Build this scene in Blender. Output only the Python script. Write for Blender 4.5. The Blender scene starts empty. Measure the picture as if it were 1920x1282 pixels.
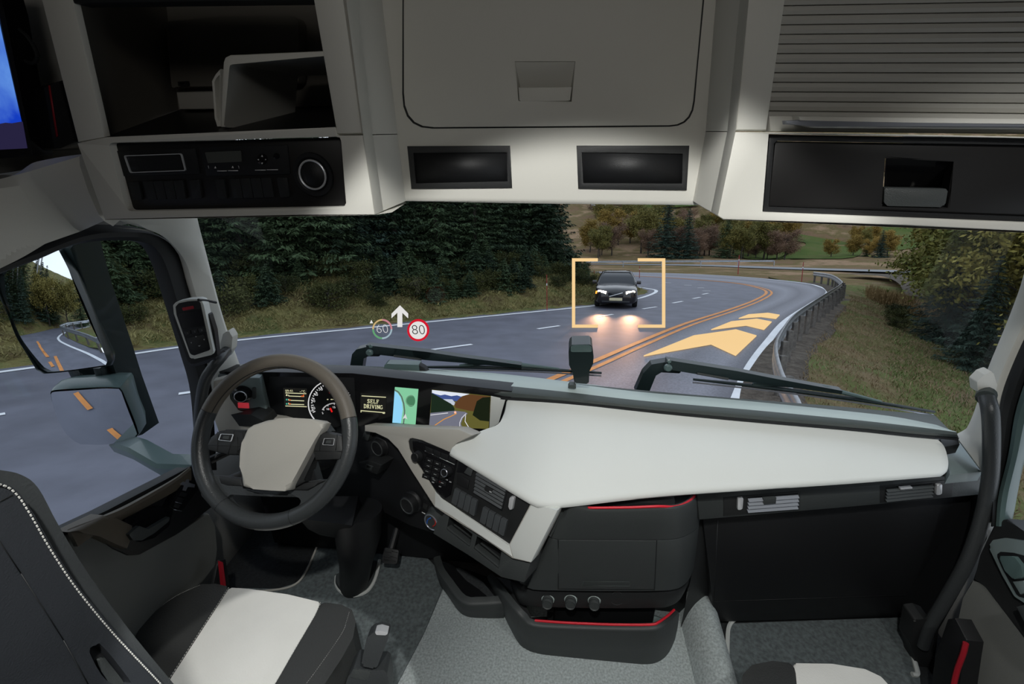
import bpy, bmesh, math, random
import numpy as np
from mathutils import Vector, Matrix, Euler

random.seed(7)
SC = bpy.context.scene
COL = SC.collection
R = math.radians
V = Vector

# ------------------------------------------------------------------ camera
CAM_P = V((0.0, 0.0, 1.8))
FPX, YAW, PITCH = 850.0, R(-6.7), R(25.0)
FW = V((math.sin(YAW) * math.cos(PITCH), math.cos(YAW) * math.cos(PITCH), -math.sin(PITCH)))
RT = V((math.cos(YAW), -math.sin(YAW), 0))
UP = RT.cross(FW)
cam_d = bpy.data.cameras.new('camera')
cam_d.sensor_width = 36.0
cam_d.lens = 36.0 * FPX / 1920.0
cam_d.clip_start, cam_d.clip_end = 0.02, 3000
cam = bpy.data.objects.new('camera', cam_d)
COL.objects.link(cam)
cam.matrix_world = Matrix(((RT.x, UP.x, -FW.x, CAM_P.x), (RT.y, UP.y, -FW.y, CAM_P.y), (RT.z, UP.z, -FW.z, CAM_P.z), (0, 0, 0, 1)))
SC.camera = cam

# ------------------------------------------------------------------ exposure
SC.view_settings.view_transform = 'Standard'
SC.view_settings.look = 'None'
SC.view_settings.gamma = 1.0
SC.view_settings.use_curve_mapping = False
SC.view_settings.exposure = 0.0

# ------------------------------------------------------------------ world: dull overcast sky
world = bpy.data.worlds.new('world')
SC.world = world
world.use_nodes = True
wn = world.node_tree
wn.nodes.clear()
w_out = wn.nodes.new('ShaderNodeOutputWorld')
w_bg = wn.nodes.new('ShaderNodeBackground')
w_ramp = wn.nodes.new('ShaderNodeValToRGB')
w_tc = wn.nodes.new('ShaderNodeTexCoord')
w_sep = wn.nodes.new('ShaderNodeSeparateXYZ')
w_no = wn.nodes.new('ShaderNodeTexNoise')
w_mix = wn.nodes.new('ShaderNodeMixRGB')
w_no.inputs['Scale'].default_value = 2.5
w_no.inputs['Detail'].default_value = 4
w_ramp.color_ramp.elements[0].position = 0.0
w_ramp.color_ramp.elements[0].color = (0.78, 0.84, 0.92, 1)
w_ramp.color_ramp.elements[1].position = 0.9
w_ramp.color_ramp.elements[1].color = (0.62, 0.72, 0.86, 1)
w_mix.blend_type = 'MULTIPLY'
w_mix.inputs[0].default_value = 0.35
wn.links.new(w_tc.outputs['Generated'], w_sep.inputs[0])
wn.links.new(w_tc.outputs['Generated'], w_no.inputs['Vector'])
wn.links.new(w_sep.outputs['Z'], w_ramp.inputs[0])
wn.links.new(w_ramp.outputs[0], w_mix.inputs[1])
wn.links.new(w_no.outputs['Fac'], w_mix.inputs[2])
wn.links.new(w_mix.outputs[0], w_bg.inputs['Color'])
w_bg.inputs['Strength'].default_value = 1.6
wn.links.new(w_bg.outputs[0], w_out.inputs[0])


def lamp(name, kind, loc, target, energy, color=(1, 1, 1), **kw):
    d = bpy.data.lights.new(name, kind)
    d.energy = energy
    d.color = color
    for k, v in kw.items():
        setattr(d, k, v)
    o = bpy.data.objects.new(name, d)
    COL.objects.link(o)
    o.location = loc
    o.rotation_euler = (V(target) - V(loc)).to_track_quat('-Z', 'Y').to_euler()
    return o


# added lights under the roof, no fittings seen: dash spots, soft fill, seat spot
lamp('added_cab_spot', 'SPOT', (-0.05, -0.05, 2.33), (0.06, 0.90, 0.68), 58, (1.0, 1.0, 0.97), spot_size=R(66), spot_blend=0.16, shadow_soft_size=0.02)
lamp('added_cab_spot', 'SPOT', (0.60, 0.0, 2.33), (0.78, 0.92, 0.78), 24, (1.0, 1.0, 0.97), spot_size=R(62), spot_blend=0.35, shadow_soft_size=0.04)
lamp('added_roof_fill', 'AREA', (0.0, -0.35, 2.36), (0.0, 0.5, 1.45), 4.0, (1.0, 0.97, 0.92), size=0.5)
lamp('added_seat_spot', 'SPOT', (0.25, 0.10, 2.33), (-0.60, 0.50, 0.55), 75, (1.0, 1.0, 0.97), spot_size=R(20), spot_blend=0.06, shadow_soft_size=0.01)

# ------------------------------------------------------------------ geometry helpers
def ray(px, py):
    return RT * ((px - 960.0) / FPX) - UP * ((py - 641.0) / FPX) + FW


def at(px, py, x=None, y=None, z=None):
    """the point of the cab that lies on an upright or level plane in the sight line of a photo pixel"""
    d = ray(px, py)
    t = (x / d.x) if x is not None else (y / d.y) if y is not None else ((z - 1.8) / d.z)
    return CAM_P + d * t


class Plane:
    def __init__(s, p, n):
        s.p, s.n = V(p), V(n).normalized()
        if s.n.dot(CAM_P - s.p) < 0:
            s.n = -s.n

    def at(s, px, py):
        d = ray(px, py)
        return CAM_P + d * ((s.p - CAM_P).dot(s.n) / d.dot(s.n))

    def pts(s, pix):
        return [s.at(*q) for q in pix]

    def off(s, dist):
        return Plane(s.p + s.n * dist, s.n)


def plane3(a, b, c):
    return Plane(a, (b - a).cross(c - a))


def py_(y):
    return Plane((0, y, 0), (0, -1, 0))


def px_(x):
    return Plane((x, 0, 0), (1, 0, 0))


def pz_(z):
    return Plane((0, 0, z), (0, 0, 1))


def fillet(pts, r, k=5):
    """round the corners of a closed outline; r is a number or one number per corner"""
    n = len(pts)
    rs = list(r) if hasattr(r, '__len__') else [r] * n
    out = []
    for i in range(n):
        p, a, b = pts[i], pts[i - 1], pts[(i + 1) % n]
        if rs[i] <= 1e-6:
            out.append(p)
            continue
        da, db = (a - p), (b - p)
        la, lb = da.length, db.length
        if la < 1e-9 or lb < 1e-9:
            out.append(p)
            continue
        da, db = da / la, db / lb
        c = max(-0.9999, min(0.9999, da.dot(db)))
        half = math.acos(c) / 2
        t = min(rs[i] / math.tan(half) if half > 1e-3 else 1e9, la * 0.45, lb * 0.45)
        p0, p1 = p + da * t, p + db * t
        for j in range(k + 1):
            s = j / k
            out.append(p0 * (1 - s) ** 2 + p * 2 * s * (1 - s) + p1 * s * s)
    return out


def crv(pts, n=8, closed=False):
    """smooth curve through points"""
    P = [V(p) for p in pts]
    m = len(P)
    out = []
    rng = range(m) if closed else range(m - 1)
    for i in rng:
        p1, p2 = P[i], P[(i + 1) % m]
        p0 = P[i - 1] if (closed or i > 0) else p1 * 2 - p2
        p3 = P[(i + 2) % m] if (closed or i + 2 < m) else p2 * 2 - p1
        for j in range(n):
            t = j / n
            out.append(0.5 * ((2 * p1) + (-p0 + p2) * t + (2 * p0 - 5 * p1 + 4 * p2 - p3) * t * t + (-p0 + 3 * p1 - 3 * p2 + p3) * t ** 3))
    if not closed:
        out.append(P[-1])
    return out


def cpix(pix, n=6, closed=False):
    return [(q.x, q.y) for q in crv([V((a, b, 0)) for a, b in pix], n, closed)]


class MB:
    """collects shapes for ONE mesh object"""

    def __init__(s):
        s.bm = bmesh.new()

    def face(s, pts):
        vs = [s.bm.verts.new(p) for p in pts]
        try:
            return s.bm.faces.new(vs)
        except ValueError:
            return None

    def prism(s, pts, n, depth, holes=(), bev=0.0, seg=2):
        """outline pts; extruded backwards along -n by depth; optional holes; bevelled front rim"""
        n = V(n).normalized()
        bm = s.bm
        loops = [[bm.verts.new(p) for p in L] for L in [pts] + list(holes)]
        if holes:
            es = []
            for L in loops:
                es += [bm.edges.new((L[i], L[(i + 1) % len(L)])) for i in range(len(L))]
            res = bmesh.ops.triangle_fill(bm, use_beauty=True, use_dissolve=False, edges=es, normal=n)
            front = [g for g in res['geom'] if isinstance(g, bmesh.types.BMFace)]
        else:
            front = [bm.faces.new(loops[0])]
        rim = []
        for L in loops:
            for i in range(len(L)):
                e = bm.edges.get((L[i], L[(i + 1) % len(L)]))
                if e:
                    rim.append(e)
        back = {}
        for L in loops:
            for v in L:
                back[v] = bm.verts.new(v.co - n * depth)
        for L in loops:
            for i in range(len(L)):
                a, b = L[i], L[(i + 1) % len(L)]
                bm.faces.new((a, b, back[b], back[a]))
        for f in front:
            bm.faces.new([back[v] for v in reversed(f.verts)])
        if bev > 0:
            try:
                bmesh.ops.bevel(bm, geom=rim, offset=bev, segments=seg, profile=0.5, affect='EDGES', clamp_overlap=True)
            except Exception:
                pass
        return s

    def trace(s, pl, pix, depth, r=0.0, bev=0.0, holes=(), hr=0.0, seg=2):
        pts = pl.pts(pix)
        if (hasattr(r, '__len__')) or r > 0:
            pts = fillet(pts, r)
        hs = []
        for h in holes:
            hp = pl.pts(h)
            hs.append(fillet(hp, hr) if hr > 0 else hp)
        return s.prism(pts, pl.n, depth, hs, bev, seg)

    def box(s, c, size, rot=None, bev=0.0, seg=2):
        r = bmesh.ops.create_cube(s.bm, size=1.0)
        M = Matrix.Translation(V(c)) @ (rot.to_4x4() if rot is not None else Matrix.Identity(4)) @ Matrix.Diagonal((size[0], size[1], size[2], 1))
        bmesh.ops.transform(s.bm, matrix=M, verts=r['verts'])
        if bev > 0:
            es = list({e for v in r['verts'] for e in v.link_edges})
            bmesh.ops.bevel(s.bm, geom=es, offset=bev, segments=seg, profile=0.5, affect='EDGES', clamp_overlap=True)
        return s

    def loft(s, secs, closed=True, cap=True):
        bm = s.bm
        rows = [[bm.verts.new(p) for p in L] for L in secs]
        m = len(rows[0])
        for a, b in zip(rows[:-1], rows[1:]):
            for i in range(m if closed else m - 1):
                j = (i + 1) % m
                try:
                    bm.faces.new((a[i], a[j], b[j], b[i]))
                except ValueError:
                    pass
        if cap and closed:
            for L in (rows[0], rows[-1]):
                try:
                    bm.faces.new(L)
                except ValueError:
                    pass
        return s

    def tube(s, path, r, seg=10, closed=False, cap=True, flat=1.0, up=None):
        P = [V(p) for p in path]
        n = len(P)
        rs = list(r) if hasattr(r, '__len__') else [r] * n
        tang = []
        for i in range(n):
            a = P[i - 1] if (i > 0 or closed) else P[i]
            b = P[(i + 1) % n] if (i < n - 1 or closed) else P[i]
            tang.append((b - a).normalized())
        u = V(up) if up is not None else (V((0, 0, 1)) if abs(tang[0].z) < 0.9 else V((1, 0, 0)))
        u = (u - tang[0] * u.dot(tang[0])).normalized()
        secs = []
        for i in range(n):
            t = tang[i]
            u = (u - t * u.dot(t))
            u = u.normalized() if u.length > 1e-6 else t.orthogonal().normalized()
            w = t.cross(u)
            secs.append([P[i] + (u * math.cos(2 * math.pi * k / seg) + w * math.sin(2 * math.pi * k / seg) * flat) * rs[i] for k in range(seg)])
        if closed:
            secs.append([q.copy() for q in secs[0]])
        s.loft(secs, True, cap and not closed)
        if closed:
            bmesh.ops.remove_doubles(s.bm, verts=s.bm.verts, dist=1e-6)
        return s

    def sweep(s, prof, path, up=(0, 0, 1), closed=True, cap=True):
        """prof: 2D points (side, up) carried along the path; side = right of travel"""
        P = [V(p) for p in path]
        up = V(up)
        secs = []
        for i in range(len(P)):
            a, b = P[max(i - 1, 0)], P[min(i + 1, len(P) - 1)]
            t = (b - a).normalized()
            side = t.cross(up).normalized()
            uu = side.cross(t).normalized()
            secs.append([P[i] + side * q[0] + uu * q[1] for q in prof])
        return s.loft(secs, closed, cap)

    def lathe(s, o, axis, prof, seg=24, cap=True):
        """prof: (radius, height along axis)"""
        o, ax = V(o), V(axis).normalized()
        a = ax.orthogonal().normalized()
        b = ax.cross(a)
        secs = []
        for r, h in prof:
            secs.append([o + ax * h + (a * math.cos(2 * math.pi * k / seg) + b * math.sin(2 * math.pi * k / seg)) * max(r, 1e-5) for k in range(seg)])
        return s.loft(secs, True, cap)

    def grid(s, f, nu, nv, thick=0.0):
        rows = [[f(i / nu, j / nv) for j in range(nv + 1)] for i in range(nu + 1)]
        bm = s.bm
        vs = [[bm.verts.new(p) for p in r] for r in rows]
        fs = []
        for i in range(nu):
            for j in range(nv):
                fs.append(bm.faces.new((vs[i][j], vs[i + 1][j], vs[i + 1][j + 1], vs[i][j + 1])))
        if thick:
            bmesh.ops.solidify(bm, geom=fs, thickness=thick)
        return s

    def build(s, name, mat, parent=None, smooth=35, kind=None, label=None, recalc=True):
        bm = s.bm
        if recalc:
            bmesh.ops.recalc_face_normals(bm, faces=bm.faces)
        me = bpy.data.meshes.new(name)
        bm.to_mesh(me)
        bm.free()
        me.polygons.foreach_set('use_smooth', [True] * len(me.polygons))
        if smooth and len(me.polygons):
            me.set_sharp_from_angle(angle=R(smooth))
        o = bpy.data.objects.new(name, me)
        COL.objects.link(o)
        if mat is not None:
            me.materials.append(mat)
        if parent is not None:
            o.parent = parent
            o.matrix_parent_inverse = parent.matrix_basis.inverted()
        if kind:
            o['kind'] = kind
        if label:
            o['label'] = label
        return o


def tag(o, label, cat, group=None, kind=None):
    o['label'] = label
    o['category'] = cat
    if group:
        o['group'] = group
    if kind:
        o['kind'] = kind
    return o


def thing(name, label, cat, loc=(0, 0, 0), group=None, mat=None):
    o = bpy.data.objects.new(name, None)
    o.empty_display_size = 0.05
    COL.objects.link(o)
    if mat is not None:
        o.matrix_basis = mat
    else:
        o.location = loc
    return tag(o, label, cat, group)


def structure(o, label):
    o['kind'] = 'structure'
    o['label'] = label
    o['category'] = 'setting'
    return o


def dup(root, name=None, M=None, label=None, group=None):
    """a copy of a thing with copies of its parts and sub-parts"""
    r = root.copy()
    COL.objects.link(r)
    if M is not None:
        r.matrix_basis = M
    if label:
        r['label'] = label
    if group:
        r['group'] = group
    for ch in list(root.children):
        c = ch.copy()
        COL.objects.link(c)
        c.parent = r
        for g in list(ch.children):
            d = g.copy()
            COL.objects.link(d)
            d.parent = c
    return r


def text(s, mat, o, right, up, size, parent, name='lettering', align='CENTER', label=None, ext=0.0003, shear=0.0, thin=0.012):
    """writing made of font outlines; o = the middle of the line"""
    d = bpy.data.curves.new(name, 'FONT')
    d.body = s
    d.size = size
    d.align_x = align
    d.align_y = 'CENTER'
    d.extrude = ext
    d.shear = shear
    d.offset = -thin * size
    ob = bpy.data.objects.new(name, d)
    COL.objects.link(ob)
    r = V(right).normalized()
    n = r.cross(V(up)).normalized()
    u = n.cross(r)
    ob.matrix_basis = Matrix(((r.x, u.x, n.x, o.x), (r.y, u.y, n.y, o.y), (r.z, u.z, n.z, o.z), (0, 0, 0, 1)))
    me = bpy.data.meshes.new_from_object(ob)
    me.materials.clear()
    me.materials.append(mat)
    mw = ob.matrix_basis.copy()
    bpy.data.objects.remove(ob)
    bpy.data.curves.remove(d)
    ob = bpy.data.objects.new(name, me)
    COL.objects.link(ob)
    ob.matrix_basis = mw
    if parent is not None:
        base = parent.matrix_basis.copy()
        ob.parent = parent
        ob.matrix_parent_inverse = (parent.parent.matrix_basis @ parent.matrix_parent_inverse @ base).inverted() if parent.parent else base.inverted()
    if label:
        ob['label'] = label
    return ob


# ------------------------------------------------------------------ materials
def mat(name, color, rough=0.6, metal=0.0, bump=0.0, scale=400.0, var=0.0, vscale=6.0, emit=None, spec=0.4, coat=0.0, sheen=0.0, color2=None):
    m = bpy.data.materials.new(name)
    m.use_nodes = True
    nt = m.node_tree
    b = nt.nodes['Principled BSDF']
    c = tuple(color) + (1,)
    b.inputs['Base Color'].default_value = c
    b.inputs['Roughness'].default_value = rough
    b.inputs['Metallic'].default_value = metal
    b.inputs['Specular IOR Level'].default_value = spec
    b.inputs['Coat Weight'].default_value = coat
    b.inputs['Sheen Weight'].default_value = sheen
    if bump or var:
        tc = nt.nodes.new('ShaderNodeTexCoord')
    if var:
        n2 = nt.nodes.new('ShaderNodeTexNoise')
        n2.inputs['Scale'].default_value = vscale
        n2.inputs['Detail'].default_value = 6
        nt.links.new(tc.outputs['Object'], n2.inputs['Vector'])
        rp = nt.nodes.new('ShaderNodeValToRGB')
        c2 = color2 if color2 else tuple(x * (1 - var) for x in color)
        rp.color_ramp.elements[0].position = 0.32
        rp.color_ramp.elements[1].position = 0.68
        rp.color_ramp.elements[0].color = tuple(c2) + (1,)
        rp.color_ramp.elements[1].color = c
        nt.links.new(n2.outputs['Fac'], rp.inputs[0])
        nt.links.new(rp.outputs[0], b.inputs['Base Color'])
    if bump:
        n = nt.nodes.new('ShaderNodeTexNoise')
        n.inputs['Scale'].default_value = scale
        n.inputs['Detail'].default_value = 3
        nt.links.new(tc.outputs['Object'], n.inputs['Vector'])
        bp = nt.nodes.new('ShaderNodeBump')
        bp.inputs['Strength'].default_value = bump
        bp.inputs['Distance'].default_value = 0.002
        nt.links.new(n.outputs['Fac'], bp.inputs['Height'])
        nt.links.new(bp.outputs[0], b.inputs['Normal'])
    if emit is not None:
        b.inputs['Emission Color'].default_value = tuple(emit[:3]) + (1,)
        b.inputs['Emission Strength'].default_value = emit[3]
    return m


def glow(name, color, strength=1.0):
    m = bpy.data.materials.new(name)
    m.use_nodes = True
    nt = m.node_tree
    nt.nodes.clear()
    o = nt.nodes.new('ShaderNodeOutputMaterial')
    e = nt.nodes.new('ShaderNodeEmission')
    e.inputs[0].default_value = tuple(color) + (1,)
    e.inputs[1].default_value = strength
    nt.links.new(e.outputs[0], o.inputs[0])
    return m


def srgb(r, g, b):
    f = lambda c: (c / 255 / 12.92) if c / 255 <= 0.04045 else ((c / 255 + 0.055) / 1.055) ** 2.4
    return (f(r), f(g), f(b))


def glass_mat(name, tint=(1, 1, 1), refl=0.03):
    m = bpy.data.materials.new(name)
    m.use_nodes = True
    nt = m.node_tree
    nt.nodes.clear()
    o = nt.nodes.new('ShaderNodeOutputMaterial')
    t = nt.nodes.new('ShaderNodeBsdfTransparent')
    g = nt.nodes.new('ShaderNodeBsdfGlossy')
    x = nt.nodes.new('ShaderNodeMixShader')
    t.inputs[0].default_value = tuple(tint) + (1,)
    g.inputs['Roughness'].default_value = 0.0
    x.inputs[0].default_value = refl
    nt.links.new(t.outputs[0], x.inputs[1])
    nt.links.new(g.outputs[0], x.inputs[2])
    nt.links.new(x.outputs[0], o.inputs[0])
    return m


M = {}
M['white'] = mat('cream plastic', (0.62, 0.61, 0.56), 0.55, bump=0.12, scale=900)
M['pad'] = mat('soft pale dash skin', (0.66, 0.68, 0.655), 0.6, bump=0.1, scale=500, var=0.03, vscale=5)
M['beige'] = mat('warm grey plastic', (0.43, 0.415, 0.375), 0.55, bump=0.15, scale=900)
M['black'] = mat('black grained plastic', (0.009, 0.0095, 0.0105), 0.5, bump=0.25, scale=700)
M['dark'] = mat('dark plastic', (0.017, 0.018, 0.0185), 0.5, bump=0.25, scale=700)
M['charcoal'] = mat('charcoal grained plastic', (0.043, 0.048, 0.048), 0.5, bump=0.3, scale=600)
M['teal'] = mat('grey green plastic', (0.16, 0.20, 0.20), 0.45, bump=0.15, scale=800)
M['hood'] = mat('dash hood skin', (0.06, 0.072, 0.07), 0.42, bump=0.2, scale=700)
M['hood_lit'] = mat('lit dash hood top', (0.40, 0.47, 0.45), 0.45, bump=0.15, scale=700)  # paler copy of the hood skin, windscreen light put into the colour
M['gloss'] = mat('black gloss', (0.008, 0.008, 0.009), 0.12)
M['screen_off'] = mat('unlit display', (0.006, 0.006, 0.008), 0.2)
M['rubber'] = mat('rubber seal', (0.012, 0.013, 0.014), 0.6)
M['chrome'] = mat('satin chrome', (0.72, 0.73, 0.75), 0.3, metal=0.45)
M['switch_grey'] = mat('rocker switch plastic', (0.062, 0.068, 0.072), 0.35, bump=0.1, scale=900)
M['panel_black'] = mat('dull black panel', (0.009, 0.0085, 0.0085), 0.45)
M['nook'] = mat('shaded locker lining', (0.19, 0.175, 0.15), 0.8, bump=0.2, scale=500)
M['silver'] = mat('silver paint', (0.42, 0.44, 0.5), 0.3, metal=0.7)
M['red_plastic'] = mat('red trim', (0.62, 0.015, 0.03), 0.45)
M['red_dark'] = mat('dark red trim', (0.32, 0.01, 0.02), 0.5)
M['leather_brown'] = mat('taupe leather', (0.125, 0.110, 0.090), 0.48, bump=0.3, scale=500)
M['leather_black'] = mat('black leather', (0.042, 0.046, 0.048), 0.33, bump=0.3, scale=350)
M['leather_seat'] = mat('dark seat leather', (0.035, 0.036, 0.035), 0.45, bump=0.4, scale=300)
M['leather_pale'] = mat('pale seat leather', (0.72, 0.71, 0.67), 0.5, bump=0.3, scale=260, var=0.05, vscale=9)
M['thread'] = mat('pale thread', (0.5, 0.5, 0.47), 0.7)
M['seat_shell'] = mat('seat back cloth', (0.022, 0.025, 0.03), 0.6, bump=0.3, scale=600)
M['carpet'] = mat('grey carpet', (0.55, 0.61, 0.61), 0.95, bump=1.0, scale=700, var=0.4, vscale=160)
M['carpet_mat'] = mat('carpet mat pile', (0.15, 0.175, 0.18), 0.95, bump=1.0, scale=600, var=0.45, vscale=90)
M['carpet_dark'] = mat('dark carpet', (0.05, 0.055, 0.058), 0.95, bump=1.0, scale=600, var=0.4, vscale=120)
M['piping'] = mat('pale piping', (0.5, 0.52, 0.5), 0.7)
M['door_cloth'] = mat('door panel', (0.15, 0.155, 0.145), 0.7, bump=0.3, scale=500)
M['bronze'] = mat('brown door cap', (0.10, 0.082, 0.060), 0.45, bump=0.2, scale=800)
M['shutter'] = mat('shutter slats', (0.44, 0.43, 0.395), 0.6, bump=0.1, scale=800)
M['truck_paint'] = mat('dark green truck paint', (0.010, 0.018, 0.019), 0.35, coat=0.2)
M['truck_paint_light'] = mat('grey green truck paint', (0.075, 0.115, 0.112), 0.35, coat=0.2)
M['mirror'] = mat('mirror glass', (0.92, 0.94, 0.96), 0.0, metal=1.0)
M['glass'] = glass_mat('clear glass', (0.97, 0.98, 0.98), 0.012)
M['glass_door'] = glass_mat('door glass', (0.95, 0.97, 0.97), 0.015)
M['mark'] = mat('white print', (0.7, 0.7, 0.7), 0.6)
M['mark_dim'] = mat('pale print', (0.35, 0.36, 0.36), 0.6)
M['blue_mark'] = mat('blue print', (0.02, 0.12, 0.5), 0.6)
M['red_mark'] = mat('red print', (0.6, 0.03, 0.02), 0.6)

# ================================================================== OUTDOORS
# the road lies on a slope that falls away ahead of the truck: its own frame (u right, v ahead, w up)
RP = math.atan((641 - 468) / FPX)
RV = (FW * math.cos(RP) + UP * math.sin(RP)).normalized()
RW = RT.cross(RV).normalized()
RO = CAM_P - RW * 2.6
MR = Matrix(((RT.x, RV.x, RW.x, RO.x), (RT.y, RV.y, RW.y, RO.y), (RT.z, RV.z, RW.z, RO.z), (0, 0, 0, 1)))


def W(u, v, w=0.0):
    return MR @ V((u, v, w))


def uv_of(px, py, w=0.0):
    d = ray(px, py)
    t = (w - 2.6) / d.dot(RW)
    p = d * t
    return (p.dot(RT), p.dot(RV))


def road_pts(pix, n=6):
    return [V((q.x, q.y, 0)) for q in crv([V(uv_of(*q) + (0,)) for q in pix], n)]


LEFT = [V((-46, -21, 0)), V((-28, -5.3, 0))] + road_pts([(0, 698), (200, 671), (430, 640), (760, 608), (1100, 575), (1150, 567), (1200, 559), (1230, 547), (1215, 541), (1150, 533)])
LEFT = LEFT + [V((3.5, 39.5, 0)), V((-6, 44, 0)), V((-30, 50, 0))]
ORANGE = road_pts([(990, 735), (1120, 680), (1200, 645), (1290, 608), (1370, 582), (1420, 563), (1441, 549), (1425, 540), (1380, 531), (1300, 524), (1240, 520), (1180, 517)])
RIGHT = road_pts([(1375, 765), (1405, 690), (1440, 640), (1475, 600), (1520, 570), (1552, 548), (1535, 537), (1500, 530), (1400, 520), (1300, 514), (1200, 511), (1110, 509)])
RAIL = [V((q.x, q.y, 0)) for q in crv([V(uv_of(*q, w=0.85) + (0,)) for q in [(1530, 840), (1497, 752), (1468, 702), (1456, 652), (1465, 624), (1490, 590), (1526, 565), (1553, 548), (1575, 534), (1578, 527), (1558, 515), (1526, 510)]], 5)]


def off_line(L, d):
    out = []
    for i in range(len(L)):
        a, b = L[max(i - 1, 0)], L[min(i + 1, len(L) - 1)]
        t = (b - a).normalized()
        out.append(L[i] + V((t.y, -t.x, 0)) * d)
    return out


def uv_mat(name, stops, rough=0.55, bump=0.6, scale=30.0, speck=0.35):
    """surface whose wear and painted gloss run along its own length: colour by the crosswise surface coordinate"""
    m = mat(name, stops[0][1], rough, bump=bump, scale=scale)
    nt = m.node_tree
    b = nt.nodes['Principled BSDF']
    u = nt.nodes.new('ShaderNodeUVMap')
    s = nt.nodes.new('ShaderNodeSeparateXYZ')
    rp = nt.nodes.new('ShaderNodeValToRGB')
    while len(rp.color_ramp.elements) > 1:
        rp.color_ramp.elements.remove(rp.color_ramp.elements[0])
    rp.color_ramp.elements[0].position = stops[0][0]
    rp.color_ramp.elements[0].color = tuple(stops[0][1]) + (1,)
    for p, c in stops[1:]:
        e = rp.color_ramp.elements.new(p)
        e.color = tuple(c) + (1,)
    tc = nt.nodes.new('ShaderNodeTexCoord')
    n = nt.nodes.new('ShaderNodeTexNoise')
    n.inputs['Scale'].default_value = 22
    n.inputs['Detail'].default_value = 8
    mx = nt.nodes.new('ShaderNodeMixRGB')
    mx.blend_type = 'MULTIPLY'
    mx.inputs[0].default_value = 1
    r2 = nt.nodes.new('ShaderNodeValToRGB')
    r2.color_ramp.elements[0].color = (1 - speck,) * 3 + (1,)
    r2.color_ramp.elements[1].color = (1, 1, 1, 1)
    r2.color_ramp.elements[0].position, r2.color_ramp.elements[1].position = 0.35, 0.65
    nt.links.new(u.outputs[0], s.inputs[0])
    nt.links.new(s.outputs['X'], rp.inputs[0])
    nt.links.new(tc.outputs['Object'], n.inputs['Vector'])
    nt.links.new(n.outputs['Fac'], r2.inputs[0])
    nt.links.new(rp.outputs[0], mx.inputs[1])
    nt.links.new(r2.outputs[0], mx.inputs[2])
    nt.links.new(mx.outputs[0], b.inputs['Base Color'])
    return m


ASPH = (0.098, 0.102, 0.122)
M['asphalt'] = mat('asphalt', (0.142, 0.145, 0.180), 0.6, bump=0.8, scale=40, var=0.28, vscale=1.3)
M['asphalt_lane'] = uv_mat('worn asphalt lane with painted gloss', [(0.0, (0.122, 0.125, 0.155)), (0.10, (0.173, 0.175, 0.207)), (0.28, (0.255, 0.257, 0.297)), (0.42, (0.194, 0.196, 0.230)), (0.52, (0.143, 0.145, 0.174)), (0.68, (0.204, 0.206, 0.241)), (0.82, (0.245, 0.247, 0.286)), (0.93, (0.153, 0.155, 0.185)), (1.0, (0.112, 0.114, 0.140))])  # wheel tracks from wear; wet gloss painted in as paler asphalt
M['paint_white'] = mat('white road paint', (0.80, 0.81, 0.83), 0.6, var=0.12, vscale=3)
M['paint_orange'] = mat('orange road paint', (0.72, 0.28, 0.07), 0.6, var=0.25, vscale=4)
M['pale_road'] = mat('pale side road', (0.22, 0.225, 0.235), 0.7, var=0.2, vscale=0.4)


def ground_mat(name, cols, scale=0.6, bump=1.0):
    m = mat(name, cols[0], 0.95, bump=bump, scale=7)
    nt = m.node_tree
    b = nt.nodes['Principled BSDF']
    b.inputs['Specular IOR Level'].default_value = 0.1
    tc = nt.nodes.new('ShaderNodeTexCoord')
    n = nt.nodes.new('ShaderNodeTexNoise')
    n.inputs['Scale'].default_value = scale
    n.inputs['Detail'].default_value = 9
    n.inputs['Roughness'].default_value = 0.68
    rp = nt.nodes.new('ShaderNodeValToRGB')
    k = len(cols)
    rp.color_ramp.elements[0].position = 0.3
    rp.color_ramp.elements[0].color = tuple(cols[0]) + (1,)
    rp.color_ramp.elements[1].position = 0.7
    rp.color_ramp.elements[1].color = tuple(cols[-1]) + (1,)
    for i in range(1, k - 1):
        e = rp.color_ramp.elements.new(0.3 + 0.4 * i / (k - 1))
        e.color = tuple(cols[i]) + (1,)
    nt.links.new(tc.outputs['Object'], n.inputs['Vector'])
    nt.links.new(n.outputs['Fac'], rp.inputs[0])
    nt.links.new(rp.outputs[0], b.inputs['Base Color'])
    for nd in nt.nodes:
        if nd.type == 'BUMP':
            nd.inputs['Distance'].default_value = 0.15
    return m


M['moss'] = ground_mat('mossy bank', [(0.035, 0.035, 0.016), (0.11, 0.082, 0.038), (0.17, 0.15, 0.058), (0.08, 0.095, 0.032), (0.27, 0.235, 0.10)], 0.7)
M['verge'] = ground_mat('autumn grass', [(0.11, 0.078, 0.045), (0.19, 0.14, 0.078), (0.12, 0.115, 0.045), (0.12, 0.15, 0.048), (0.24, 0.18, 0.10)], 0.5)
M['gravel'] = ground_mat('grey gravel', [(0.055, 0.046, 0.038), (0.105, 0.088, 0.072), (0.16, 0.138, 0.112)], 4)
M['heath'] = ground_mat('brown heath hill', [(0.08, 0.055, 0.032), (0.19, 0.12, 0.07), (0.14, 0.11, 0.045), (0.32, 0.21, 0.13), (0.11, 0.09, 0.04)], 0.09)
M['field'] = ground_mat('green field', [(0.055, 0.085, 0.022), (0.085, 0.12, 0.03), (0.12, 0.12, 0.045)], 0.15)
M['reed'] = ground_mat('dry reeds', [(0.22, 0.15, 0.07), (0.34, 0.24, 0.12)], 2)


def flat(name, pts, m, w, thick=0.0):
    b = MB()
    b.face([W(p.x, p.y, w) for p in pts])
    return b.build(name, m, smooth=0)


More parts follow.
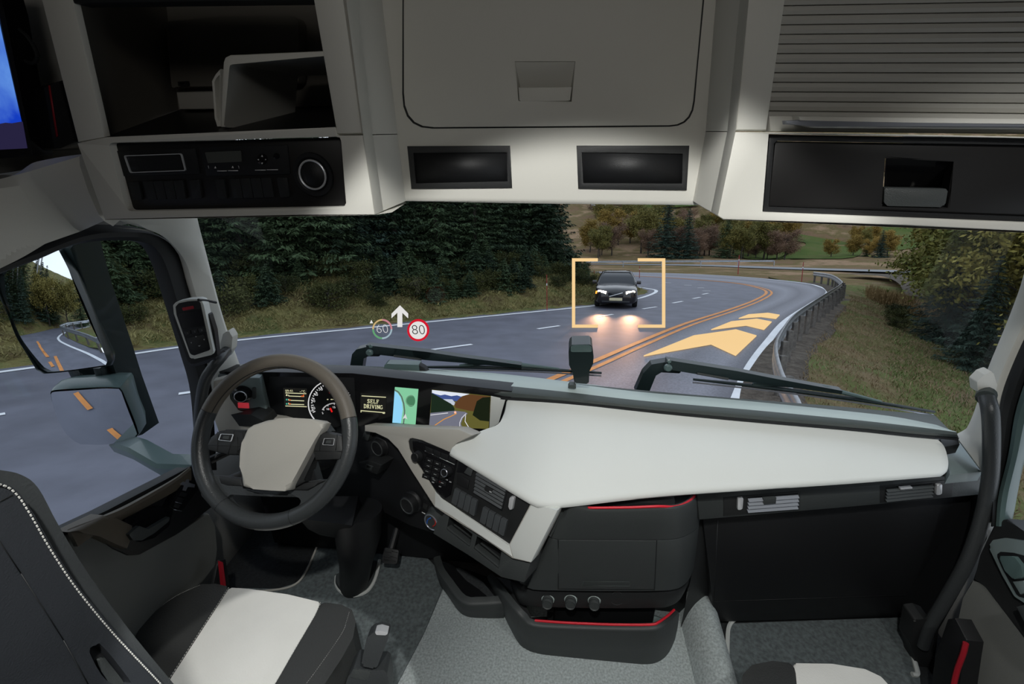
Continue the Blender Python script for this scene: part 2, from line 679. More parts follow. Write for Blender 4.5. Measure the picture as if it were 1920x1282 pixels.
def ribbon(mb, L, wid, w=0.012, i0=0, i1=None):
    L = L[i0:i1]
    A, B = off_line(L, -wid / 2), off_line(L, wid / 2)
    mb.loft([[W(p.x, p.y, w) for p in A], [W(p.x, p.y, w) for p in B]], closed=False, cap=False)


# asphalt: everything between the left and right edges of the carriageway, and on behind the truck
road_outline = off_line(LEFT, -0.55) + [V((-30, 62, 0))] + list(reversed(off_line(RIGHT, 0.55))) + [V((2.0, 3.0, 0)), V((-8, -8, 0)), V((-30, -40, 0)), V((-60, -60, 0)), V((-70, -40, 0))]
structure(flat('road', road_outline, M['asphalt'], 0.0), 'grey asphalt road bending left in a wide curve ahead of the truck')
# the truck's own lane: two worn wheel tracks, wet gloss put into its paler colour
lane = MB()


def resample(L, n):
    ds = [0]
    for a, b in zip(L[:-1], L[1:]):
        ds.append(ds[-1] + (b - a).length)
    out = []
    j = 0
    for i in range(n):
        t = ds[-1] * i / (n - 1)
        while j < len(L) - 2 and ds[j + 1] < t:
            j += 1
        s = (t - ds[j]) / max(ds[j + 1] - ds[j], 1e-9)
        out.append(L[j].lerp(L[j + 1], min(max(s, 0), 1)))
    return out


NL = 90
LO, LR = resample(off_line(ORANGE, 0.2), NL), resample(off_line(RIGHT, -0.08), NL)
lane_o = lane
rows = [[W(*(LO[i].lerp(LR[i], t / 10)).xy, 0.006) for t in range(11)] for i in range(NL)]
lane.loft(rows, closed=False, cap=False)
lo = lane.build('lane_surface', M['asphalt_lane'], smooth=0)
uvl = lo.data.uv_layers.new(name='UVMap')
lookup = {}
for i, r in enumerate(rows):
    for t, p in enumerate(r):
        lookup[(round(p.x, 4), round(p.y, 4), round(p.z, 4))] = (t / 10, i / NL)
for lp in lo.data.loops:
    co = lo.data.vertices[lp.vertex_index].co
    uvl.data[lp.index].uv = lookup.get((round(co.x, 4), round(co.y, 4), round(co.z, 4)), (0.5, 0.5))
structure(lo, 'worn asphalt of the lane, wet gloss put into its paler colour, between the orange line and the right edge line')

b = MB()
ribbon(b, LEFT, 0.22)
structure(b.build('road_marking', M['paint_white'], smooth=0), 'white edge line along the left side of the road')
b = MB()
ribbon(b, RIGHT, 0.2)
structure(b.build('road_marking', M['paint_white'], smooth=0), 'white edge line along the right side of the road by the guard rail')
b = MB()
ribbon(b, off_line(ORANGE, -0.12), 0.17)
ribbon(b, off_line(ORANGE, 0.17), 0.13)
structure(b.build('road_marking', M['paint_orange'], smooth=0), 'double orange line down the middle of the road')
DASH = [((795, 658), (885, 646)), ((1008, 617), (1049, 611)), ((1122, 594), (1149, 589.5)), ((1205, 579.5), (1231, 575.5)), ((1261, 568.5), (1280, 565)), ((1299, 560), (1313, 557.5)), ((1317, 552), (1328, 550)), ((1317, 545.5), (1332, 545.5)), ((1308, 540), (1320, 540)), ((1283, 534.5), (1297, 535)), ((1245, 530), (1258, 530.5)), ((335, 739), (378, 733)), ((-120, 800), (10, 776))]
for a, c in DASH:
    b = MB()
    pa, pc = V(uv_of(*a) + (0,)), V(uv_of(*c) + (0,))
    ribbon(b, [pa, pa.lerp(pc, 0.5), pc], 0.15)
    structure(b.build('road_marking', M['paint_white'], smooth=0), 'short white lane dash on the asphalt of the oncoming lanes')

# ------------------------------------------------------------------ terrain
LA = np.array([(p.x, p.y) for p in LEFT])
RA = np.array([(p.x, p.y) for p in RIGHT])
GA = np.array([(p.x, p.y) for p in RAIL])


def sdist(P, L):
    """signed distance of points P (n,2) from a polyline; positive on its left"""
    best = np.full(len(P), 1e9)
    sg = np.ones(len(P))
    for a, c in zip(L[:-1], L[1:]):
        d = c - a
        t = np.clip(((P - a) @ d) / max(d @ d, 1e-9), 0, 1)
        q = a + t[:, None] * d
        r = P - q
        dist = np.hypot(r[:, 0], r[:, 1])
        m = dist < best - 1e-9
        best[m] = dist[m]
        sg[m] = np.sign(d[0] * r[m, 1] - d[1] * r[m, 0])
    return best * sg


def vnoise(P, sc, seed):
    P = P / sc + seed * 17.3
    i = np.floor(P)
    fr = P - i
    fr = fr * fr * (3 - 2 * fr)

    def h(a, c):
        x = np.sin(a * 127.1 + c * 311.7 + seed) * 43758.5453
        return x - np.floor(x)
    a, c = i[:, 0], i[:, 1]
    return (h(a, c) * (1 - fr[:, 0]) + h(a + 1, c) * fr[:, 0]) * (1 - fr[:, 1]) + (h(a, c + 1) * (1 - fr[:, 0]) + h(a + 1, c + 1) * fr[:, 0]) * fr[:, 1]


def h_left(P):
    d = sdist(P, LA)
    e = np.clip(d - 0.75, 0, None)
    h = 0.36 * e * np.clip(e / 1.3, 0, 1) / (1 + 0.04 * e)
    h = np.minimum(h, 2.3 + 0.06 * e)
    n = (vnoise(P, 1.3, 1) - 0.5) * 0.45 + (vnoise(P, 0.45, 2) - 0.5) * 0.22 + (vnoise(P, 4, 3) - 0.5) * 0.8
    h = h + n * np.clip(e / 2.0, 0, 1)
    return np.where(d < 0.35, -0.25, h + 0.02), d


def h_right(P):
    d = -sdist(P, GA)
    e = np.clip(d, 0, None)
    far = np.clip((P[:, 1] - 24) / 14, 0, 1)
    h = -0.30 * np.clip(e - 0.3, 0, 9) * (1 - 0.75 * far)
    n = (vnoise(P, 1.1, 4) - 0.5) * 0.22 + (vnoise(P, 3, 5) - 0.5) * 0.4
    h = h + n * np.clip(e / 1.5, 0, 1)
    return np.where(d < -0.9, -0.3, np.where(d < 0, -0.02, h)), d


def hfield(name, u0, u1, v0, v1, step, hf, m, keep=None):
    us = np.arange(u0, u1 + step, step)
    vs = np.arange(v0, v1 + step, step)
    U, Vv = np.meshgrid(us, vs, indexing='ij')
    P = np.stack([U.ravel(), Vv.ravel()], -1)
    h, d = hf(P)
    A = np.array(MR)[:3, :3]
    pts = (np.stack([P[:, 0], P[:, 1], h], -1) @ A.T) + np.array(RO)
    nv = len(vs)
    idx = np.arange(len(P)).reshape(len(us), nv)
    q = np.stack([idx[:-1, :-1], idx[1:, :-1], idx[1:, 1:], idx[:-1, 1:]], -1).reshape(-1, 4)
    if keep is not None:
        ok = keep(P, d)
        q = q[ok[q].any(1)]
    me = bpy.data.meshes.new(name)
    me.from_pydata(pts.tolist(), [], q.tolist())
    me.polygons.foreach_set('use_smooth', [True] * len(me.polygons))
    o = bpy.data.objects.new(name, me)
    COL.objects.link(o)
    me.materials.append(m)
    return o


structure(hfield('mossy_bank', -52, 12, -28, 56, 0.4, h_left, M['moss'], lambda P, d: d > 0.2), 'mossy brown bank rising beside the left edge of the road')
structure(hfield('grass_verge', 2, 46, 2, 50, 0.4, h_right, M['verge'], lambda P, d: d > -0.6), 'grass slope falling away to the right of the guard rail')
gp = [off_line(RAIL, k) for k in (-0.5, -0.1, 0.2, 0.45, 0.7)]
b = MB()
for A_, B_, w0, w1 in zip(gp[:-1], gp[1:], (0.012, 0.02, 0.025, 0.0), (0.02, 0.025, 0.0, -0.16)):
    b.loft([[W(p.x, p.y, w0) for p in A_], [W(p.x, p.y, w1) for p in B_]], closed=False, cap=False)
structure(b.build('gravel_strip', M['gravel'], smooth=0), 'dark gravel strip under the guard rail posts')


def h_far(P):
    v = P[:, 1] + 0.10 * P[:, 0]
    h = np.interp(v, [40, 54, 64, 86, 96, 110, 140, 200, 300, 420], [-0.7, -0.4, -0.08, -0.03, 1.0, 2.2, 8.5, 30, 74, 120])
    far = np.clip((v - 92) / 40, 0, 1)
    h = h + far * ((vnoise(P, 14, 7) - 0.5) * 3 + (vnoise(P, 5, 8) - 0.5) * 1.4 + (vnoise(P, 40, 9) - 0.5) * 7)
    return h, v


structure(hfield('heath_hill', -90, 330, 36, 330, 2.5, h_far, M['heath'], None), 'brown and green heath hillside beyond the bend')


def hill_hit(px, py):
    d = ray(px, py)
    a, bb, g = d.dot(RT), d.dot(RV), d.dot(RW)
    t = 60.0
    while t < 500:
        if 2.6 + g * t < h_far(np.array([[a * t, bb * t]]))[0][0]:
            break
        t += 0.5
    return a * t, bb * t


def far_patch(name, pix, m, label, lift=0.35, n=26):
    """a field on the hillside: follows the hill's own height"""
    loop = cpix(pix, 4, True)
    c = []
    for px, py in loop:
        c.append(V(hill_hit(px, py) + (0,)))
    cen = sum(c, V((0, 0, 0))) / len(c)
    bb_ = MB()
    rings = []
    for k in range(1, 9):
        ring = []
        for p in c:
            q = cen.lerp(p, k / 8)
            ring.append(W(q.x, q.y, h_far(np.array([[q.x, q.y]]))[0][0] + lift))
        rings.append(ring)
    bb_.loft(rings, closed=True, cap=False)
    return structure(bb_.build(name, m, smooth=0), label)


far_patch('green_field', [(1380, 470), (1460, 440), (1540, 448), (1610, 462), (1600, 484), (1480, 486), (1400, 486)], M['field'], 'green field behind the thin autumn trees by the side road', 0.15)
far_patch('green_field', [(1150, 384), (1260, 382), (1310, 388), (1260, 394), (1180, 395), (1130, 390)], M['field'], 'green field at the top of the hill under the locker', 0.8)
far_patch('green_field', [(1600, 440), (1680, 418), (1760, 425), (1740, 460), (1650, 470)], M['field'], 'green patch of hillside beside the right hand trees', 0.15)
b = MB()
sd = [V(uv_of(*q) + (0,)) for q in [(1090, 494.5), (1300, 497), (1480, 503), (1620, 507), (1730, 510)]]
ribbon(b, crv(sd, 4), 7.0, 0.03)
structure(b.build('side_road', M['pale_road'], smooth=0), 'pale side road running across behind the bend')
b = MB()
ribbon(b, crv([V(uv_of(*q) + (0,)) for q in [(1600, 513), (1690, 518), (1740, 530), (1790, 560)]], 4), 4.0, 0.04)
structure(b.build('side_road', M['gravel'], smooth=0), 'grey gravel track beside the dry reeds')

# ------------------------------------------------------------------ plants


def leaf_mat(name, c1, c2, rough=0.7):
    m = mat(name, c1, rough)
    nt = m.node_tree
    b = nt.nodes['Principled BSDF']
    b.inputs['Specular IOR Level'].default_value = 0.15
    tc = nt.nodes.new('ShaderNodeTexCoord')
    n = nt.nodes.new('ShaderNodeTexNoise')
    n.inputs['Scale'].default_value = 1.6
    n.inputs['Detail'].default_value = 5
    oi = nt.nodes.new('ShaderNodeObjectInfo')
    ad = nt.nodes.new('ShaderNodeMath')
    ad.operation = 'MULTIPLY_ADD'
    ad.inputs[1].default_value = 0.35
    rp = nt.nodes.new('ShaderNodeValToRGB')
    rp.color_ramp.elements[0].position = 0.45
    rp.color_ramp.elements[1].position = 0.9
    rp.color_ramp.elements[0].color = tuple(c1) + (1,)
    rp.color_ramp.elements[1].color = tuple(c2) + (1,)
    nt.links.new(tc.outputs['Object'], n.inputs['Vector'])
    nt.links.new(oi.outputs['Random'], ad.inputs[0])
    nt.links.new(n.outputs['Fac'], ad.inputs[2])
    nt.links.new(ad.outputs[0], rp.inputs[0])
    nt.links.new(rp.outputs[0], b.inputs['Base Color'])
    return m


M['spruce'] = leaf_mat('dark spruce needles', (0.020, 0.035, 0.021), (0.064, 0.098, 0.044))
M['spruce_blue'] = leaf_mat('blue green spruce needles', (0.017, 0.033, 0.026), (0.050, 0.082, 0.058))
M['autumn'] = leaf_mat('yellow autumn leaves', (0.20, 0.14, 0.035), (0.38, 0.25, 0.065))
M['olive'] = leaf_mat('olive leaves', (0.10, 0.10, 0.03), (0.23, 0.19, 0.055))
M['rust'] = leaf_mat('rust brown twigs', (0.12, 0.08, 0.055), (0.24, 0.15, 0.10))
M['leaf_green'] = leaf_mat('yellow green leaves', (0.10, 0.115, 0.03), (0.28, 0.24, 0.06))
M['shrub'] = leaf_mat('dull green shrub leaves', (0.022, 0.030, 0.010), (0.07, 0.075, 0.024))
M['bark'] = mat('bark', (0.05, 0.042, 0.035), 0.9, bump=1, scale=30)


def quads_mesh(name, C, A, B, m):
    """many small leaf quads: centre C, half axes A and B (n,3 arrays)"""
    n = len(C)
    v = np.empty((n, 4, 3))
    v[:, 0], v[:, 1], v[:, 2], v[:, 3] = C - A, C + B * 0.9, C + A, C - B * 0.9
    me = bpy.data.meshes.new(name)
    me.vertices.add(n * 4)
    me.vertices.foreach_set('co', v.ravel())
    me.loops.add(n * 4)
    me.loops.foreach_set('vertex_index', np.arange(n * 4))
    me.polygons.add(n)
    me.polygons.foreach_set('loop_start', np.arange(n) * 4)
    me.update(calc_edges=True)
    me.materials.append(m)
    return me


def spruce_mesh(name, H, Rad, m, seed, dens=1.0):
    g = np.random.default_rng(seed)
    C, A, B = [], [], []
    nw = int(H * 6.2 * dens)
    for k in range(nw):
        t = (k + g.random()) / nw
        z = 0.1 + t ** 1.05 * (H - 0.15)
        L = Rad * (1 - t) ** 0.85 * g.uniform(0.75, 1.12) + 0.12
        nb = int(5 + 5 * (1 - t))
        a0 = g.random() * 6.28
        for j in range(nb):
            a = a0 + 6.283 * j / nb + g.normal() * 0.2
            l = L * g.uniform(0.7, 1.1)
            out = np.array([math.cos(a), math.sin(a), 0.0])
            side = np.array([-math.sin(a), math.cos(a), 0.0])
            ns = max(8, int(l * 40 * dens))
            s = g.random(ns) ** 0.8
            droop = -0.32 * s * l + 0.16 * (s ** 2.2) * l
            w = 0.20 * l * (1 - s * 0.8) + 0.05
            q = g.uniform(-1, 1, ns)
            c = out * (s * l)[:, None] + side * (q * w)[:, None] + np.array([0, 0, z])
            c[:, 2] += droop - np.abs(q) * w * 0.35 + g.normal(size=ns) * 0.025
            ln = g.uniform(0.06, 0.13, ns)
            ax = out[None] * (ln * 0.75)[:, None] + side[None] * (np.sign(q) * ln * 0.65)[:, None]
            ax[:, 2] -= ln * g.uniform(0.05, 0.7, ns)
            bx = np.cross(ax, g.normal(size=(ns, 3)) * 0.35 + np.array([0, 0, 1.0]))
            bx = bx / np.linalg.norm(bx, axis=1)[:, None] * (0.022 + 0.02 * g.random(ns))[:, None]
            C.append(c), A.append(ax), B.append(bx)
    return quads_mesh(name, np.concatenate(C), np.concatenate(A), np.concatenate(B), m)


def broad_mesh(name, H, Rad, m, seed, nleaf=5000, size=0.09, low=0.25):
    """leaves in clumps around a loose crown, and the branch skeleton they sit on"""
    g = np.random.default_rng(seed)
    bmk = MB()
    top = V((g.normal() * 0.1 * H, g.normal() * 0.1 * H, H * 0.9))
    bmk.tube(crv([V((0, 0, -0.2)), V((g.normal() * 0.05, 0, H * 0.35)), top], 4), [0.035 * H ** 0.8 * (1 - 0.09 * i) for i in range(9)], 7)
    tips = []
    for k in range(22):
        t = g.uniform(low * 0.8, 0.9)
        a = g.random() * 6.28
        r = Rad * math.sin(min(1, 0.35 + (1 - abs(t - 0.5) * 1.6)) * 1.5) * g.uniform(0.55, 1.05)
        p0 = V((0, 0, H * t * 0.8))
        p1 = V((math.cos(a) * r, math.sin(a) * r, H * t + 0.12 * H))
        pm = p0.lerp(p1, 0.5) + V((0, 0, -0.03 * H))
        bmk.tube(crv([p0, pm, p1], 3), [0.02 * H ** 0.6 * (1 - 0.13 * i) for i in range(7)], 5)
        tips += [p0.lerp(p1, s) for s in (0.45, 0.7, 0.9, 1.0)]
    tips = np.array([tuple(p) for p in tips])
    which = g.integers(0, len(tips), nleaf)
    C = tips[which] + g.normal(size=(nleaf, 3)) * np.array([0.16, 0.16, 0.13]) * Rad
    C[:, 2] = np.clip(C[:, 2], 0.1, None)
    A = g.normal(size=(nleaf, 3))
    A = A / np.linalg.norm(A, axis=1)[:, None] * (size * g.uniform(0.6, 1.3, nleaf))[:, None]
    B = np.cross(A, g.normal(size=(nleaf, 3)))
    B = B / np.linalg.norm(B, axis=1)[:, None] * (size * 0.6)
    return quads_mesh(name, C, A, B, m), bmk


def mkmesh_obj(name, me, parent):
    o = bpy.data.objects.new(name, me)
    COL.objects.link(o)
    o.parent = parent
    return o


def tree_proto(name, kind, H, Rad, m, seed, **kw):
    t = thing(name, 'tree', 'tree')
    if kind == 'spruce':
        mkmesh_obj('needles', spruce_mesh('needles', H, Rad, m, seed, **kw), t)
        tb = MB()
        tb.tube([V((0, 0, -0.4)), V((0, 0, H * 0.5)), V((0, 0, H * 0.97))], [0.022 * H, 0.013 * H, 0.01], 7)
        tb.build('trunk', M['bark'], t)
    else:
        me, bk = broad_mesh('leaves', H, Rad, m, seed, **kw)
        mkmesh_obj('leaves', me, t)
        bk.build('trunk', M['bark'], t)
    return t


used = {}


def plant(proto, u, v, s, label, group=None, w=None, hf=None, yaw=None):
    if w is None:
        w = float(hf(np.array([[u, v]]))[0][0])
    Mt = MR @ Matrix.Translation((u, v, w)) @ Matrix.Rotation(random.random() * 6.28 if yaw is None else yaw, 4, 'Z') @ Matrix.Rotation(random.gauss(0, 0.03), 4, 'X') @ Matrix.Scale(s, 4)
    if proto.name not in used:
        used[proto.name] = 1
        proto.matrix_basis = Mt
        proto['label'] = label
        if group:
            proto['group'] = group
        return proto
    return dup(proto, M=Mt, label=label, group=group)


sp = [tree_proto('spruce_tree', 'spruce', 8.0, 2.3, M['spruce'], 11), tree_proto('spruce_tree', 'spruce', 7.0, 2.4, M['spruce'], 12), tree_proto('spruce_tree', 'spruce', 6.0, 1.9, M['spruce_blue'], 13)]
young = tree_proto('spruce_sapling', 'spruce', 2.6, 1.25, M['spruce'], 14, dens=1.5)
aut = [tree_proto('autumn_tree', 'broad', 6.0, 2.2, M['autumn'], 21, nleaf=9000, size=0.13), tree_proto('autumn_tree', 'broad', 6.5, 2.4, M['olive'], 22, nleaf=10000, size=0.13), tree_proto('autumn_tree', 'broad', 5.5, 2.3, M['rust'], 23, nleaf=9000, size=0.09)]
shr = tree_proto('shrub', 'broad', 1.3, 0.95, M['shrub'], 31, nleaf=2600, size=0.055, low=0.1)
big = tree_proto('broadleaf_tree', 'broad', 6.5, 2.6, M['leaf_green'], 41, nleaf=24000, size=0.095, low=0.12)

# spruce wood on the left bank: front rank first
rnd = random.Random(5)
cand = []
LD = resample(LEFT, 400)
for off, step in ((7.0, 1.7), (9.2, 2.2), (12.0, 2.8)):
    acc = 0
    for i in range(1, 399):
        acc += (LD[i] - LD[i - 1]).length
        if acc < step:
            continue
        acc = rnd.uniform(-0.4, 0.4)
        t = (LD[i + 1] - LD[i - 1]).normalized()
        p = LD[i] + V((-t.y, t.x, 0)) * (off + rnd.uniform(-0.7, 0.9))
        dd = float(sdist(np.array([[p.x, p.y]]), LA)[0])
        if dd < off - 1.2 or p.y < 3 or p.y > 42 or p.x < -30:
            continue
        if p.x / p.y > 0.095 or (p.x / p.y > 0.06 and p.y > 34):
            continue
        if p.x / max(p.y, 0.1) < -1.75:
            continue
        cand.append(p)
for p in cand:
    k = rnd.choice((0, 0, 1, 1, 2))
    plant(sp[k], p.x, p.y, rnd.uniform(0.85, 1.3), 'dark green spruce standing in the dense wood on the left bank', 'spruces of the wood on the left bank', hf=h_left)
n_sh = 0
for i in range(6, 394, 2):
    t = (LD[i + 1] - LD[i - 1]).normalized()
    for kk in range(3):
        off = rnd.uniform(2.4, 7.0)
        p = LD[i] + V((-t.y, t.x, 0)) * off
        dd = float(sdist(np.array([[p.x, p.y]]), LA)[0])
        if dd < 2.1 or p.y < 4 or p.y > 30 or p.x / p.y > 0.17 or p.x / p.y < -1.6:
            continue
        if rnd.random() < 0.5:
            plant(young, p.x, p.y, rnd.uniform(0.35, 0.8), 'low spruce sapling at the foot of the dark wood on the left bank', 'saplings at the foot of the wood', hf=h_left)
        else:
            plant(shr, p.x, p.y, rnd.uniform(0.4, 0.85), 'low dull green shrub on the mossy bank left of the road', 'shrubs on the mossy bank', hf=h_left)
        n_sh += 1

# trees beyond the bend
hz = [(1236, 478, 94, 2, 1.75), (1276, 484, 93, 2, 1.35), (1342, 480, 95, 1, 1.15), (1626, 480, 92, 2, 0.75), (1600, 480, 95, 1, 0.5)]
for px, py, v, k, s in hz:
    u = (px - 960) / FPX * v * 1.02
    plant(sp[k], u, v, s * (1.0 + 0.1 * k), 'dark pointed spruce among the autumn trees beyond the bend', 'pointed spruces beyond the bend', hf=h_far)
for i in range(84):
    v = rnd.choice((96, 99, 104, 110, 117, 124, 132, 143))
    v += rnd.uniform(-3, 3)
    px = rnd.uniform(1085, 1460) if i < 68 else rnd.uniform(1440, 1760)
    k = rnd.choice((0, 1, 1, 2, 2))
    if px > 1480:
        k = rnd.choice((0, 1))
    lab = ('yellow autumn tree on the slope beyond the bend', 'olive green tree on the slope beyond the bend', 'bare rust brown tree on the slope beyond the bend')[k]
    plant(aut[k], (px - 960) / FPX * v * 1.02, v, rnd.uniform(0.75, 1.35) if px < 1460 else rnd.uniform(0.5, 0.8), lab, ('yellow', 'olive', 'rust brown')[k] + ' trees beyond the bend', hf=h_far)
for i in range(44):
    v = rnd.uniform(145, 215)
    px = rnd.uniform(1080, 1800)
    k = rnd.choice((1, 2, 2))
    lab = ('', 'olive green tree on the slope beyond the bend', 'bare rust brown tree on the slope beyond the bend')[k]
    plant(aut[k], (px - 960) / FPX * v * 1.02, v, rnd.uniform(0.9, 1.6), lab, ('', 'olive', 'rust brown')[k] + ' trees beyond the bend', hf=h_far)

# trees right of the verge: dark spruces low down, yellow green broadleaf trees above
rs = [(17.0, 17.5, 1.0, 2), (15.3, 14.6, 0.78, 2), (16.9, 13.0, 0.85, 1), (19.5, 15.8, 1.05, 1), (15.2, 12.0, 0.55, 2), (20.5, 20.0, 1.0, 2), (22.0, 17.0, 1.2, 0), (18.6, 12.5, 1.0, 2), (24.5, 24.5, 0.9, 1), (28.5, 28.5, 1.0, 0), (21.5, 13.0, 1.1, 1)]
for u, v, s, k in rs:
    plant(sp[k], u, v, s * 0.8, 'blue green spruce low on the slope right of the guard rail', 'spruces right of the guard rail', hf=h_right)
for u, v, s in [(17.2, 13.6, 0.95), (18.9, 16.6, 1.05), (20.5, 17.0, 1.0), (21.3, 21.5, 1.0), (16.6, 11.6, 0.8), (24.5, 22.5, 1.15), (27.5, 27.0, 1.1), (22.5, 15.0, 1.25), (19.6, 18.6, 0.9), (31, 29, 1.1), (29, 24, 1.2)]:
    plant(big, u, v, s, 'yellow green broadleaf tree above the spruces right of the guard rail', 'broadleaf trees right of the guard rail', hf=h_right)
for u, v, s in [(17.8, 20.8, 0.5), (18.6, 21.8, 0.45), (16.3, 19.0, 0.4)]:
    plant(shr, u, v, s, 'small dark shrub at the edge of the grass slope', 'shrubs at the edge of the grass slope', hf=h_right)


def blades(name, m, pts, hmin, hmax, wid, seed, lean=0.5):
    g = np.random.default_rng(seed)
    n = len(pts)
    Aw = np.array(MR)[:3, :3]
    h = g.uniform(hmin, hmax, n)
    A = np.stack([g.normal(size=n) * lean * h, g.normal(size=n) * lean * h, h], -1) * 0.5
    B = np.stack([g.normal(size=n), g.normal(size=n), np.zeros(n)], -1)
    B = B / np.linalg.norm(B, axis=1)[:, None] * wid
    C = pts + A
    C, A, B = C @ Aw.T + np.array(RO), A @ Aw.T, B @ Aw.T
    o = bpy.data.objects.new(name, quads_mesh(name, C, A, B, m))
    COL.objects.link(o)
    return o


M['blade_dry'] = leaf_mat('dry grass blades', (0.15, 0.108, 0.06), (0.27, 0.20, 0.11))
M['blade_green'] = leaf_mat('green grass blades', (0.075, 0.095, 0.028), (0.15, 0.18, 0.06))
M['blade_moss'] = leaf_mat('moss and heather tufts', (0.085, 0.075, 0.03), (0.27, 0.235, 0.095))


def scatter(n, u0, u1, v0, v1, hf, lo, hi, seed):
    g = np.random.default_rng(seed)
    P = np.stack([g.uniform(u0, u1, n), g.uniform(v0, v1, n)], -1)
    h, d = hf(P)
    k = (d > lo) & (d < hi)
    return np.concatenate([P[k], h[k][:, None]], 1)


tag(blades('grass', M['blade_dry'], scatter(60000, 4, 22, 5, 26, h_right, 0.45, 4.5, 1), 0.04, 0.12, 0.012, 2), 'short dry autumn grass on the slope by the guard rail', 'grass', kind='stuff')
tag(blades('grass', M['blade_green'], scatter(60000, 8, 30, 7, 34, h_right, 2.2, 9, 3), 0.05, 0.16, 0.013, 4), 'green grass lower down the slope near the spruces', 'grass', kind='stuff')
tag(blades('undergrowth', M['blade_moss'], scatter(260000, -26, 10, 6, 36, h_left, 0.9, 8, 5), 0.05, 0.20, 0.018, 6, 0.9), 'mossy undergrowth and heather covering the bank on the left', 'undergrowth', kind='stuff')
rd_ = [uv_of(q[0], q[1]) for q in ((1665, 545), (1700, 575))]
tag(blades('reeds', M['reed'], scatter(6000, 20.0, 23.5, 21.0, 28.0, h_right, 1.5, 9, 8), 0.4, 1.0, 0.02, 9, 0.15), 'tall dry straw coloured reeds between grass slope and trees', 'reeds', kind='stuff')

# ------------------------------------------------------------------ guard rails
M['galv'] = mat('galvanised steel', (0.40, 0.42, 0.45), 0.38, metal=0.8, var=0.25, vscale=5)
M['post_wood'] = mat('weathered wooden post', (0.15, 0.135, 0.12), 0.9, bump=0.8, scale=60, var=0.4, vscale=12)
WPROF = [(0.0, 0.155), (0.035, 0.13), (0.05, 0.085), (0.035, 0.04), (0.0, 0.0), (0.035, -0.04), (0.05, -0.085), (0.035, -0.13), (0.0, -0.155),
         (-0.012, -0.155), (0.022, -0.13), (0.037, -0.085), (0.022, -0.04), (-0.012, 0.0), (0.022, 0.04), (0.037, 0.085), (0.022, 0.13), (-0.012, 0.155)]


def guard_rail(L, label, spacing, h=0.62, side=1, post=(0.07, 0.05), group=None, wood=True, hf=None, end=False):
    L3 = [p.copy() for p in L]
    root = thing('guard_rail', label, 'guard rail', mat=Matrix.Translation(W(L[0].x, L[0].y, 0)), group=group)
    bb = MB()
    path = [W(p.x, p.y, h) for p in L3]
    bb.sweep([(q[0] * -side, q[1]) for q in WPROF], path, up=RW)
    bb.build('rail_beam', M['galv'], root, smooth=50)
    n = max(2, int(sum((b - a).length for a, b in zip(L[:-1], L[1:])) / spacing))
    for p in resample(off_line(L, 0.11 * side), n + 1):
        bb = MB()
        rot = MR.to_3x3()
        bb.box(W(p.x, p.y, h * 0.5 - 0.22), (post[0] * 2, post[1] * 2, h + 0.52), rot, bev=0.01, seg=1)
        bb.build('post', M['post_wood'] if wood else M['galv'], root)
    return root


guard_rail(RAIL, 'galvanised guard rail on wooden posts curving along the right road edge', 1.5, h=0.72, post=(0.06, 0.05))
FR = [V((p[0], p[1], 0)) for p in [uv_of(1098, 501), uv_of(1200, 499.5), uv_of(1300, 499), uv_of(1450, 498)]]
guard_rail(crv(FR, 5), 'long straight guard rail on steel posts beyond the bend', 6.0, h=0.8, wood=False)

# ------------------------------------------------------------------ snow poles and hay bales
M['pole_red'] = mat('red pole paint', (0.30, 0.03, 0.03), 0.6)


def pole(px, py, hgt, label, r=0.02, v=None):
    u, v = uv_of(px, py)
    t = thing('snow_pole', label, 'pole', mat=Matrix.Translation(W(u, v, 0)), group=None)
    bb = MB()
    bb.tube([W(u, v, -0.2), W(u + 0.03 * hgt * -1, v, hgt)], [r, r * 0.8], 8)
    bb.build('shaft', M['pole_red'], t)
    bb = MB()
    bb.tube([W(u - 0.03 * hgt * 0.70, v, hgt * 0.70), W(u - 0.03 * hgt * 0.76, v, hgt * 0.76)], r * 1.15, 8)
    bb.build('reflector', M['mark'], t)


pole(1026, 582, 1.55, 'thin red snow pole at the left road edge before the dark spruces', 0.018)
pole(1114, 540, 1.2, 'thin red snow pole left of the oncoming car', 0.025)
pole(1199, 521, 1.1, 'thin red snow pole just above the oncoming car', 0.03)
pole(1503, 528, 1.6, 'thin red snow pole at the far end of the curved guard rail', 0.035)
pole(1384, 511, 2.0, 'thin red snow pole between the bend and the far guard rail', 0.05)
M['bale'] = mat('white bale wrap', (0.75, 0.77, 0.8), 0.35)
for i, (px, lab) in enumerate(((1113, 'white wrapped hay bale at the left end of the row on the hill'), (1122, 'white wrapped hay bale in the middle of the row on the hill'), (1131, 'white wrapped hay bale at the right end of the row on the hill'))):
    u, v = hill_hit(px, 394)
    hh = float(h_far(np.array([[u, v]]))[0][0])
    bb = MB()
    bb.lathe(W(u - 0.9, v, hh + 1.0), RT, [(0.6, 0), (0.86, 0.1), (0.9, 0.85), (0.86, 1.6), (0.6, 1.7)], 18)
    tag(bb.build('hay_bale', M['bale']), lab, 'bale', 'hay bales on the hill')

# ================================================================== ONCOMING CAR
M['car_paint'] = mat('dark car paint', (0.012, 0.010, 0.010), 0.25, coat=0.6)
M['car_glass'] = mat('dark car glass', (0.012, 0.014, 0.017), 0.08)
M['tyre'] = mat('tyre rubber', (0.012, 0.012, 0.012), 0.8)
M['alloy'] = mat('alloy wheel', (0.18, 0.18, 0.19), 0.35, metal=0.9)
M['headlamp'] = glow('lit headlamp', (1.0, 0.80, 0.55), 40.0)
M['indicator'] = glow('lit amber indicator', (1.0, 0.28, 0.03), 3.0)
M['plate'] = mat('number plate', (0.62, 0.56, 0.36), 0.5)

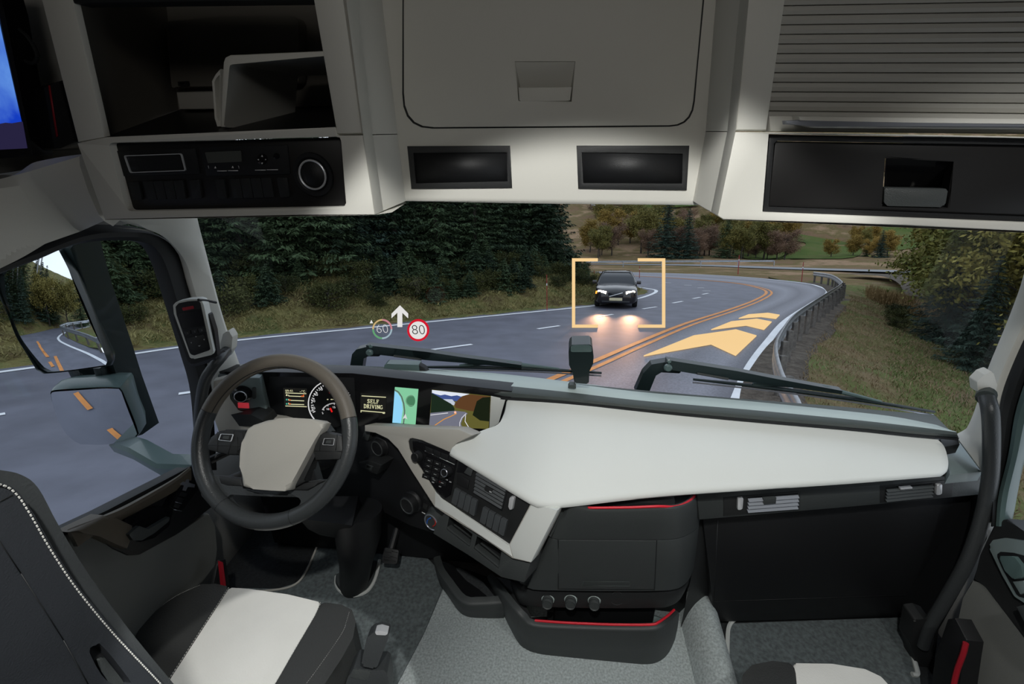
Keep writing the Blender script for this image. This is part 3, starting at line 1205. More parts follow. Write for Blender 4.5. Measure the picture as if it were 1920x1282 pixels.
cu, cv = uv_of(1165, 573)
CARM = MR @ Matrix.Translation((cu, cv + 1.2, 0)) @ Matrix.Rotation(math.pi - R(13), 4, 'Z') @ Matrix.Scale(1.08, 4)
car = thing('car', 'dark sedan driving towards the truck with both headlamps lit', 'car', mat=CARM)


def carpart(mb, name, m, parent=None, smooth=35, label=None):
    bmesh.ops.transform(mb.bm, matrix=CARM, verts=mb.bm.verts)
    o = mb.build(name, m, None, smooth)
    p = parent or car
    o.parent = p
    o.matrix_parent_inverse = CARM.inverted() if p is car else Matrix.Identity(4)
    if label:
        o['label'] = label
    return o


def body_sec(y, w, zb, zt, crown=0.05):
    prof = [(0, zb), (w * 0.86, zb), (w * 0.97, zb + 0.08), (w, zb + 0.26), (w * 0.99, zb + 0.36), (w * 0.955, zt - 0.05), (w * 0.88, zt), (w * 0.45, zt + crown * 0.7), (0, zt + crown)]
    return [V((x, y, z)) for x, z in prof] + [V((-x, y, z)) for x, z in reversed(prof[1:-1])]


mb = MB()
mb.loft([body_sec(*q) for q in [(-2.38, 0.70, 0.42, 0.78), (-2.30, 0.82, 0.30, 0.92), (-2.0, 0.89, 0.24, 0.99), (-1.3, 0.91, 0.22, 0.98), (0.0, 0.91, 0.22, 0.95), (0.95, 0.91, 0.22, 0.93), (1.5, 0.90, 0.22, 0.88), (1.95, 0.87, 0.22, 0.82), (2.22, 0.81, 0.23, 0.74, 0.04), (2.33, 0.72, 0.30, 0.62, 0.03), (2.36, 0.62, 0.38, 0.54, 0.02)]])
carpart(mb, 'body', M['car_paint'])
mb = MB()
bot = [(0.80, 0.98), (0.83, 0.3), (0.83, -0.9), (0.74, -1.75)]
topo = [(0.56, 0.12), (0.60, -0.2), (0.60, -0.8), (0.54, -1.22)]


def ring(pp, z, crown=0.0):
    L = [V((x, y, z)) for x, y in pp]
    return L + [V((-x, y, z)) for x, y in reversed(pp)]


mb.loft([ring(bot, 0.90), ring([(a[0] * 0.5 + b_[0] * 0.5 + 0.03, a[1] * 0.5 + b_[1] * 0.5) for a, b_ in zip(bot, topo)], 1.20), ring(topo, 1.405)])
carpart(mb, 'window', M['car_glass'], label='dark windscreen and side windows')
mb = MB()
mb.loft([ring([(x + 0.02, y) for x, y in topo], 1.385), ring([(x + 0.02, y) for x, y in topo], 1.42), ring([(x * 0.7, y * 0.9 - 0.05) for x, y in topo], 1.455)])
for s in (-1, 1):
    for a, c in (((0.82 * s, 1.0, 0.90), (0.585 * s, 0.10, 1.41)), ((0.85 * s, -0.45, 0.92), (0.62 * s, -0.5, 1.41)), ((0.76 * s, -1.78, 0.95), (0.55 * s, -1.2, 1.41))):
        mb.tube([V(a), V(a).lerp(V(c), 0.5) + V((0.03 * s, 0, 0)), V(c)], 0.045, 6)
carpart(mb, 'roof', M['car_paint'])
for s in (-1, 1):
    for y in (-1.42, 1.38):
        mb = MB()
        mb.lathe(V((s * 0.68, y, 0.32)), V((s, 0, 0)), [(0.20, 0.0), (0.30, 0.01), (0.325, 0.05), (0.325, 0.17), (0.30, 0.21), (0.21, 0.215)], 24)
        wh = carpart(mb, 'wheel', M['tyre'])
        mb = MB()
        mb.lathe(V((s * 0.885, y, 0.32)), V((s, 0, 0)), [(0.21, -0.03), (0.20, 0.012), (0.17, 0.0), (0.06, 0.004), (0.05, 0.02), (0.0, 0.022)], 20)
        carpart(mb, 'wheel_rim', M['alloy'], wh)
    mb = MB()
    mb.prism(fillet([V((s * 0.40, 2.315, 0.72)), V((s * 0.74, 2.235, 0.76)), V((s * 0.77, 2.215, 0.60)), V((s * 0.42, 2.345, 0.58))], 0.03), V((s * 0.25, 1, 0)), 0.09, bev=0.015)
    carpart(mb, 'headlamp', M['headlamp'])
    mb = MB()
    mb.prism(fillet([V((s * 0.78, 2.23, 0.72)), V((s * 0.83, 2.11, 0.72)), V((s * 0.84, 2.11, 0.60)), V((s * 0.79, 2.22, 0.60))], 0.02), V((s * 0.8, 0.6, 0)), 0.05)
    carpart(mb, 'indicator', M['indicator'] if s > 0 else M['alloy'])
    mb = MB()
    mb.loft([[V((s * (0.86 + q), 0.78 + 0.05 * math.cos(k * 0.785), 1.0 + 0.075 * math.sin(k * 0.785))) for k in range(8)] for q in (0, 0.06, 0.18)])
    carpart(mb, 'door_mirror', M['car_paint'])
mb = MB()
mb.prism(fillet([V((-0.33, 2.37, 0.70)), V((0.33, 2.37, 0.70)), V((0.29, 2.385, 0.50)), V((-0.29, 2.385, 0.50))], 0.04), V((0, 1, 0.1)), 0.06, bev=0.01)
gr = carpart(mb, 'grille', M['car_glass'])
mb = MB()
mb.tube([V((-0.27, 2.385, 0.68)), V((0.27, 2.395, 0.52))], 0.018, 6)
carpart(mb, 'grille_bar', M['chrome'], gr)
mb = MB()
mb.prism(fillet([V((-0.26, 2.40, 0.47)), V((0.26, 2.40, 0.47)), V((0.26, 2.405, 0.36)), V((-0.26, 2.405, 0.36))], 0.015), V((0, 1, 0)), 0.03)
carpart(mb, 'number_plate', M['plate'])
mb = MB()
mb.box((0, 2.34, 0.30), (1.15, 0.10, 0.09), bev=0.03)
carpart(mb, 'air_intake', M['car_glass'])
for s in (-1, 1):
    p = CARM @ V((s * 0.6, 2.50, 0.66))
    lamp('headlamp_beam', 'SPOT', p, CARM @ V((s * 0.5, 8.0, -0.3)), 520, (1.0, 0.50, 0.27), spot_size=R(27), spot_blend=0.9, shadow_soft_size=0.12)

# ================================================================== HEAD-UP SYMBOLS
M['amber_light'] = glow('amber display light', srgb(250, 211, 152), 1.0)
M['hud_white'] = glow('white display light', srgb(226, 224, 222), 1.0)
M['hud_red'] = glow('red display light', srgb(206, 26, 46), 1.0)
M['hud_black'] = glow('dark display light', srgb(16, 16, 18), 1.0)
M['hud_pink'] = glow('pink display light', srgb(196, 130, 140), 1.0)
M['hud_sand'] = glow('sand display light', srgb(200, 172, 120), 1.0)
M['hud_blue'] = glow('pale blue display light', srgb(158, 180, 190), 1.0)
M['hud_green'] = glow('green display light', srgb(98, 158, 112), 1.0)
PR = Plane(W(0, 0, 0.05), RW)
for pix, lab in (([(1207, 666), (1300.6, 628.4), (1380, 617), (1418.6, 628.4), (1379.6, 665), (1333.4, 644)], 'large amber chevron lying on the right lane, nearest to the truck'),
                 ([(1333.4, 617), (1371, 602), (1419, 597), (1447, 602.5), (1432.6, 617), (1399, 609)], 'middle sized amber chevron on the right lane between the other two'),
                 ([(1385, 596), (1403.6, 588.8), (1440, 586), (1462, 589.7), (1455, 596.6), (1427, 593)], 'small amber chevron on the right lane, farthest from the truck')):
    b = MB()
    b.trace(PR, pix, 0.03)
    tag(b.build('lane_chevron', M['amber_light'], smooth=0), lab, 'chevron', 'amber lane chevrons')
PB = Plane(W(0, 15.2, 0), RV)
br = thing('target_bracket', 'square amber corner brackets framing the oncoming car', 'bracket', mat=Matrix.Translation(PB.at(1160, 613)))
for x0, x1, xe in ((1072.5, 1078.5, 1121), (1247.5, 1241.5, 1196)):
    b = MB()
    b.trace(PB, [(xe, 484), (x0, 484), (x0, 614.5), (xe, 614.5), (xe, 608.5), (x1, 608.5), (x1, 490), (xe, 490)], 0.02)
    b.build('bracket_half', M['amber_light'], br, smooth=0)
PH = Plane((0, 1.165, 1.12), (0, -1, 0.06))
b = MB()
b.trace(PH, [(749.5, 572.5), (765, 588), (765, 596.5), (754, 586), (754, 613), (745, 613), (745, 586), (734, 596.5), (734, 588)], 0.002)
tag(b.build('direction_arrow', M['hud_white'], smooth=0), 'white straight-ahead arrow shown on the windscreen above the two speed signs', 'arrow')
hr = RT


def ring_sector(mb, pl, c, r0, r1, a0, a1, dep=0.002, k=14):
    o = [(c[0] + r1 * math.cos(a0 + (a1 - a0) * i / k), c[1] - r1 * math.sin(a0 + (a1 - a0) * i / k)) for i in range(k + 1)]
    q = [(c[0] + r0 * math.cos(a0 + (a1 - a0) * i / k), c[1] - r0 * math.sin(a0 + (a1 - a0) * i / k)) for i in range(k, -1, -1)]
    mb.trace(pl, o + q, dep)


def circ(c, r, k=40, ry=None):
    return [(c[0] + r * math.cos(6.28319 * i / k), c[1] - (ry or r) * math.sin(6.28319 * i / k)) for i in range(k)]


sg = thing('speed_gauge', 'open ring gauge reading 60 in four pale colours on the windscreen', 'speed gauge', loc=PH.at(717, 617))
for a0, key in ((0, 'hud_pink'), (1, 'hud_sand'), (2, 'hud_green'), (3, 'hud_blue')):
    b = MB()
    ring_sector(b, PH, (716.5, 617), 15.8, 18.6, a0 * math.pi / 2, (a0 + 1) * math.pi / 2)
    b.build('ring_segment', M[key], sg, smooth=0)
b = MB()
b.trace(PH, [(696, 600), (699, 606), (693, 606)], 0.002)
b.build('pointer', M['hud_white'], sg, smooth=0)
PXW = (PH.at(718, 617) - PH.at(717, 617)).length
text('60', M['hud_white'], PH.off(0.001).at(716.5, 617), PH.at(730, 617) - PH.at(700, 617), PH.at(717, 600) - PH.at(717, 617), 24 * PXW, sg, thin=0.03)
ss = thing('speed_sign', 'round red-rimmed speed limit sign 80 shown on the windscreen', 'speed sign', loc=PH.at(784, 619))
b = MB()
ring_sector(b, PH, (784, 619), 16.5, 20.6, 0, 6.28318, k=40)
b.build('sign_rim', M['hud_red'], ss, smooth=0)
b = MB()
b.trace(PH, circ((784, 619), 16.6), 0.002)
b.build('sign_face', M['hud_white'], ss, smooth=0)
text('80', M['hud_black'], PH.off(0.0015).at(784.5, 619), PH.at(730, 617) - PH.at(700, 617), PH.at(717, 600) - PH.at(717, 617), 26 * PXW, ss, thin=0.02)

# ================================================================== OUTSIDE MIRRORS and what they look back on
MC = at(112, 590, y=1.16)
MD = (MC - CAM_P).normalized()
MRD = (RT * -0.70 + RV * -0.72 + RW * -0.045).normalized()
MN = (MRD - MD).normalized()
PM = Plane(MC, MN)
MCURV = 1.1
L2C = at(172, 785, y=1.14)
L2D = (L2C - CAM_P).normalized()
L2R = (RT * -0.42 + RV * -0.40 + RW * -0.70).normalized()
L2N = (L2R - L2D).normalized()
PL2 = Plane(L2C, L2N)


def mir(px, py, pl=None, c=None, curv=None, w=0.0):
    """road-frame point seen in the mirror at a pixel"""
    pl, c, curv = pl or PM, c or MC, curv or MCURV
    d = ray(px, py).normalized()
    p = pl.at(px, py)
    n = (pl.n + (p - c) / curv).normalized()
    r = d - n * 2 * d.dot(n)
    h = (p - RO).dot(RW)
    k = r.dot(RW)
    t = (w - h) / k if k < -0.004 else 140.0
    q = p + r * t - RO
    return q.dot(RT), q.dot(RV)


def curved_glass(name, pl, c, curv, pix, m, parent, rings=14):
    loop = [pl.at(*q) for q in pix]
    b = MB()
    rows = []
    for k in range(0, rings + 1):
        s = max(k / rings, 0.004)
        rows.append([c.lerp(p, s) - pl.n * ((p - c).length * s) ** 2 / (2 * curv) for p in loop])
    b.loft(rows, closed=True, cap=False)
    b.face(list(rows[0]))
    o = b.build(name, m, parent, smooth=0)
    o.data.set_sharp_from_angle(angle=R(80))
    return o


MAINPIX = cpix([(-22, 515), (-6, 500), (20, 491), (60, 478), (100, 466)], 5) + cpix([(104, 468), (122, 503), (146, 556), (172, 618), (196, 676)], 4) + cpix([(192, 686), (150, 692), (108, 697.5), (78, 700)], 3) + cpix([(64, 693), (44, 660), (26, 630), (8, 584), (-10, 548)], 4)
LOWPIX = cpix([(94, 741), (100, 736), (140, 733), (190, 730), (221, 731)], 4) + cpix([(226, 737), (238, 767), (250, 797), (256, 815)], 4) + cpix([(249, 824), (222, 831), (190, 835), (150, 834.5)], 4) + cpix([(139, 829), (122, 813), (106, 783), (97, 755)], 4)
sm = thing('side_mirror', 'tall outside mirror pair on a dark arm at the driver window', 'mirror', loc=at(340, 865, x=-1.2))
curved_glass('mirror_glass', PM, MC, MCURV, MAINPIX, M['mirror'], sm)['label'] = 'large curved upper mirror glass'
o = curved_glass('mirror_glass', PL2, L2C, 2.5, LOWPIX, M['mirror'], sm)
o['label'] = 'small lower wide angle mirror glass'


def shell(pl, pix, grow, dep, c):
    """rounded housing behind a mirror glass"""
    loop = [pl.at(*q) for q in pix]
    b = MB()
    n = pl.n
    secs = []
    for g, dd in ((grow * 0.6, 0.004), (grow, -0.012), (grow * 0.8, -0.05 * dep), (-0.02, -0.10 * dep), (-0.07, -0.12 * dep)):
        secs.append([p + (p - c).normalized() * g + n * dd - n * 0.012 for p in loop])
    b.loft(secs, True, False)
    b.face(secs[-1])
    return b


shell(PM, MAINPIX, 0.005, 0.45, MC).build('mirror_housing', M['truck_paint'], sm, smooth=50)
shell(PL2, LOWPIX, 0.007, 1.0, L2C).build('mirror_housing', M['truck_paint_light'], sm, smooth=50)
b = MB()
PA = py_(1.24)
b.trace(PA, [(108, 462), (136, 458), (162, 545), (208, 672), (226, 725), (262, 818), (240, 826), (205, 735), (175, 640), (140, 545)], 0.09, bev=0.012)
b.build('mirror_post', M['truck_paint'], sm)
for q in ([(124, 694), (146, 692), (160, 724), (140, 727)], [(172, 690), (186, 690), (198, 724), (184, 727)]):
    b = MB()
    b.trace(PA.off(0.03), q, 0.05, bev=0.008)
    b.build('mirror_bracket', M['truck_paint'], sm)
b = MB()
a0, a1, a2, a3 = at(225, 826, y=1.22), at(262, 838, x=-1.42), at(312, 866, x=-1.27), at(375, 868, x=-1.13)
b.sweep([(-0.03, -0.03), (0.03, -0.03), (0.034, 0.0), (0.026, 0.014), (-0.026, 0.014), (-0.034, 0.0)], [a0, a1, a2, a3])
b.build('mirror_arm', M['truck_paint_light'], sm)

# the road behind, as the mirrors show it
def mline(pix, n=5):
    return crv([V(mir(*q) + (0,)) for q in pix], n)


b = MB()
ML = mline([(203, 690), (160, 664), (125, 648), (110, 639), (109, 632), (121, 624), (142, 618), (165, 613)])
ribbon(b, ML, 0.22, 0.02)
structure(b.build('road_marking', M['paint_white'], smooth=0), 'white edge line of the road behind, seen in the mirror')
for q in ([(99, 669), (110, 700)], [(86, 680), (92, 690)], [(77, 660), (84, 671)], [(70, 650), (79, 664)], [(66, 641), (71, 650)]):
    b = MB()
    ribbon(b, mline(q, 3), 0.2, 0.02)
    structure(b.build('road_marking', M['paint_orange'], smooth=0), 'orange dash on the road behind, seen in the upper mirror')
for q in ([(143, 738), (171, 768)], [(207, 805), (233, 829)]):
    b = MB()
    pa, pc = [V(mir(*z, pl=PL2, c=L2C, curv=2.5) + (0,)) for z in q]
    wd = (V(mir(150, 785, pl=PL2, c=L2C, curv=2.5) + (0,)) - V(mir(162, 785, pl=PL2, c=L2C, curv=2.5) + (0,))).length
    ribbon(b, [pa, pa.lerp(pc, 0.5), pc], wd, 0.02)
    structure(b.build('road_marking', M['paint_orange'], smooth=0), 'orange dash on the asphalt beside the truck, seen in the lower mirror')
MG = mline([(208, 678), (165, 652), (132, 638), (118, 632), (118, 628), (128, 622), (146, 617), (168, 613)], 4)
guard_rail(MG, 'guard rail of the road behind, seen in the driver mirror', 1.6, h=0.75, side=-1)

# what stands behind: a wooded hill on the outside of the bend, grass inside the rail
def h_back(P):
    # height grows with distance to the left of a line running back from the truck
    o = np.array(mir(40, 633))
    d = np.array(mir(120, 615)) - o
    d = d / np.linalg.norm(d)
    n = np.array([-d[1], d[0]])
    ref = np.array(mir(10, 640)) - o
    if ref @ n < 0:
        n = -n
    s = (P - o) @ n
    e = np.clip(s - 1.0, 0, None)
    h = 0.55 * e / (1 + 0.006 * e) + (vnoise(P, 3, 11) - 0.5) * 1.0 * np.clip(e / 3, 0, 1) - 0.02
    return np.where(s < 0.6, -0.2, h), s


hb = structure(hfield('hill_behind', -95, 10, -110, 0, 2.0, h_back, M['moss'], lambda P, d: (d > 0.2) & ((P[:, 0] < -14) | (P[:, 1] < -12)) & (sdist(P, LA) < -3)), 'wooded hillside behind the truck, seen in the driver mirror')
b = MB()
gb = mline([(163, 652), (132, 637), (121, 630), (128, 622), (146, 617.5), (166, 613.8)], 4)
gb2 = mline([(215, 668), (205, 650), (190, 632), (185, 624), (182, 618), (180, 614)], 4)
b.loft([[W(p.x, p.y, 0.03) for p in gb], [W(p.x, p.y, 0.35) for p in resample(gb2, len(gb))]], closed=False, cap=False)
structure(b.build('grass_behind', M['verge'], smooth=0), 'grass inside the bend behind the truck, seen in the driver mirror')
rb = random.Random(3)
for i in range(44):
    px, py = rb.uniform(-20, 172), rb.uniform(609.6, 628)
    if px > 60 and py > 616:
        continue
    u, v = mir(px, py)
    if math.hypot(u, v) > 130:
        continue
    P = np.array([[u, v]])
    hh = max(float(h_back(P)[0][0]), 0.0)
    if float(h_back(P)[1][0]) < 1.5 and not (px > 60 and py < 613):
        continue
    far = math.hypot(u, v)
    k = rb.choice((0, 1, 2))
    if rb.random() < 0.22:
        plant(aut[1], u, v, rb.uniform(0.5, 0.9), 'olive green tree on the hillside behind the truck, seen in the upper mirror', 'olive trees seen in the mirror', w=hh)
    else:
        plant(sp[k], u, v, rb.uniform(0.6, 1.2), 'dark spruce on the hillside behind the truck, seen in the upper mirror', 'spruces seen in the mirror', w=hh)
hd = np.array(mir(120, 615)) - np.array(mir(40, 633))
hn = np.array([-hd[1], hd[0]]) / np.hypot(*hd)
if hn @ (np.array(mir(10, 640)) - np.array(mir(40, 633))) < 0:
    hn = -hn
for i in range(34):
    px = rb.uniform(-15, 125)
    p = np.array(mir(px, rb.uniform(611, 618))) + hn * rb.uniform(4, 40)
    if np.hypot(*p) > 150 or p[0] > -12:
        continue
    plant(sp[rb.choice((0, 1, 2))], p[0], p[1], rb.uniform(0.6, 1.1), 'dark spruce on the hillside behind the truck, seen in the upper mirror', 'spruces seen in the mirror', w=max(float(h_back(p[None])[0][0]), 0) - 0.2)
M['pole_grey'] = mat('grey utility pole', (0.32, 0.32, 0.32), 0.7)
for i, (px, top) in enumerate(((29, 518), (39, 518), (77, 537), (83, 537))):
    u, v = mir(px, 616 if i < 2 else 612)
    hgt = 8.0 if i < 2 else 10.0
    b = MB()
    b.tube([W(u, v, -0.3), W(u, v, hgt)], 0.12, 8)
    tag(b.build('utility_pole', M['pole_grey']), 'grey utility pole on the hillside, seen in the upper mirror', 'pole', 'utility poles seen in the mirror')

# ================================================================== CAB SHELL
def box_structure(name, c, size, m, label):
    b = MB()
    b.box(c, size)
    return structure(b.build(name, m, smooth=0), label)


M['liner'] = mat('roof liner', (0.20, 0.195, 0.18), 0.9, bump=0.3, scale=300)
box_structure('ceiling', (0, 0.15, 2.42), (2.74, 2.8, 0.04), M['liner'], 'pale lining of the cab roof')
box_structure('wall_back', (0, -1.1, 1.2), (2.74, 0.04, 2.5), M['liner'], 'rear wall of the cab behind the seats')
box_structure('wall_front', (0, 1.30, 2.12), (2.74, 0.06, 0.62), M['liner'], 'front wall of the cab above the windscreen')
for s, nm in ((-1, 'left'), (1, 'right')):
    b = MB()
    wx = 1.235 if s < 0 else 1.30
    b.box((s * (wx + 0.025), -0.52, 1.2), (0.05, 1.2, 2.5))
    b.box((s * (wx + 0.025), 0.78, 1.99), (0.05, 1.4, 0.86))
    b.loft([[V((s * xx, y, z)) for y, z in ((0.06, 0.86), (0.70, 0.84), (1.05, 0.73), (1.49, 0.68), (1.49, 0.0), (0.06, 0.0))] for xx in (wx, wx + 0.05)])
    structure(b.build('wall_' + nm, M['liner'], smooth=0), 'side wall of the cab around the %s door' % ('driver' if s < 0 else 'passenger'))
FZ = 0.28
box_structure('floor', (0, 0.2, FZ - 0.04), (2.7, 2.6, 0.08), M['carpet_dark'], 'dark carpeted cab floor')
b = MB()
b.box((0, 1.48, 0.3), (2.74, 0.05, 1.0))
b.loft([[V((x, 1.24, 0.96)), V((x, 1.48, 0.80)), V((x, 1.48, 0.78)), V((x, 1.24, 0.94))] for x in (-1.05, 0.8)])
structure(b.build('wall_firewall', M['black'], smooth=0), 'black bulkhead under the dashboard')

# windscreen and door glass
def ws(u, v):
    x = -1.14 + 2.28 * u
    return V((x, 1.335 - 0.07 * v - 0.11 * (x / 1.14) ** 2, 1.07 + 0.78 * v))


b = MB()
b.grid(ws, 20, 8)
structure(b.build('window_1', M['glass'], smooth=60), 'wide curved windscreen glass')
b = MB()
b.face([V((-1.165, 0.08, 0.86)), V((-1.165, 1.30, 0.86)), V((-1.165, 1.26, 1.60)), V((-1.165, 0.08, 1.60))])
structure(b.build('window_2', M['glass_door'], smooth=0), 'driver door window glass')
b = MB()
b.face([V((1.165, 0.08, 0.86)), V((1.165, 1.30, 0.86)), V((1.165, 1.26, 1.60)), V((1.165, 0.08, 1.60))])
structure(b.build('window_3', M['glass_door'], smooth=0), 'passenger door window glass')


def strip(mb, A, B, thick, n=40, smooth=5, inward=None):
    """a moulded strip between two edge lines given as 3D points"""
    A, B = resample(crv(A, smooth), n), resample(crv(B, smooth), n)
    secs = []
    for i in range(n):
        t = (A[min(i + 1, n - 1)] - A[max(i - 1, 0)])
        nn = t.cross(B[i] - A[i])
        nn = nn.normalized() if nn.length > 1e-9 else V((0, -1, 0))
        if nn.dot(CAM_P - A[i]) < 0:
            nn = -nn
        m = A[i].lerp(B[i], 0.5)
        secs.append([A[i], A[i].lerp(B[i], 0.12) + nn * thick * 0.35, m + nn * thick * 0.5, A[i].lerp(B[i], 0.88) + nn * thick * 0.35, B[i], B[i] - nn * thick, A[i] - nn * thick])
    return mb.loft(secs, True, True)


def P3(pix, **k):
    return [at(*q, **k) for q in pix]


# A-pillars, window seals, the moulding over the driver window
b = MB()
E_ = P3([(364, 380), (368, 396), (372, 418), (388, 480), (412, 573), (430, 630), (452, 690), (470, 740)], y=1.21)
S_ = P3([(205, 400), (235, 418), (290, 433), (334, 476), (354, 535), (374, 605), (392, 690), (404, 760)], x=-1.09)
strip(b, S_, E_, 0.03)
lp = structure(b.build('trim_1', M['white'], smooth=40), 'cream windscreen pillar on the driver side')
b = MB()
b.trace(py_(1.14), [(413, 645), (418, 626), (428, 619), (436, 632), (434, 655), (424, 672), (416, 668)], 0.025, r=0.006, bev=0.006)
b.build('handle_mount', M['white'], lp)
b = MB()
O_ = P3([(-30, 503), (60, 469), (150, 437), (215, 430), (287, 436), (334, 472), (354, 533), (374, 604), (390, 690), (398, 760), (405, 880)], x=-1.11)
I_ = P3([(-30, 516), (60, 484), (120, 459), (190, 450), (262, 455), (294, 482), (323, 568), (340, 625), (352, 665), (370, 740), (380, 880)], x=-1.12)
strip(b, O_, I_, 0.03, 60)
structure(b.build('trim_2', M['rubber'], smooth=40), 'black rubber seal around the driver window')
b = MB()
strip(b, [at(-40, 346, y=0.80), at(60, 320, y=0.80), at(149, 293, y=0.81)], P3([(-60, 512), (20, 483), (90, 455), (150, 434)], x=-1.10) + [at(195, 414, y=0.83)], 0.02, 40, smooth=1)
b.face([at(148, 293, y=0.82), at(195, 414, y=0.83), at(212, 424, x=-1.10), at(240, 400, y=1.0)])
structure(b.build('trim_3', M['white'], smooth=40), 'cream moulding over the driver window')
b = MB()
b.trace(px_(-1.09), [(276, 430), (215, 426), (262, 431), (290, 436)], 0.004)
structure(b.build('trim_4', M['beige'], smooth=0), 'thin air slot in the moulding above the driver window')
b = MB()
ER = P3([(1945, 430), (1938, 450), (1897, 590), (1858, 690), (1836, 760), (1815, 800), (1790, 815)], y=1.17)
SR = P3([(2010, 430), (1990, 500), (1925, 625), (1884, 720), (1866, 780), (1856, 830), (1846, 890)], x=1.10)
strip(b, ER, SR, 0.03)
rp_ = structure(b.build('trim_5', M['white'], smooth=40), 'cream windscreen pillar on the passenger side')
b = MB()
b.trace(py_(1.09), [(1832, 716), (1846, 702), (1862, 696), (1870, 722), (1864, 744), (1834, 736)], 0.025, r=0.006, bev=0.006)
b.build('handle_mount', M['white'], rp_)
b = MB()
strip(b, P3([(1995, 500), (1928, 625), (1888, 720), (1874, 800), (1864, 900), (1858, 985)], x=1.11), P3([(2010, 560), (1945, 660), (1905, 760), (1888, 850), (1872, 925), (1866, 985)], x=1.115), 0.03)
structure(b.build('trim_6', M['rubber'], smooth=40), 'black rubber seal around the passenger window')
b = MB()
strip(b, P3([(2015, 565), (1948, 662), (1909, 760), (1892, 850), (1874, 925), (1868, 985)], x=1.12), P3([(2060, 590), (1975, 690), (1934, 775), (1915, 850), (1897, 925), (1888, 985)], x=1.13), 0.03)
structure(b.build('trim_7', M['truck_paint_light'], smooth=40), 'grey green door frame beside the passenger window')

# ================================================================== OVERHEAD SHELF, driver side
OY = 0.80
PO = py_(OY)
ov = thing('overhead_shelf', 'cream overhead shelf with an open compartment above the switch panel, driver side', 'shelf', loc=at(420, 405, y=OY))
b = MB()
b.trace(PO, [(43, -150), (100, -150), (136, 0), (196, 258), (145, 267), (79, 0)], 0.012, bev=0.004)
b.build('post', M['white'], ov)
b = MB()
b.trace(PO, [(565, -150), (621, -150), (643, 0), (680, 252), (629, 253), (589, 0)], 0.34, bev=0.008)
b.build('post', M['white'], ov)
b = MB()
b.trace(PO, [(145, 268.5), (199, 257), (628, 238), (632, 254), (680, 253.5), (702, 402), (560, 402.5), (360, 407), (196, 411)], 0.34, bev=0.008, holes=[[(203, 268), (640, 256), (649, 388), (238, 396)]], hr=0.008)
b.build('front_frame', M['white'], ov)
b = MB()
fr_ = P3([(700, -150), (643 + 6, 0), (681, 252), (703, 402)], y=OY)
fr_[0] = at(622, -150, y=OY)
bk_ = [at(704, -150, y=0.99), at(717, 0, y=0.99), at(692, 236, y=0.99), at(742, 379, y=0.99)]
b.loft([fr_, [p + V((0, 0.04, 0)) for p in fr_], [p.lerp(q, 0.75) + V((-0.012, 0, 0)) for p, q in zip(fr_, bk_)], bk_], closed=False, cap=False)
b.build('side_panel', M['white'], ov, smooth=60)
b = MB()
b.face([at(702, 403, y=OY), at(735, 398, y=0.86), at(762, 380, y=0.99), at(742, 377, y=0.99)])
b.face([at(196, 412, y=OY), at(702, 403, y=OY), at(762, 381, y=0.99), at(700, 378, y=1.22), at(368, 380, y=1.22), at(240, 392, y=1.0)])
b.build('underside', M['white'], ov, smooth=0)
b = MB()
b.face([at(196, 257, y=OY), at(632, 238, y=OY), at(655, 197, y=1.14), at(335, 206, y=1.14)])
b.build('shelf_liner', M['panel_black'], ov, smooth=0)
b = MB()
b.face([at(290, -170, y=1.14), at(740, -170, y=1.14), at(655, 197, y=1.14), at(335, 206, y=1.14)])
b.face([at(60, -170, y=OY + .01), at(290, -170, y=1.14), at(335, 206, y=1.14), at(196, 257, y=OY + .01)])
b.face([at(600, -170, y=OY + .02), at(740, -170, y=1.14), at(655, 197, y=1.14), at(632, 238, y=OY + .02)])
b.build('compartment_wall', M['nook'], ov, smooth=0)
b = MB()
b.trace(py_(1.09), [(329, 172), (480, 168), (480, 204), (335, 206)], 0.05, bev=0.006)
b.build('inner_ledge', M['beige'], ov)
b = MB()
b.trace(py_(1.10), [(322, 166), (310, 40), (420, 30), (560, 30), (560, 158), (330, 163)], 0.03, r=0.015, bev=0.006)
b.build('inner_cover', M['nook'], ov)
b = MB()
b.trace(py_(1.09), [(333, 153), (350, 152), (351, 160), (334, 161)], 0.008, holes=[[(337, 155), (347, 154.5), (347, 158), (338, 158.5)]])
b.build('latch', M['rubber'], ov)
b = MB()
b.trace(PO, [(110, -150), (560, -150), (588, -4), (589, 0), (138, 6), (134, -4)], 0.03, bev=0.005)
b.build('top_rail', M['rubber'], ov)
b = MB()
b.tube([at(142, 10, y=0.82), at(170, 130, y=0.82), at(200, 255, y=0.82)], 0.005, 8)
b.build('side_rail', M['teal'], ov)

ins = thing('shelf_divider', 'white arched divider standing in the open overhead compartment', 'divider', loc=at(418, 239, y=0.83))
b = MB()
b.trace(py_(0.83), [(412.5, 239), (417.5, 116), (421, 107), (430, 102.5), (625, 94), (626, 109), (434, 115.5), (428, 118), (426, 124), (424, 239)], 0.22, bev=0.004)
b.build('arch', M['white'], ins)
b = MB()
b.trace(py_(0.85), [(413, 129), (404, 139), (397, 152), (402, 222), (408, 236), (414, 237)], 0.16, bev=0.004, holes=[[(412, 140), (406, 146), (402, 154), (406, 220), (411, 228)]])
b.build('side_flange', M['white'], ins)
pp = thing('paper', 'pale slip lying inside the white arched divider', 'paper', loc=at(480, 217, y=0.9))
b = MB()
b.loft([[at(444, 229, y=0.86), at(500, 211, y=0.98)], [at(443, 225, y=0.86), at(500, 208, y=0.98)]], closed=False, cap=False)
b.build('sheet', M['beige'], pp, smooth=0)

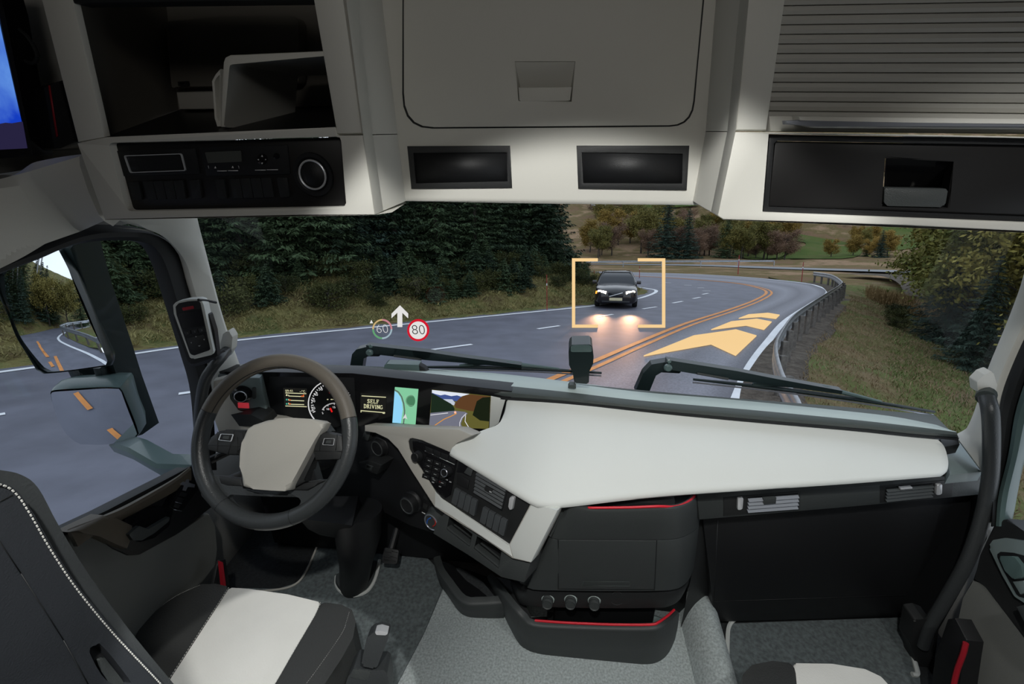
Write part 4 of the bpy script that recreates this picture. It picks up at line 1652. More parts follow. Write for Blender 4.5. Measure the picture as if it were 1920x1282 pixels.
# switch panel -------------------------------------------------------
PS = py_(0.815)
sp_ = thing('overhead_switch_panel', 'black overhead switch panel with tachograph, switches and round speaker', 'control panel', loc=at(420, 330, y=0.815))
b = MB()
b.trace(PS, [(204, 269), (640, 257), (648, 388), (238.5, 395.5)], 0.03, r=0.006, bev=0.003)
b.build('face_plate', M['panel_black'], sp_)
PS1 = PS.off(0.002)
b = MB()
b.trace(PS1, [(212, 283), (366, 277.5), (375, 326), (228, 330.5)], 0.004, r=0.003, bev=0.0015)
b.build('slot_cover', M['black'], sp_)
b = MB()
b.trace(PS1.off(0.003), [(231.5, 291.5), (339.6, 287.6), (347.8, 320.3), (243, 324.3)], 0.004, r=0.004, holes=[[(233.5, 293), (338.2, 289.2), (346, 318.9), (244.3, 322.7)]], hr=0.003)
b.build('slot_frame', M['chrome'], sp_, label='thin chrome frame of the empty slot')
b = MB()
b.trace(PS1, [(374, 276), (539, 271), (544.5, 326.5), (386, 330)], 0.012, r=0.003, bev=0.002)
tg = b.build('tachograph', M['black'], sp_)
PT = PS1.off(0.0015)
b = MB()
b.trace(PT, [(384, 285.5), (451, 282.5), (453, 303), (390, 306)], 0.003, r=0.002)
b.build('display', mat('grey lcd', (0.07, 0.075, 0.07), 0.3), tg)
b = MB()
b.trace(PT, circ((491, 298.7), 10.3, 24), 0.003, bev=0.001)
b.trace(PT, circ((517.5, 292.5), 6, 20), 0.005, bev=0.0015)
b.build('button', M['gloss'], tg)
b = MB()
for q in ([(491, 290.5), (493, 294), (489, 294)], [(491, 308), (493, 305), (489, 305)], [(497, 298), (499.5, 299), (497, 300.5)], [(485, 298), (482.5, 299), (485, 300.5)], [(401.5, 315.5), (405.5, 315.5), (403.5, 311.5)], [(434, 315), (438, 315), (436, 311)]):
    b.trace(PT.off(0.0008), q, 0.0006)
for x0, x1, y in ((407, 425, 320.7), (427, 446, 320.2), (478, 498, 319), (500, 521, 318.4)):
    b.trace(PT.off(0.0008), [(x0, y - 0.8), (x1, y - 1), (x1, y + 0.4), (x0, y + 0.6)], 0.0006)
b.build('symbol', M['mark'], tg, smooth=0)
for x in (391, 447.7):
    text('1', M['mark'], PT.off(0.001).at(x, 313.4), RT, V((0, 0, 1)), 0.007, tg)


def lerp2(a, c, t):
    return (a[0] + (c[0] - a[0]) * t, a[1] + (c[1] - a[1]) * t)


def quad_row(q, n, gap=0.06):
    """split a pixel quad (tl,tr,br,bl) into n side by side quads"""
    out = []
    for i in range(n):
        a, c = i / n + gap / 2 / n, (i + 1) / n - gap / 2 / n
        out.append([lerp2(q[0], q[1], a), lerp2(q[0], q[1], c), lerp2(q[3], q[2], c), lerp2(q[3], q[2], a)])
    return out


for q, n in (([(239, 342), (260, 341), (267, 374), (249, 376)], 1), ([(267, 340.5), (343, 338), (349, 372), (277, 374.5)], 4), ([(354, 338), (374, 337), (379, 371), (360, 373)], 1),
             ([(402, 337), (420, 336), (426, 372), (409, 373)], 1), ([(430, 335.5), (508, 333), (514, 369.5), (437, 372)], 4), ([(518, 333), (539, 332.5), (543, 369), (525, 370.5)], 1)):
    for s in quad_row(q, n):
        b = MB()
        b.trace(PS1.off(0.002), s, 0.006, r=0.0015, bev=0.0015)
        b.build('switch', M['dark'], sp_)
b = MB()
pc = PS1.at(588, 327.5)
rr = (PS1.at(612, 327.5) - pc).length
b.lathe(pc, (0, -1, 0), [(rr * 1.55, 0), (rr * 1.5, 0.004), (rr * 1.25, 0.004), (rr * 1.05, 0.0), (rr * 0.9, 0.003), (0, 0.006)], 40)
spk = b.build('speaker', M['black'], sp_)
b = MB()
b.tube([pc + V((math.cos(t / 48 * 6.28319) * rr, -0.004, math.sin(t / 48 * 6.28319) * rr)) for t in range(48)], 0.0018, 8, closed=True)
b.build('ring', M['chrome'], spk, label='thin chrome ring')

# ================================================================== CENTRE LOCKER
CY = 0.97
PC = py_(CY)
ol = thing('overhead_locker', 'wide cream overhead locker with a rounded flap door over the windscreen', 'locker', loc=at(1040, 380, y=CY))
b = MB()
DH = [(966, 116), (1078, 116), (1071, 190), (970, 192)]
GL = [(775, 287), (950, 286), (953, 341), (780, 344)]
GR = [(1091, 286), (1282, 286), (1279, 344), (1094, 343)]
b.trace(PC, [(690, -160), (1400, -160), (1392, 0), (1378, 200), (1352, 386), (1040, 382), (738, 378), (712, 300), (684, 236), (690, 0)], 0.22, bev=0.01, holes=[DH])
b.build('body', M['white'], ol)
b = MB()
b.trace(PC.off(0.001), [(754.5, -160), (1327, -160), (1320.5, 0), (1308, 130), (1299, 237), (754, 241.5), (754.5, 0)], 0.004, r=[0, 0, 0, 0, 0.055, 0.055, 0], holes=[DH])
b.build('door_gap', M['rubber'], ol)
b = MB()
b.trace(PC.off(0.008), [(757, -160), (1324, -160), (1318, 0), (1305.5, 130), (1296.5, 234.5), (756.5, 239), (757, 0)], 0.007, r=[0, 0, 0, 0, 0.055, 0.055, 0], bev=0.003, holes=[DH])
dr = b.build('door', M['white'], ol)
PD = PC.off(0.008)
b = MB()
tl, tr, brr, bl = PD.pts(DH)
PDi = PC.off(-0.016)
il, ir = PDi.at(976, 164), PDi.at(1070, 164)
jl, jr = PDi.at(972, 192), PDi.at(1070, 190)
b.face([tl, tr, ir, il])
b.face([tl, il, jl, bl])
b.face([tr, brr, jr, ir])
b.face([il, ir, jr, jl])
b.face([bl, jl, jr, brr])
b.build('handle_recess', M['white'], dr, smooth=0)
b = MB()
b.trace(PD.off(0.001), [(971.5, 163.5), (1072.5, 162.5), (1069.5, 187.5), (1066, 190), (977, 191), (973, 188)], 0.012, bev=0.003)
b.build('handle', M['white'], dr)
for outer, inner in (([(763, 274), (956, 273), (960, 352), (771, 354)], GL), ([(1081, 273), (1293, 273), (1288, 357), (1084, 354)], GR)):
    b = MB()
    b.trace(PC.off(0.004), outer, 0.02, bev=0.002, holes=[inner])
    g_ = b.build('vent_frame', M['dark'], ol, label='black rectangular frame')
    b = MB()
    b.trace(PC.off(0.0012), [(inner[0][0] - 3, inner[0][1] - 3), (inner[1][0] + 3, inner[1][1] - 3), (inner[2][0] + 3, inner[2][1] + 3), (inner[3][0] - 3, inner[3][1] + 3)], 0.01)
    b.build('vent_panel', M['black'], g_, smooth=0)

# ================================================================== OVERHEAD CABINET, passenger side
oc = thing('overhead_cabinet', 'cream overhead cabinet with a ribbed roller shutter above a black drawer, passenger side', 'cabinet', loc=at(1650, 410, y=OY))
b = MB()
b.trace(PO, [(1420, -150), (1490, -150), (1471, 0), (1440, 246), (1379, 246), (1404, 0)], 0.34, bev=0.008)
b.build('post', M['white'], oc)
b = MB()
b.trace(PO, [(1379, 247.5), (1440, 248), (1700, 252), (2240, 263), (2240, 449), (1700, 422), (1356, 411), (1346, 404)], 0.34, bev=0.008, holes=[[(1442, 251.5), (1985, 260), (1985, 420), (1430, 398.5)]])
b.build('front_frame', M['white'], oc)
b = MB()
fr_ = P3([(1420, -150), (1404, 0), (1379, 246), (1346, 404)], y=OY)
bk_ = P3([(1385, -160), (1380, 0), (1366, 200), (1350, 386)], y=0.99)
b.loft([fr_, [p + V((0, 0.04, 0)) for p in fr_], [p.lerp(q, 0.75) + V((0.008, 0, 0)) for p, q in zip(fr_, bk_)], bk_], closed=False, cap=False)
b.build('side_panel', M['white'], oc, smooth=60)
b = MB()
b.face([at(1346, 404, y=OY), at(1356, 412, y=OY), at(2240, 450, y=OY), at(2200, 440, y=1.2), at(1352, 387, y=1.22)])
b.build('underside', M['white'], oc, smooth=0)
b = MB()
PSh = py_(0.83)
rows = []
nsl = 21
for i in range(nsl):
    for t, dp in ((0.0, -0.004), (0.08, 0.0), (0.5, 0.002), (0.92, 0.0), (1.0, -0.004)):
        yy = -150 + (226 + 150) * (i + t) / nsl
        k = (yy + 150) / 376
        rows.append([PSh.off(dp).at(1476 - 36 * k, yy), PSh.off(dp).at(2240, yy - 30 + 40 * k)])
b.loft(rows, closed=False, cap=False)
sh = b.build('roller_shutter', M['shutter'], oc, smooth=20)
b = MB()
b.trace(py_(0.815), [(1441, 216), (2240, 223), (2240, 254), (1444, 247)], 0.03, bev=0.004)
b.build('shutter_rail', M['white'], oc)
b = MB()
b.trace(py_(0.795), [(1496, 216), (2000, 222), (2000, 243), (1530, 240), (1500, 234)], 0.02, bev=0.006)
b.build('pull_ledge', M['white'], oc)
b = MB()
b.trace(py_(0.785), [(1473, 226), (1498, 224.5), (1520, 229), (2000, 232.5), (2000, 240), (1520, 236.5), (1496, 234), (1474, 233)], 0.012, bev=0.002)
b.build('pull_handle', M['silver'], oc, label='lilac grey metal pull bar')
b = MB()
b.trace(py_(0.81), [(1443, 252), (1985, 261), (1985, 419), (1431, 398)], 0.03, bev=0.003, holes=[[(1452, 264), (1980, 272), (1980, 408), (1440, 388)]], hr=0.004)
df = b.build('drawer_frame', M['black'], oc)
DR = [(1661, 297), (1793, 299), (1777, 389), (1655, 386)]
b = MB()
b.trace(py_(0.815), [(1453.5, 265), (1980, 273), (1980, 407), (1441, 387)], 0.02, bev=0.003, holes=[DR])
dw = b.build('drawer', M['panel_black'], oc)
PDr = py_(0.815)
b = MB()
tl, tr, brr, bl = PDr.pts(DR)
PDi = py_(0.86)
il, ir = PDi.at(1664, 350), PDi.at(1772, 352)
jl, jr = PDi.at(1660, 385), PDi.at(1774, 388)
for f in ([tl, tr, ir, il], [tl, il, jl, bl], [tr, brr, jr, ir], [il, ir, jr, jl]):
    b.face(f)
b.build('handle_recess', M['gloss'], dw, smooth=0)
b = MB()
b.trace(PDr.off(0.002), [(1658.5, 351.5), (1778, 354), (1773, 381), (1767, 388.5), (1664, 386), (1657.5, 379)], 0.014, r=0.004, bev=0.003)
b.build('handle', M['charcoal'], dw)

# ================================================================== TELEVISION NOOK
M['tv_picture'] = bpy.data.materials.new('television picture')
m = M['tv_picture']
m.use_nodes = True
nt = m.node_tree
nt.nodes.clear()
o_ = nt.nodes.new('ShaderNodeOutputMaterial')
e_ = nt.nodes.new('ShaderNodeEmission')
tc = nt.nodes.new('ShaderNodeTexCoord')
sx = nt.nodes.new('ShaderNodeSeparateXYZ')
no = nt.nodes.new('ShaderNodeTexNoise')
no.inputs['Scale'].default_value = 9
no.inputs['Detail'].default_value = 6
r1 = nt.nodes.new('ShaderNodeValToRGB')
r1.color_ramp.elements[0].color = srgb(20, 60, 190) + (1,)
r1.color_ramp.elements[1].color = srgb(110, 165, 235) + (1,)
r1.color_ramp.elements[0].position, r1.color_ramp.elements[1].position = 0.35, 0.75
nt.links.new(tc.outputs['Object'], no.inputs['Vector'])
nt.links.new(no.outputs['Fac'], r1.inputs[0])
nt.links.new(r1.outputs[0], e_.inputs[0])
nt.links.new(e_.outputs[0], o_.inputs[0])
tv = thing('television', 'flat television showing a blue sky picture in the corner nook', 'television', loc=at(30, 290, y=0.88))
PTV = py_(0.88)
b = MB()
b.trace(PTV, [(-120, -60), (-16, -60), (8, 20), (62, 292), (-120, 306)], 0.04, r=0.006, bev=0.004)
b.build('case', M['gloss'], tv)
b = MB()
b.trace(PTV.off(0.002), [(-110, -40), (-20, -40), (0, 57), (40, 234), (-110, 240)], 0.003)
scn = b.build('screen', M['tv_picture'], tv, smooth=0)
b = MB()
b.trace(PTV.off(0.0025), [(-110, 238), (0, 232), (10, 230), (22, 231), (40, 228), (49, 278), (-110, 286)], 0.003)
b.build('picture_ground', glow('dark landscape on screen', srgb(38, 34, 62)), scn, smooth=0)
dv = thing('receiver_box', 'upright black box with small red marks beside the television', 'box', loc=at(110, 280, y=0.9))
b = MB()
b.trace(py_(0.90), [(58, 166), (112, 150), (142, 266), (110, 278), (64, 284)], 0.10, bev=0.005)
b.build('case', M['gloss'], dv)
b = MB()
b.trace(py_(0.899), [(90, 160), (93, 160), (108, 255), (105, 257)], 0.002)
b.build('edge_mark', M['red_dark'], dv, smooth=0)
tag((lambda b: (b.tube(crv([at(3, 5, y=0.9), at(22, 42, y=0.9), at(52, 70, y=0.9), at(69, 100, y=0.9), at(66, 116, y=0.9), at(50, 116, y=0.9), at(28, 95, y=0.9)], 6), 0.0035, 8), b.build('cable', M['rubber']))[1])(MB()), 'black cable hanging in a loop above the receiver box', 'cable')
b = MB()
b.face(P3([(-120, -170), (110, -170), (175, 330), (-120, 350)], y=1.02))
b.face([at(-120, 350, y=1.02), at(175, 330, y=1.02), at(160, 300, y=0.83), at(-120, 345, y=0.83)])
structure(b.build('trim_8', M['white'], smooth=0), 'cream corner nook behind the television')

# ================================================================== DASHBOARD
db = thing('dashboard', 'truck dashboard with a wide pale soft top, instrument cluster and slanted centre stack', 'dashboard', loc=(0.0, 1.05, 0.9))
b = MB()
Hb = P3([(398, 692), (560, 690), (665, 694), (790, 697.5), (930, 707), (1060, 722), (1200, 740), (1400, 757), (1600, 778), (1700, 790), (1788, 808)], z=1.10)
Hn = P3([(398, 703), (560, 702), (665, 703), (800, 712), (930, 733), (1060, 746), (1200, 761), (1400, 778), (1600, 796), (1700, 807), (1795, 815)], z=1.098)
Hl = P3([(398, 713), (560, 714), (665, 717), (800, 725), (860, 733), (930, 744), (1060, 753), (1236, 771), (1400, 786), (1600, 803), (1700, 813), (1795, 821)], z=1.076)
n_ = 60
RS = [resample(crv(L, 5), n_) for L in (Hb, Hn, Hl)]
rows = [[p + V((0, 0.06, -0.02)) for p in RS[0]], RS[0], [p.lerp(q, 0.5) + V((0, 0, 0.004)) for p, q in zip(RS[0], RS[1])], [p.lerp(q, 0.9) + V((0, 0, 0.003)) for p, q in zip(RS[0], RS[1])], RS[1], [p.lerp(q, 0.4) + V((0, -0.004, 0)) for p, q in zip(RS[1], RS[2])], RS[2], [p + V((0, 0.09, 0.012)) for p in RS[2]]]
mid = [p.lerp(q, 0.62) + V((0, 0, 0.004)) for p, q in zip(RS[0], RS[1])]
b.loft([rows[0], rows[1], [p.lerp(q, 0.3) + V((0, 0, 0.003)) for p, q in zip(RS[0], RS[1])], mid], closed=False, cap=False)
b.build('hood_top', M['hood_lit'], db, smooth=50, label='grey green top of the dash hood with windscreen light put into its colour')
b = MB()
b.loft([mid] + rows[3:], closed=False, cap=False)
b.build('hood', M['hood'], db, smooth=50)
b = MB()
b.loft([[p + V((0, -0.004, 0.004)) for p in RS[2]], [p + V((0, -0.005, -0.004)) for p in RS[2]], [p + V((0, 0.03, 0.0)) for p in RS[2]]], closed=False, cap=False)
b.build('hood_seal', M['rubber'], db, smooth=50)

# pale soft top: a cushioned surface between its four edges
def coons(c0, c1, d0, d1, nu, nv, f=None):
    C0, C1 = resample(c0, nu + 1), resample(c1, nu + 1)
    D0, D1 = resample(d0, nv + 1), resample(d1, nv + 1)
    rows = []
    for i in range(nu + 1):
        u = i / nu
        r = []
        for j in range(nv + 1):
            v = j / nv
            p = C0[i] * (1 - v) + C1[i] * v + D0[j] * (1 - u) + D1[j] * u - (C0[0] * (1 - u) * (1 - v) + C0[-1] * u * (1 - v) + C1[0] * (1 - u) * v + C1[-1] * u * v)
            r.append(p + (f(u, v) if f else V((0, 0, 0))))
        rows.append(r)
    return rows


PPAD = plane3(at(952, 750, z=1.072), at(1757, 823, z=1.066), at(1020, 945, z=0.955))
pb = PPAD.pts([(952, 750), (1060, 757), (1236, 774), (1400, 789), (1600, 805.5), (1700, 815.5), (1757, 823)])
pf = PPAD.pts([(845, 848), (866, 860), (930, 899), (985, 932), (1006, 943), (1024, 946), (1070, 943), (1180, 930), (1310, 918), (1450, 909), (1600, 899), (1765, 886)])
dl = PPAD.pts([(952, 750), (947, 772), (934, 795), (906, 806), (871, 822), (851, 834), (845, 848)])
dr_ = PPAD.pts([(1757, 823), (1770, 836), (1777, 860), (1775, 878), (1765, 886)])
cr = coons(crv(pb, 5), crv(pf, 5), crv(dl, 4), crv(dr_, 4), 60, 26, lambda u, v: V((0, -0.5, 0.7)) * (0.012 * (1 - abs(2 * u - 1) ** 3) * math.sin(math.pi * v)))
b = MB()
b.loft(cr, closed=False, cap=False)
loop = [cr[0][j] for j in range(27)] + [cr[i][26] for i in range(1, 61)] + [cr[60][j] for j in range(25, -1, -1)] + [cr[i][0] for i in range(59, 0, -1)]
cen = sum(loop, V((0, 0, 0))) / len(loop)
l2 = [p + (p - cen).normalized() * 0.004 + V((0, 0, -0.007)) for p in loop]
l3 = [p + (p - cen).normalized() * 0.002 + V((0, 0, -0.012)) for p in loop]
l4 = [p.lerp(cen, 0.22) + V((0, 0, -0.03)) for p in loop]
b.loft([loop, l2, l3, l4], True, False)
bmesh.ops.remove_doubles(b.bm, verts=b.bm.verts, dist=1e-5)
b.build('soft_top', M['pad'], db, smooth=60)
# substructure that carries the top
b = MB()
b.box((0.55, 1.24, 0.62), (1.1, 0.16, 0.72))
b.box((-0.55, 1.26, 0.66), (1.1, 0.14, 0.72))
b.build('core', M['black'], db)

# instrument panel -----------------------------------------------------
PI = py_(1.145)
b = MB()
b.trace(PI, [(392, 696), (660, 700), (960, 733), (952, 808), (906, 808), (680, 799), (560, 792), (440, 778), (410, 740)], 0.05, bev=0.002)
ip = b.build('instrument_panel', M['gloss'], db)
PI1, PI2, PI3 = PI.off(0.001), PI.off(0.002), PI.off(0.003)
ir_, iu_ = PI.at(720, 760) - PI.at(700, 760), PI.at(700, 740) - PI.at(700, 760)
PX = ir_.length / 20


def sub(name, pl, pix, m, parent, dep=0.002, **k):
    b = MB()
    b.trace(pl, pix, dep, **k)
    return b.build(name, m, parent, smooth=30)


def line(name, pl, segs, wd, m, parent):
    """thin printed or lit lines given by pixel ends"""
    b = MB()
    for (x0, y0), (x1, y1) in segs:
        l = math.hypot(x1 - x0, y1 - y0)
        nx, ny = -(y1 - y0) / l * wd / 2, (x1 - x0) / l * wd / 2
        b.trace(pl, [(x0 + nx, y0 + ny), (x1 + nx, y1 + ny), (x1 - nx, y1 - ny), (x0 - nx, y0 - ny)], 0.0008)
    return b.build(name, m, parent, smooth=0)


M['lit_cream'] = glow('cream display light', srgb(215, 212, 170), 1.0)
M['lit_white'] = glow('white dial light', srgb(215, 215, 215), 1.0)
M['lit_red'] = glow('red needle light', srgb(225, 30, 30), 1.0)
M['lit_orange'] = glow('orange bar light', srgb(215, 95, 40), 1.0)
M['lit_teal'] = glow('teal symbol light', srgb(70, 160, 140), 1.0)
M['display_grey'] = glow('dark display', srgb(28, 28, 26), 1.0)
# light switch panel left of the wheel
PL_ = Plane(at(470, 745, y=1.10), V((0.35, -1, 0.1)))
lsp = sub('light_panel', PL_, [(424, 708), (487, 708), (504, 781), (446, 772), (430, 752)], M['teal'], db, 0.03, bev=0.004)
c_ = PL_.at(455, 738)
rr = (PL_.at(468, 738) - c_).length
b = MB()
b.lathe(c_, PL_.n, [(rr * 1.45, 0), (rr * 1.4, 0.006), (rr * 1.05, 0.008), (rr * 0.98, 0.02), (rr * 0.75, 0.024), (0, 0.024)], 28)
kb = b.build('rotary_knob', M['gloss'], lsp)
b = MB()
b.tube([c_ + PL_.n * 0.021 + (PL_.n.orthogonal().normalized() * math.cos(t / 32 * 6.28319) + PL_.n.cross(PL_.n.orthogonal().normalized()) * math.sin(t / 32 * 6.28319)) * rr * 0.86 for t in range(32)], 0.0016, 6, closed=True)
b.build('knob_ring', M['chrome'], kb)
sub('red_button', PL_.off(0.003), [(445.5, 755), (466, 756), (467, 765.5), (446.5, 764.5)], mat('red button', (0.7, 0.05, 0.07), 0.4, emit=(0.7, 0.05, 0.07, 0.35)), lsp, 0.006, r=0.001, bev=0.001)
sub('thumb_wheel', PL_.off(0.006), [(472.5, 727), (479.5, 727), (479.5, 748), (472.5, 748)], M['charcoal'], lsp, 0.008, r=0.004, bev=0.002)
sub('holder_tray', py_(1.06), [(411, 776), (420, 777), (470, 777), (492, 788), (500, 801), (412, 797)], M['dark'], db, 0.06, r=0.006, bev=0.004)
sub('dash_side', Plane(at(425, 790, y=1.05), V((0.5, -1, 0.2))), [(400, 714), (430, 706), (428, 748), (445, 772), (505, 782), (600, 795), (560, 812), (410, 812), (396, 770)], M['beige'], db, 0.03, bev=0.005)

# cluster
cl = sub('cluster_bezel', PI1, [(505, 706), (664, 708), (668, 792), (500, 784)], M['black'], db, 0.002, bev=0.001)
d1 = sub('trip_display', PI2, [(531, 727), (575, 728.5), (577.5, 761), (533, 759)], M['display_grey'], cl)
line('lit_line', PI3, [((535, 736.5), (574, 738)), ((541, 742.3), (570, 743.5)), ((541, 740), (541, 742.3)), ((541, 750.3), (570, 751.5)), ((541, 748), (541, 750.3)), ((541, 757.7), (570, 758.5)), ((541, 755), (541, 757.7)), ((535, 761), (575, 762.5))], 1.2, M['lit_cream'], d1)
line('lit_bar', PI3.off(0.0004), [((564, 742.6), (569, 742.9)), ((569, 740), (569, 743)), ((541.5, 749.7), (545, 749.9)), ((541.5, 757), (545, 757.2))], 1.8, M['lit_orange'], d1)
line('symbol', PI3, [((536, 741), (539, 741)), ((537.5, 739), (537.5, 742))], 1.8, M['lit_cream'], d1)
line('symbol', PI3, [((536, 749), (539, 749.2)), ((536, 757), (539, 757.2))], 2.6, M['lit_teal'], d1)
text('09:41', M['lit_cream'], PI3.at(542.5, 732.8), ir_, iu_, 7 * PX, d1)
text('--°C', M['lit_cream'], PI3.at(567, 733.8), ir_, iu_, 6.5 * PX, d1)
# speedometer
sp0 = (621.5, 757)
spd = sub('speedometer', PI2, circ(sp0, 44, 48), M['black'], cl)
b = MB()
ring_sector(b, PI3, sp0, 42.6, 44.4, R(92), R(222), 0.001)
b.build('dial_ring', M['lit_white'], spd, smooth=0)
segs = []
for i in range(0, 27):
    a = R(205 - i * 6.9)
    r0 = 33.5 if i % 3 == 0 else 36
    segs.append(((sp0[0] + r0 * math.cos(a), sp0[1] - r0 * math.sin(a)), (sp0[0] + 38.5 * math.cos(a), sp0[1] - 38.5 * math.sin(a))))
line('tick_marks', PI3, segs, 1.1, M['lit_white'], spd)
for s_, x, y in (('20', 587, 765), ('30', 587, 751.5), ('40', 592, 739.5), ('50', 601, 729.5), ('60', 612.5, 723.5)):
    text(s_, M['lit_white'], PI3.at(x, y), ir_, iu_, 8.2 * PX, spd)
text('km/h', M['lit_white'], PI3.at(586, 770), ir_, iu_, 3.6 * PX, spd)
line('needle', PI3.off(0.001), [((615.2, 728.5), (618.8, 737))], 2.6, M['lit_red'], spd)
line('lit_line', PI3, [((613, 748.8), (615.5, 748.8)), ((620, 748.8), (623, 748.8)), ((624, 748.8), (627, 748.8)), ((630, 748.9), (633, 748.9)), ((634.5, 748.9), (637.5, 748.9)), ((642, 746.5), (642, 751))], 1.3, M['lit_cream'], spd)
sb0 = (627, 775)
segs = []
for i in range(0, 25):
    a = R(158 - i * 5.6)
    r0 = 16.5 if i % 6 == 0 else 18
    segs.append(((sb0[0] + r0 * 1.25 * math.cos(a), sb0[1] - r0 * math.sin(a)), (sb0[0] + 20 * 1.25 * math.cos(a), sb0[1] - 20 * math.sin(a))))
line('tick_marks', PI3, segs[:19], 0.9, M['lit_white'], spd)
line('red_zone', PI3, segs[19:], 2.8, M['lit_red'], spd)
for s_, x, y in (('5', 605, 774.5), ('10', 614.5, 767), ('15', 626, 763.5), ('20', 637, 767.5), ('25', 645.5, 776)):
    text(s_, M['lit_white'], PI3.at(x, y), ir_, iu_, 6 * PX, spd)
line('needle', PI3.off(0.001), [((619, 765), (622.5, 772.5))], 2.6, M['lit_red'], spd)
# self driving display
d2 = sub('message_display', PI2, [(676, 736.8), (724.4, 740.4), (722.3, 777.3), (675.5, 773.6)], M['display_grey'], ip)
line('lit_line', PI3, [((678, 742), (723.5, 744.8)), ((677, 769.8), (718, 773.3)), ((676.8, 769), (676.8, 773))], 1.3, M['lit_cream'], d2)
b = MB()
b.trace(PI3, circ((719.5, 774), 2.6, 16, 1.6), 0.0008)
b.build('symbol', M['lit_cream'], d2, smooth=0)
# serif capitals drawn as strokes
SER = {'S': [[(0.85, 0.8), (0.8, 0.95), (0.5, 1.0), (0.2, 0.92), (0.15, 0.72), (0.4, 0.56), (0.65, 0.45), (0.85, 0.25), (0.75, 0.06), (0.45, 0.0), (0.18, 0.06), (0.12, 0.22)]],
       'E': [[(0.2, 0), (0.2, 1)], [(0.05, 1), (0.85, 1), (0.85, 0.84)], [(0.05, 0), (0.88, 0), (0.9, 0.18)], [(0.2, 0.52), (0.62, 0.52)], [(0.62, 0.42), (0.62, 0.62)]],
       'L': [[(0.25, 0), (0.25, 1)], [(0.08, 1), (0.45, 1)], [(0.08, 0), (0.85, 0), (0.9, 0.2)]],
       'F': [[(0.22, 0), (0.22, 1)], [(0.05, 1), (0.85, 1), (0.85, 0.82)], [(0.05, 0), (0.42, 0)], [(0.22, 0.52), (0.62, 0.52)], [(0.62, 0.42), (0.62, 0.62)]],
       'D': [[(0.22, 0), (0.22, 1)], [(0.05, 1), (0.5, 1), (0.85, 0.85), (0.98, 0.5), (0.85, 0.15), (0.5, 0), (0.05, 0)]],
       'R': [[(0.22, 0), (0.22, 1)], [(0.05, 1), (0.55, 1), (0.78, 0.9), (0.78, 0.64), (0.55, 0.53), (0.22, 0.53)], [(0.5, 0.52), (0.85, 0.05), (1.0, 0)], [(0.05, 0), (0.4, 0)]],
       'I': [[(0.5, 0), (0.5, 1)], [(0.3, 1), (0.7, 1)], [(0.3, 0), (0.7, 0)]],
       'V': [[(0.1, 1), (0.5, 0), (0.9, 1)], [(-0.05, 1), (0.28, 1)], [(0.74, 1), (1.05, 1)]],
       'N': [[(0.15, 0), (0.15, 1), (0.88, 0.02), (0.88, 1)], [(0.0, 0), (0.3, 0)], [(0.0, 1), (0.16, 1)], [(0.72, 1), (1.02, 1)]],
       'G': [[(0.9, 0.82), (0.8, 0.95), (0.5, 1.0), (0.18, 0.85), (0.06, 0.5), (0.18, 0.15), (0.5, 0), (0.86, 0.08), (0.88, 0.4)], [(0.68, 0.4), (1.02, 0.4)]]}
WID = {'I': 0.5}


def serif_line(s, pl, cx, cy, h, m, parent, slope=0.07):
    ws_ = [WID.get(ch, 0.82) * h * 0.88 for ch in s]
    tot = sum(ws_) + (len(s) - 1) * h * 0.12
    x = cx - tot / 2
    b = MB()
    for ch, wd in zip(s, ws_):
        for st in SER[ch]:
            q = []
            for sx_, sy_ in st:
                X = x + ((sx_ - 0.5) * (0.82 if ch == 'I' else 1) * (h * 0.8 if ch == 'I' else wd)) + wd / 2
                q.append((X, cy + h / 2 - sy_ * h + (X - cx) * slope))
            for a, c in zip(q[:-1], q[1:]):
                l = math.hypot(c[0] - a[0], c[1] - a[1])
                if l < 0.05:
                    continue
                wv = 0.05 if (abs(c[1] - a[1]) < 0.25 * l) else 0.075
                nx, ny = -(c[1] - a[1]) / l * h * wv, (c[0] - a[0]) / l * h * wv
                b.trace(pl, [(a[0] + nx, a[1] + ny), (c[0] + nx, c[1] + ny), (c[0] - nx, c[1] - ny), (a[0] - nx, a[1] - ny)], 0.0008)
        x += wd + h * 0.12
    return b.build('lettering', m, parent, smooth=0)


serif_line('SELF', PI3, 699.5, 752.6, 6.8, M['lit_cream'], d2)
serif_line('DRIVING', PI3, 699.5, 762.4, 6.8, M['lit_cream'], d2)
# navigation map
mp = sub('map_display', PI2, [(740.4, 726), (784.2, 729.8), (778.8, 795.7), (735.6, 792.4)], glow('map green', srgb(131, 200, 158), 1), ip)
sub('map_water', PI3, [(739.8, 733), (745, 736.5), (750, 743), (754, 755), (755.2, 768), (753, 783), (751.5, 793.5), (735.8, 792.2)], glow('map blue', srgb(146, 212, 246), 1), mp, 0.0006)
sub('map_park', PI3, circ((770.5, 751.5), 8, 16, 11), glow('map dark green', srgb(72, 126, 92), 1), mp, 0.0006)
b = MB()
ring_sector(b, PI3.off(0.0002), (771, 751), 8.5, 10.4, R(70), R(290), 0.0006)
b.build('map_path', glow('map path', srgb(104, 150, 120), 1), mp, smooth=0)
line('map_road', PI3.off(0.0004), list(zip([(740.2, 731), (747, 735), (753, 744), (757, 757), (758.5, 770), (758, 782)], [(747, 735), (753, 744), (757, 757), (758.5, 770), (758, 782), (756.5, 794)])), 2.2, glow('map road', srgb(92, 104, 100), 1), mp)
sub('map_arrow', PI3.off(0.0007), [(760, 775.5), (763.5, 786), (759.6, 783.4), (755, 785.4)], M['lit_white'], mp, 0.0006)
